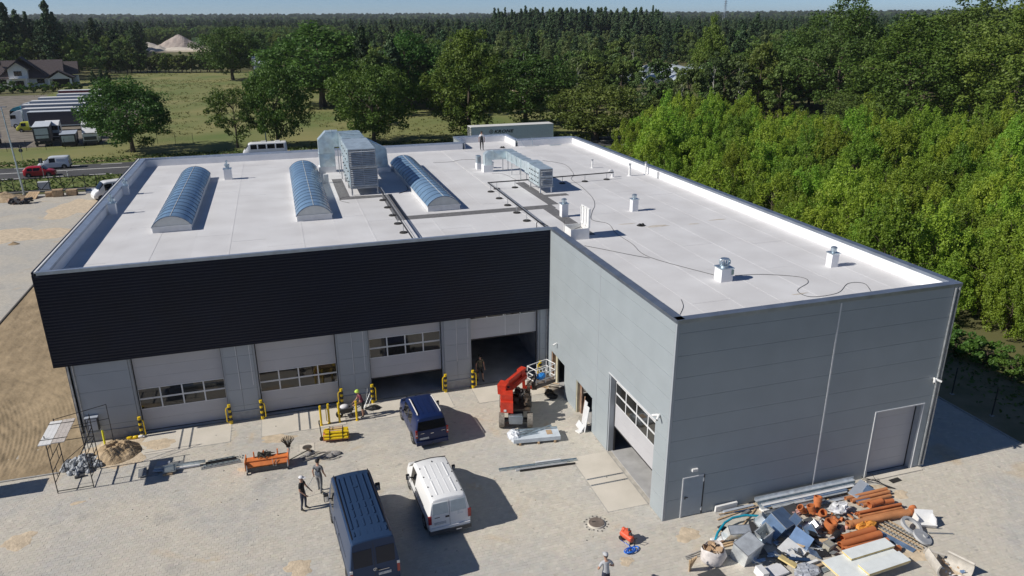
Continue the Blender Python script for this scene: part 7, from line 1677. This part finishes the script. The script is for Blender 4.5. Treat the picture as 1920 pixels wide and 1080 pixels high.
t = thing('wire_loops', 'loose black wire loops at the back right of the dump', 'wire', (11.2,-.75,0)); g = MB()
for k in range(4): g.tube([(-1.1+.2*k,.2,.05),(-.6,.35+.05*k,.18+.06*k),(.0,.25-.1*k,.25),(.3,-.1*k,.06),(.6,-.45,.05)], .014, 5)
g.tube([(.0,.2,.2),(.05,.5,.35),(-.15,.6,.2)], .012, 5); g.build('wire', M_black, t)
sand_patch(10.7,-.9,.8,.4,71,.03); sand_patch(11.7,-1.6,.5,.3,72,.02); sand_patch(9.0,-5.1,.8,.5,73,.02); sand_patch(9.7,-6.4,.7,.8,74,.05)
# small crumbs of debris on the yard
rr_ = random.Random(55); g = MB()
for k in range(170):
    q = (rr_.uniform(-26,12), rr_.uniform(-5,14.5))
    if q[0] > -.1 and q[1] > -.3: continue
    c = rr_.random(); s = rr_.uniform(.008,.026); g.cur = 0 if c < .5 else 1; g.obox((q[0],q[1],s*.4),(s*2,s*1.4,s), rotz(rr_.uniform(0,3)))
o = g.build('yard_crumbs', [M_plug, M_card]); o['kind'] = 'stuff'
# fence posts right of the hall
for k in range(14):
    y = -3+k*2.72+.35; t = thing('fence_post', 'slim dark fence post in the row right of the hall', 'fence post', (22.28,y,0), 0, 'fence posts right of the hall'); MB().box(-.03,.03,-.02,.02,0,1.75).build('post', M_fern, t); MB().box(-.1,.1,-.1,.1,0,.04).build('footing', M_kerb, t)

t = thing('unseen_shadow_caster', 'unseen added toilet cabin just outside the left picture edge', 'toilet cabin', (-30.95,11.62,0)); MB().box(-.56,.56,-.56,.56,.08,2.2).build('cabin', paint('cabin_blue', (.03,.12,.32)), t); MB().prism([(-.6,2.2),(.6,2.2),(.45,2.38),(-.45,2.38)], 'y', -.6, .6).build('roof', M_curb, t); MB().box(-.4,.4,-.585,-.56,.15,2.05).build('door', paint('cabin_blue', (.03,.12,.32)), t); MB().box(-.6,.6,-.6,.6,0,.08).build('skid', M_black, t)  # unseen cabin, its kind invented, added to cast the shadow patch at left
# ================================================================== BEHIND THE HALL
l = lambda a, b: at(a/4.5, 160+b/4.5)
# -- sliding gate and fence along the road side
t = thing('sliding_gate', 'long black sliding gate with diagonal bracing along the yard edge', 'gate', (-51.5,86.4,0))
g = MB(); g.box(0,12.6,-.04,.04,.18,.30); g.box(0,12.6,-.04,.04,1.75,1.85); g.build('frame', M_fern, t)
for k in range(10): MB().box(k*1.4-.035,k*1.4+.035,-.035,.035,.1,1.95).build('upright', M_fern, t)
for k in range(4): g = MB(); x = .2+k*2.9; beam(g,(x,0,.3),(x+1.4,0,1.75),.05,.07); beam(g,(x+1.5,0,1.75),(x+2.8,0,.3),.05,.07); g.build('brace', M_fern, t)
MB().box(-2,13.5,-.25,.25,0,.18).build('concrete_rail', M_kerb, t)
def mesh_fence(label, x0, x1, y, h=1.75, step=2.5):
    t = thing('mesh_fence', label, 'fence', (x0,y,0)); n = int((x1-x0)/step)
    for k in range(n+1): MB().box(k*step-.03,k*step+.03,-.03,.03,0,h+.1).build('post', M_fern, t)
    for k in range(n):
        g = MB()
        for i in range(9): g.box(k*step+.03,k*step+step-.03,-.006,.006,.12+i*.2,.13+i*.2)
        for i in range(12): g.box(k*step+.1+i*.2,k*step+.108+i*.2,-.006,.006,.1,h)
        g.build('mesh_panel', M_fern, t)
mesh_fence('dark mesh fence from the gate to the hall side', -38.5, -27, 86.3); mesh_fence('dark mesh fence in front of the truck park', -66, -30, 124.3, 1.7, 3.0)
def mast(label, p, top, H0, r=.07, lamp=True):
    t = thing('lamp_post', label, 'lamp post', (p.x,p.y,0)); dx, dy = top; MB().tube([(0,0,0),(dx*.5,dy*.5,H0*.5),(dx,dy,H0)], [r*1.3,r,r*.6], 10).build('pole', M_steel, t, 40); MB().cyl((0,0,0),(0,0,.15),.2,n=12).build('base', M_kerb, t)
    if lamp: MB().obox((dx+.25,dy,H0),(.7,.25,.1)).build('lamp_head', M_steel2, t)
mast('tall grey lamp post at the left edge by the sliding gate', l(205,925), (-.3,0), 11.2, .10); mast('slim white mast beside the road left of the tall air handler', at(500,271), (0,0), 8.2, .10, False)
t = thing('road_sign', 'grey back of a road sign at the kerb behind the red car', 'road sign', (-47.6,96.2,0)); MB().cyl((0,0,0),(0,0,2.7),.035,n=8).build('pole', M_steel2, t); MB().box(-.25,.25,-.02,.01,2.2,2.9).build('sign_plate', M_plug, t)
t = thing('road_sign', 'round road sign on the far verge by the lorries', 'road sign', (-54.6,112.8,0)); MB().cyl((0,0,0),(0,0,2.6),.035,n=8).build('pole', M_steel2, t); MB().cyl((0,.02,2.4),(0,-.01,2.4),.32,n=20).build('sign_plate', M_plug, t); MB().cyl((0,.02,1.75),(0,-.01,1.75),.30,n=20).build('sign_plate', M_plug, t)
t = thing('marker_post', 'short white marker post at the road edge', 'post', (-44.4,95.6,0)); MB().cyl((0,0,0),(0,0,.95),.06,n=8).build('post', M_wht, t); MB().cyl((0,0,.7),(0,0,.8),.062,n=8).build('band', M_black, t)
t = thing('control_box', 'pale grey cabinet behind the sliding gate', 'cabinet', (-45.3,87.0,0)); MB().box(-.65,.65,-.3,.3,.1,1.15).build('casing', M_curb, t); MB().box(-.7,.7,-.35,.35,1.15,1.2).build('lid', M_curb, t)
def pallets(label, p, n, rz=0):
    t = thing('pallet_stack', label, 'pallets', (p.x,p.y,0), rz)
    for k in range(n):
        g = MB(); z = k*.15
        for i in range(6): g.box(-.6,.6,-.42+i*.16,-.30+i*.16,z+.12,z+.14)
        for y in (-.38,.0,.38): g.box(-.6,.6,y-.05,y+.05,z+.02,z+.12)
        g.build('pallet', M_wood, t)
pallets('stack of timber pallets by the gate, left of two', at(110,368), 6, .1); pallets('stack of timber pallets by the gate, right of two', at(136,366), 5, -.05); pallets('low dark pallet stack left of the two pallet stacks', at(96,368), 4, .2)
boards('timber_boards', 'light boards tilted on the earth heap at the far yard', 'boards', [('board',(-.6+.3*k,0,.35),(.26,1.7,.05),(.35,0,.03*k),M_wood) for k in range(5)], (-45.7,82.6,0), R(-15))
heap('earth_heap','long low heap of brown earth at the foot of the lamp post','earth heap',-48.6,82.6,2.8,1.8,1.0,M_clod,81,36)
t = thing('junk_heap', 'black plastic and junk in front of the earth heap', 'junk', (-46.3,79.6,0)); rr_ = random.Random(4)
for k in range(16): MB().obox((rr_.uniform(-1.3,1.3),rr_.uniform(-.5,.5),.2+rr_.uniform(0,.35)),(rr_.uniform(.3,.9),rr_.uniform(.2,.6),rr_.uniform(.1,.4)), rot(rr_.uniform(-.5,.5),rr_.uniform(-.5,.5),rr_.uniform(0,3))).build('junk_piece', (M_black,M_plug,M_black,M_oldw)[k%4], t)
boards('flat_trailer', 'dark flat trailer parked left of the white minibus', 'trailer', [('bed',(0,0,.75),(3.2,1.9,.25),(0,0,0),M_tgrey),('headboard',(-1.6,0,1.1),(.06,1.9,.6),(0,0,0),M_black)], (-37.6,81.4,0), R(14))
p = at(26,458); heap('dung_clod','small dark clod on the spread sand of the far yard','clod',p.x,p.y,.55,.35,.25,M_clod,83,16)
boards('kerb_stones', 'loose dark pieces at the far left of the yard', 'stones', [('stone',(.4*k,.1*(k%2),.1),(.3,.2,.18),(0,0,.3*k),M_plug) for k in range(4)], (-50.5,82.5,0))
# -- house
M_tile = mat('roof_tiles', (.085,.068,.070), rough=.8, var=.2, scale=3); M_wall = mat('house_render', (.82,.81,.79), rough=.8, var=.04)
hs = thing('family_house', 'white house with dark brown gabled roofs left of the truck park', 'house', (-92.0,272,0), R(7))
def gable(x0, x1, y0, y1, ze, zr, axis, ov=.6, nm='roof'):
    g = MB(); th = .25
    if axis == 'y': xm = (x0+x1)/2; g.prism([(x0-ov,ze-.3),(xm,zr),(x1+ov,ze-.3),(x1+ov,ze-.3+th),(xm,zr+th),(x0-ov,ze-.3+th)], 'y', y0-ov, y1+ov)
    else: ym = (y0+y1)/2; g.prism([(y0-ov,ze-.3),(ym,zr),(y1+ov,ze-.3),(y1+ov,ze-.3+th),(ym,zr+th),(y0-ov,ze-.3+th)], 'x', x0-ov, x1+ov)
    r_ = g.build(nm, M_tile, hs); return r_
def wallp(poly, axis, a, b): g = MB(); g.prism(poly, axis, a, b); return g.build('wall', M_wall, hs)
wallp([(-11.5,0),(-2.6,0),(-2.6,3.2),(-11.5,3.2)], 'y', 1.0, 9.5); wallp([(-2.6,0),(5.0,0),(5.0,3.2),(-2.6,3.2)], 'y', 1.0, 9.5)
wallp([(-7.2,0),(-1.6,0),(-1.6,6.0),(-4.4,8.1),(-7.2,6.0)], 'y', -.6, 4.0); wallp([(-16,0),(-11.5,0),(-11.5,3.2),(-16,3.2)], 'y', 3.5, 11)
wallp([(10.9,0),(12.3,0),(12.3,3.0),(10.9,3.0)], 'y', 5, 11)
gable(-12.2,8.2,.8,9.7,3.2,8.4,'x'); gable(-7.2,-1.6,-.9,4.5,6.0,8.3,'y',.7); gable(-10.2,3.8,1.2,6.0,3.4,9.6,'y',.5); gable(-16,-9.5,3.5,11,4.2,7.8,'x'); gable(6,12.4,4.5,11,4.0,7.6,'x')
gable(3.7,11.4,-2.0,4.5,3.0,5.2,'y',.6); wallp([(4.2,2.6),(11.0,2.6),(7.6,4.8)], 'y', -1.9, -1.6)
for x in (4.3,10.8): MB().box(x-.3,x+.3,-2.0,-1.4,0,2.7).build('carport_column', M_wall, hs)
MB().box(4.2,11,3.8,4.0,0,3).build('carport_back', M_black, hs); MB().box(-9.8,-9.2,3,3.6,7.2,9.6).build('chimney', M_tile, hs)
for x, y, z, w, h_ in ((-9.3,.98,1.2,2.0,1.5),(1.6,.98,1.2,2.2,1.5),(-4.4,-.62,3.9,2.2,1.5),(-4.4,-.62,.1,2.4,2.2),(-13.6,3.48,1.0,1.2,1.6)):
    f = MB().box(x-w/2,x+w/2,y-.06,y+.02,z,z+h_).build('window', M_black, hs); MB().box(x-w/2+.1,x-.05,y-.09,y-.06,z+.1,z+h_-.1).build('pane', M_glass, f); MB().box(x+.05,x+w/2-.1,y-.09,y-.06,z+.1,z+h_-.1).build('pane', M_glass, f)
for x in (-6.6,-2.2): MB().box(x-.25,x+.25,-1.6,-1.1,0,3.0).build('porch_column', M_wall, hs)
MB().box(-7.0,-1.8,-1.7,-.6,2.95,3.15).build('porch_slab', M_wall, hs)
for k in range(11): tree('bush', (-106+k*3.1+RT.uniform(-.6,.6),247+.6*k+RT.uniform(-1,1)), RT.uniform(0,6.28), RT.uniform(.9,1.35), 'garden_bush', 'round garden bush in front of the white house', 'garden bushes before the house')
for k, (px, py) in enumerate(((180,165),(195,162),(206,164))): p = at(px,py+10); tree('pine', (p.x,p.y), k, .42, 'spruce_tree', ('bluish small spruce in the garden right of the house','slim dark conifer beside the bluish spruce','rounded small conifer nearest the meadow in the garden')[k])
# -- gravel pit and further roofs
M_grav = mat('gravel_heap', (.36,.30,.27), rough=1, col2=(.46,.40,.36), scale=.2, detail=5)
p = at(347,88); 
def big_heap(label, c, rx, ry, h, seed, m): o = heap('gravel_heap', label, 'gravel heap', c[0], c[1], rx, ry, h, m, seed, 34, rough=.12); return o
big_heap('large pinkish gravel heap at the far pit', (-83,640), 20, 16, 10.5, 91, M_grav); big_heap('pale sand heap left of the gravel heap', (-100,600), 17, 14, 6.5, 92, mat('pale_sand_heap',(.62,.56,.48), rough=1, var=.08, scale=.2)); big_heap('low pale sand heap in front of the gravel heap', (-80,600), 26, 10, 2.5, 93, mat('pale_sand_heap',(.62,.56,.48)))
sheet('pit_floor', -118, -48, 560, 665, .25, mat('pit_sand', (.46,.40,.30), rough=1, var=.2, scale=.08)); sheet('far_crop_field', -110, -40, 690, 960, 1.6, mat('crop_green', (.075,.15,.035), rough=1, var=.15, scale=.02))
for k, (px, d, w, lb) in enumerate(((702,500,15,'far farm building with pale roof among the trees'),(484,300,6,'grey gabled roof between the meadow trees'),(1190,330,5,'small dark gable beside the far greenhouse'))):
    c = toward(px,d); t = thing('far_building', lb, 'building', (c.x,c.y,0), R(8)); MB().box(-w/2,w/2,-3,3,0,5.0+1*(k==1)).build('wall', M_wall if k != 1 else M_tgrey, t); g = MB(); z = 5.0+1*(k==1); g.prism([(-3.4,z-.2),(0,z+(2.2 if k==0 else 2.6)),(3.4,z-.2)], 'x', -w/2-.4, w/2+.4); rf = g.build('roof', mat('pale_roof',(.50,.44,.42), rough=.8) if k == 0 else M_tgrey, t)
    for i in range(3): MB().box(-w/2+1+i*w/3.2,-w/2+2+i*w/3.2,-3.06,-3.0,1.5,3.0).build('window', M_black, t)
    if k == 0: MB().box(-1,.2,-.6,.4,z+1.2,z+3.6).build('chimney', M_wall, t)
gh = thing('greenhouse', 'pale grey row of greenhouse tunnels in a clearing on the right', 'greenhouse', (133,243,0), R(-18))
for k in range(7):
    pr = [(4.6*math.cos(math.pi*i/10)+0, 2.3*math.sin(math.pi*i/10)) for i in range(11)]; g = MB(); g.prism([(x+k*9.4-30,z) for x,z in pr], 'y', -36, 36); g.build('tunnel', mat('greenhouse_film',(.46,.52,.58), rough=.35, var=.1, scale=.3), gh, 40)
sheet('clearing_grass', 64, 112, 148, 166, .006, M_verge)
# -- lattice mast on the horizon
c = toward(1356,1500); hz0 = float(hill(np.array([c.x]),np.array([c.y]))[0]); t = thing('lattice_mast', 'thin lattice mast on the horizon right of centre', 'mast', (c.x,c.y,hz0)); g = MB()
for s in ((-1,-1),(1,-1),(1,1),(-1,1)): g.tube([(s[0]*3,s[1]*3,0),(s[0]*.5,s[1]*.5,50-hz0)], .28, 4)
g.build('leg', M_tgrey, t); g = MB()
for z in (40,44,48): g.box(-4,4,-.2,.2,z-hz0,z-hz0+.5)
g.build('cross_arm', M_tgrey, t)
# ================================================================== HAZE
hz_ = MB().box(-7700, 7700, -7700, 7700, -3.0, 90.0)
hm = bpy.data.materials.new('air'); hm.use_nodes = True; hm.node_tree.nodes.clear()
pv = hm.node_tree.nodes.new('ShaderNodeVolumePrincipled'); pv.inputs['Color'].default_value = (.86,.92,1,1); pv.inputs['Density'].default_value = 0.00008; pv.inputs['Anisotropy'].default_value = .2
oo = hm.node_tree.nodes.new('ShaderNodeOutputMaterial'); hm.node_tree.links.new(pv.outputs[0], oo.inputs['Volume'])
o = hz_.build('haze', hm); o['kind'] = 'stuff'
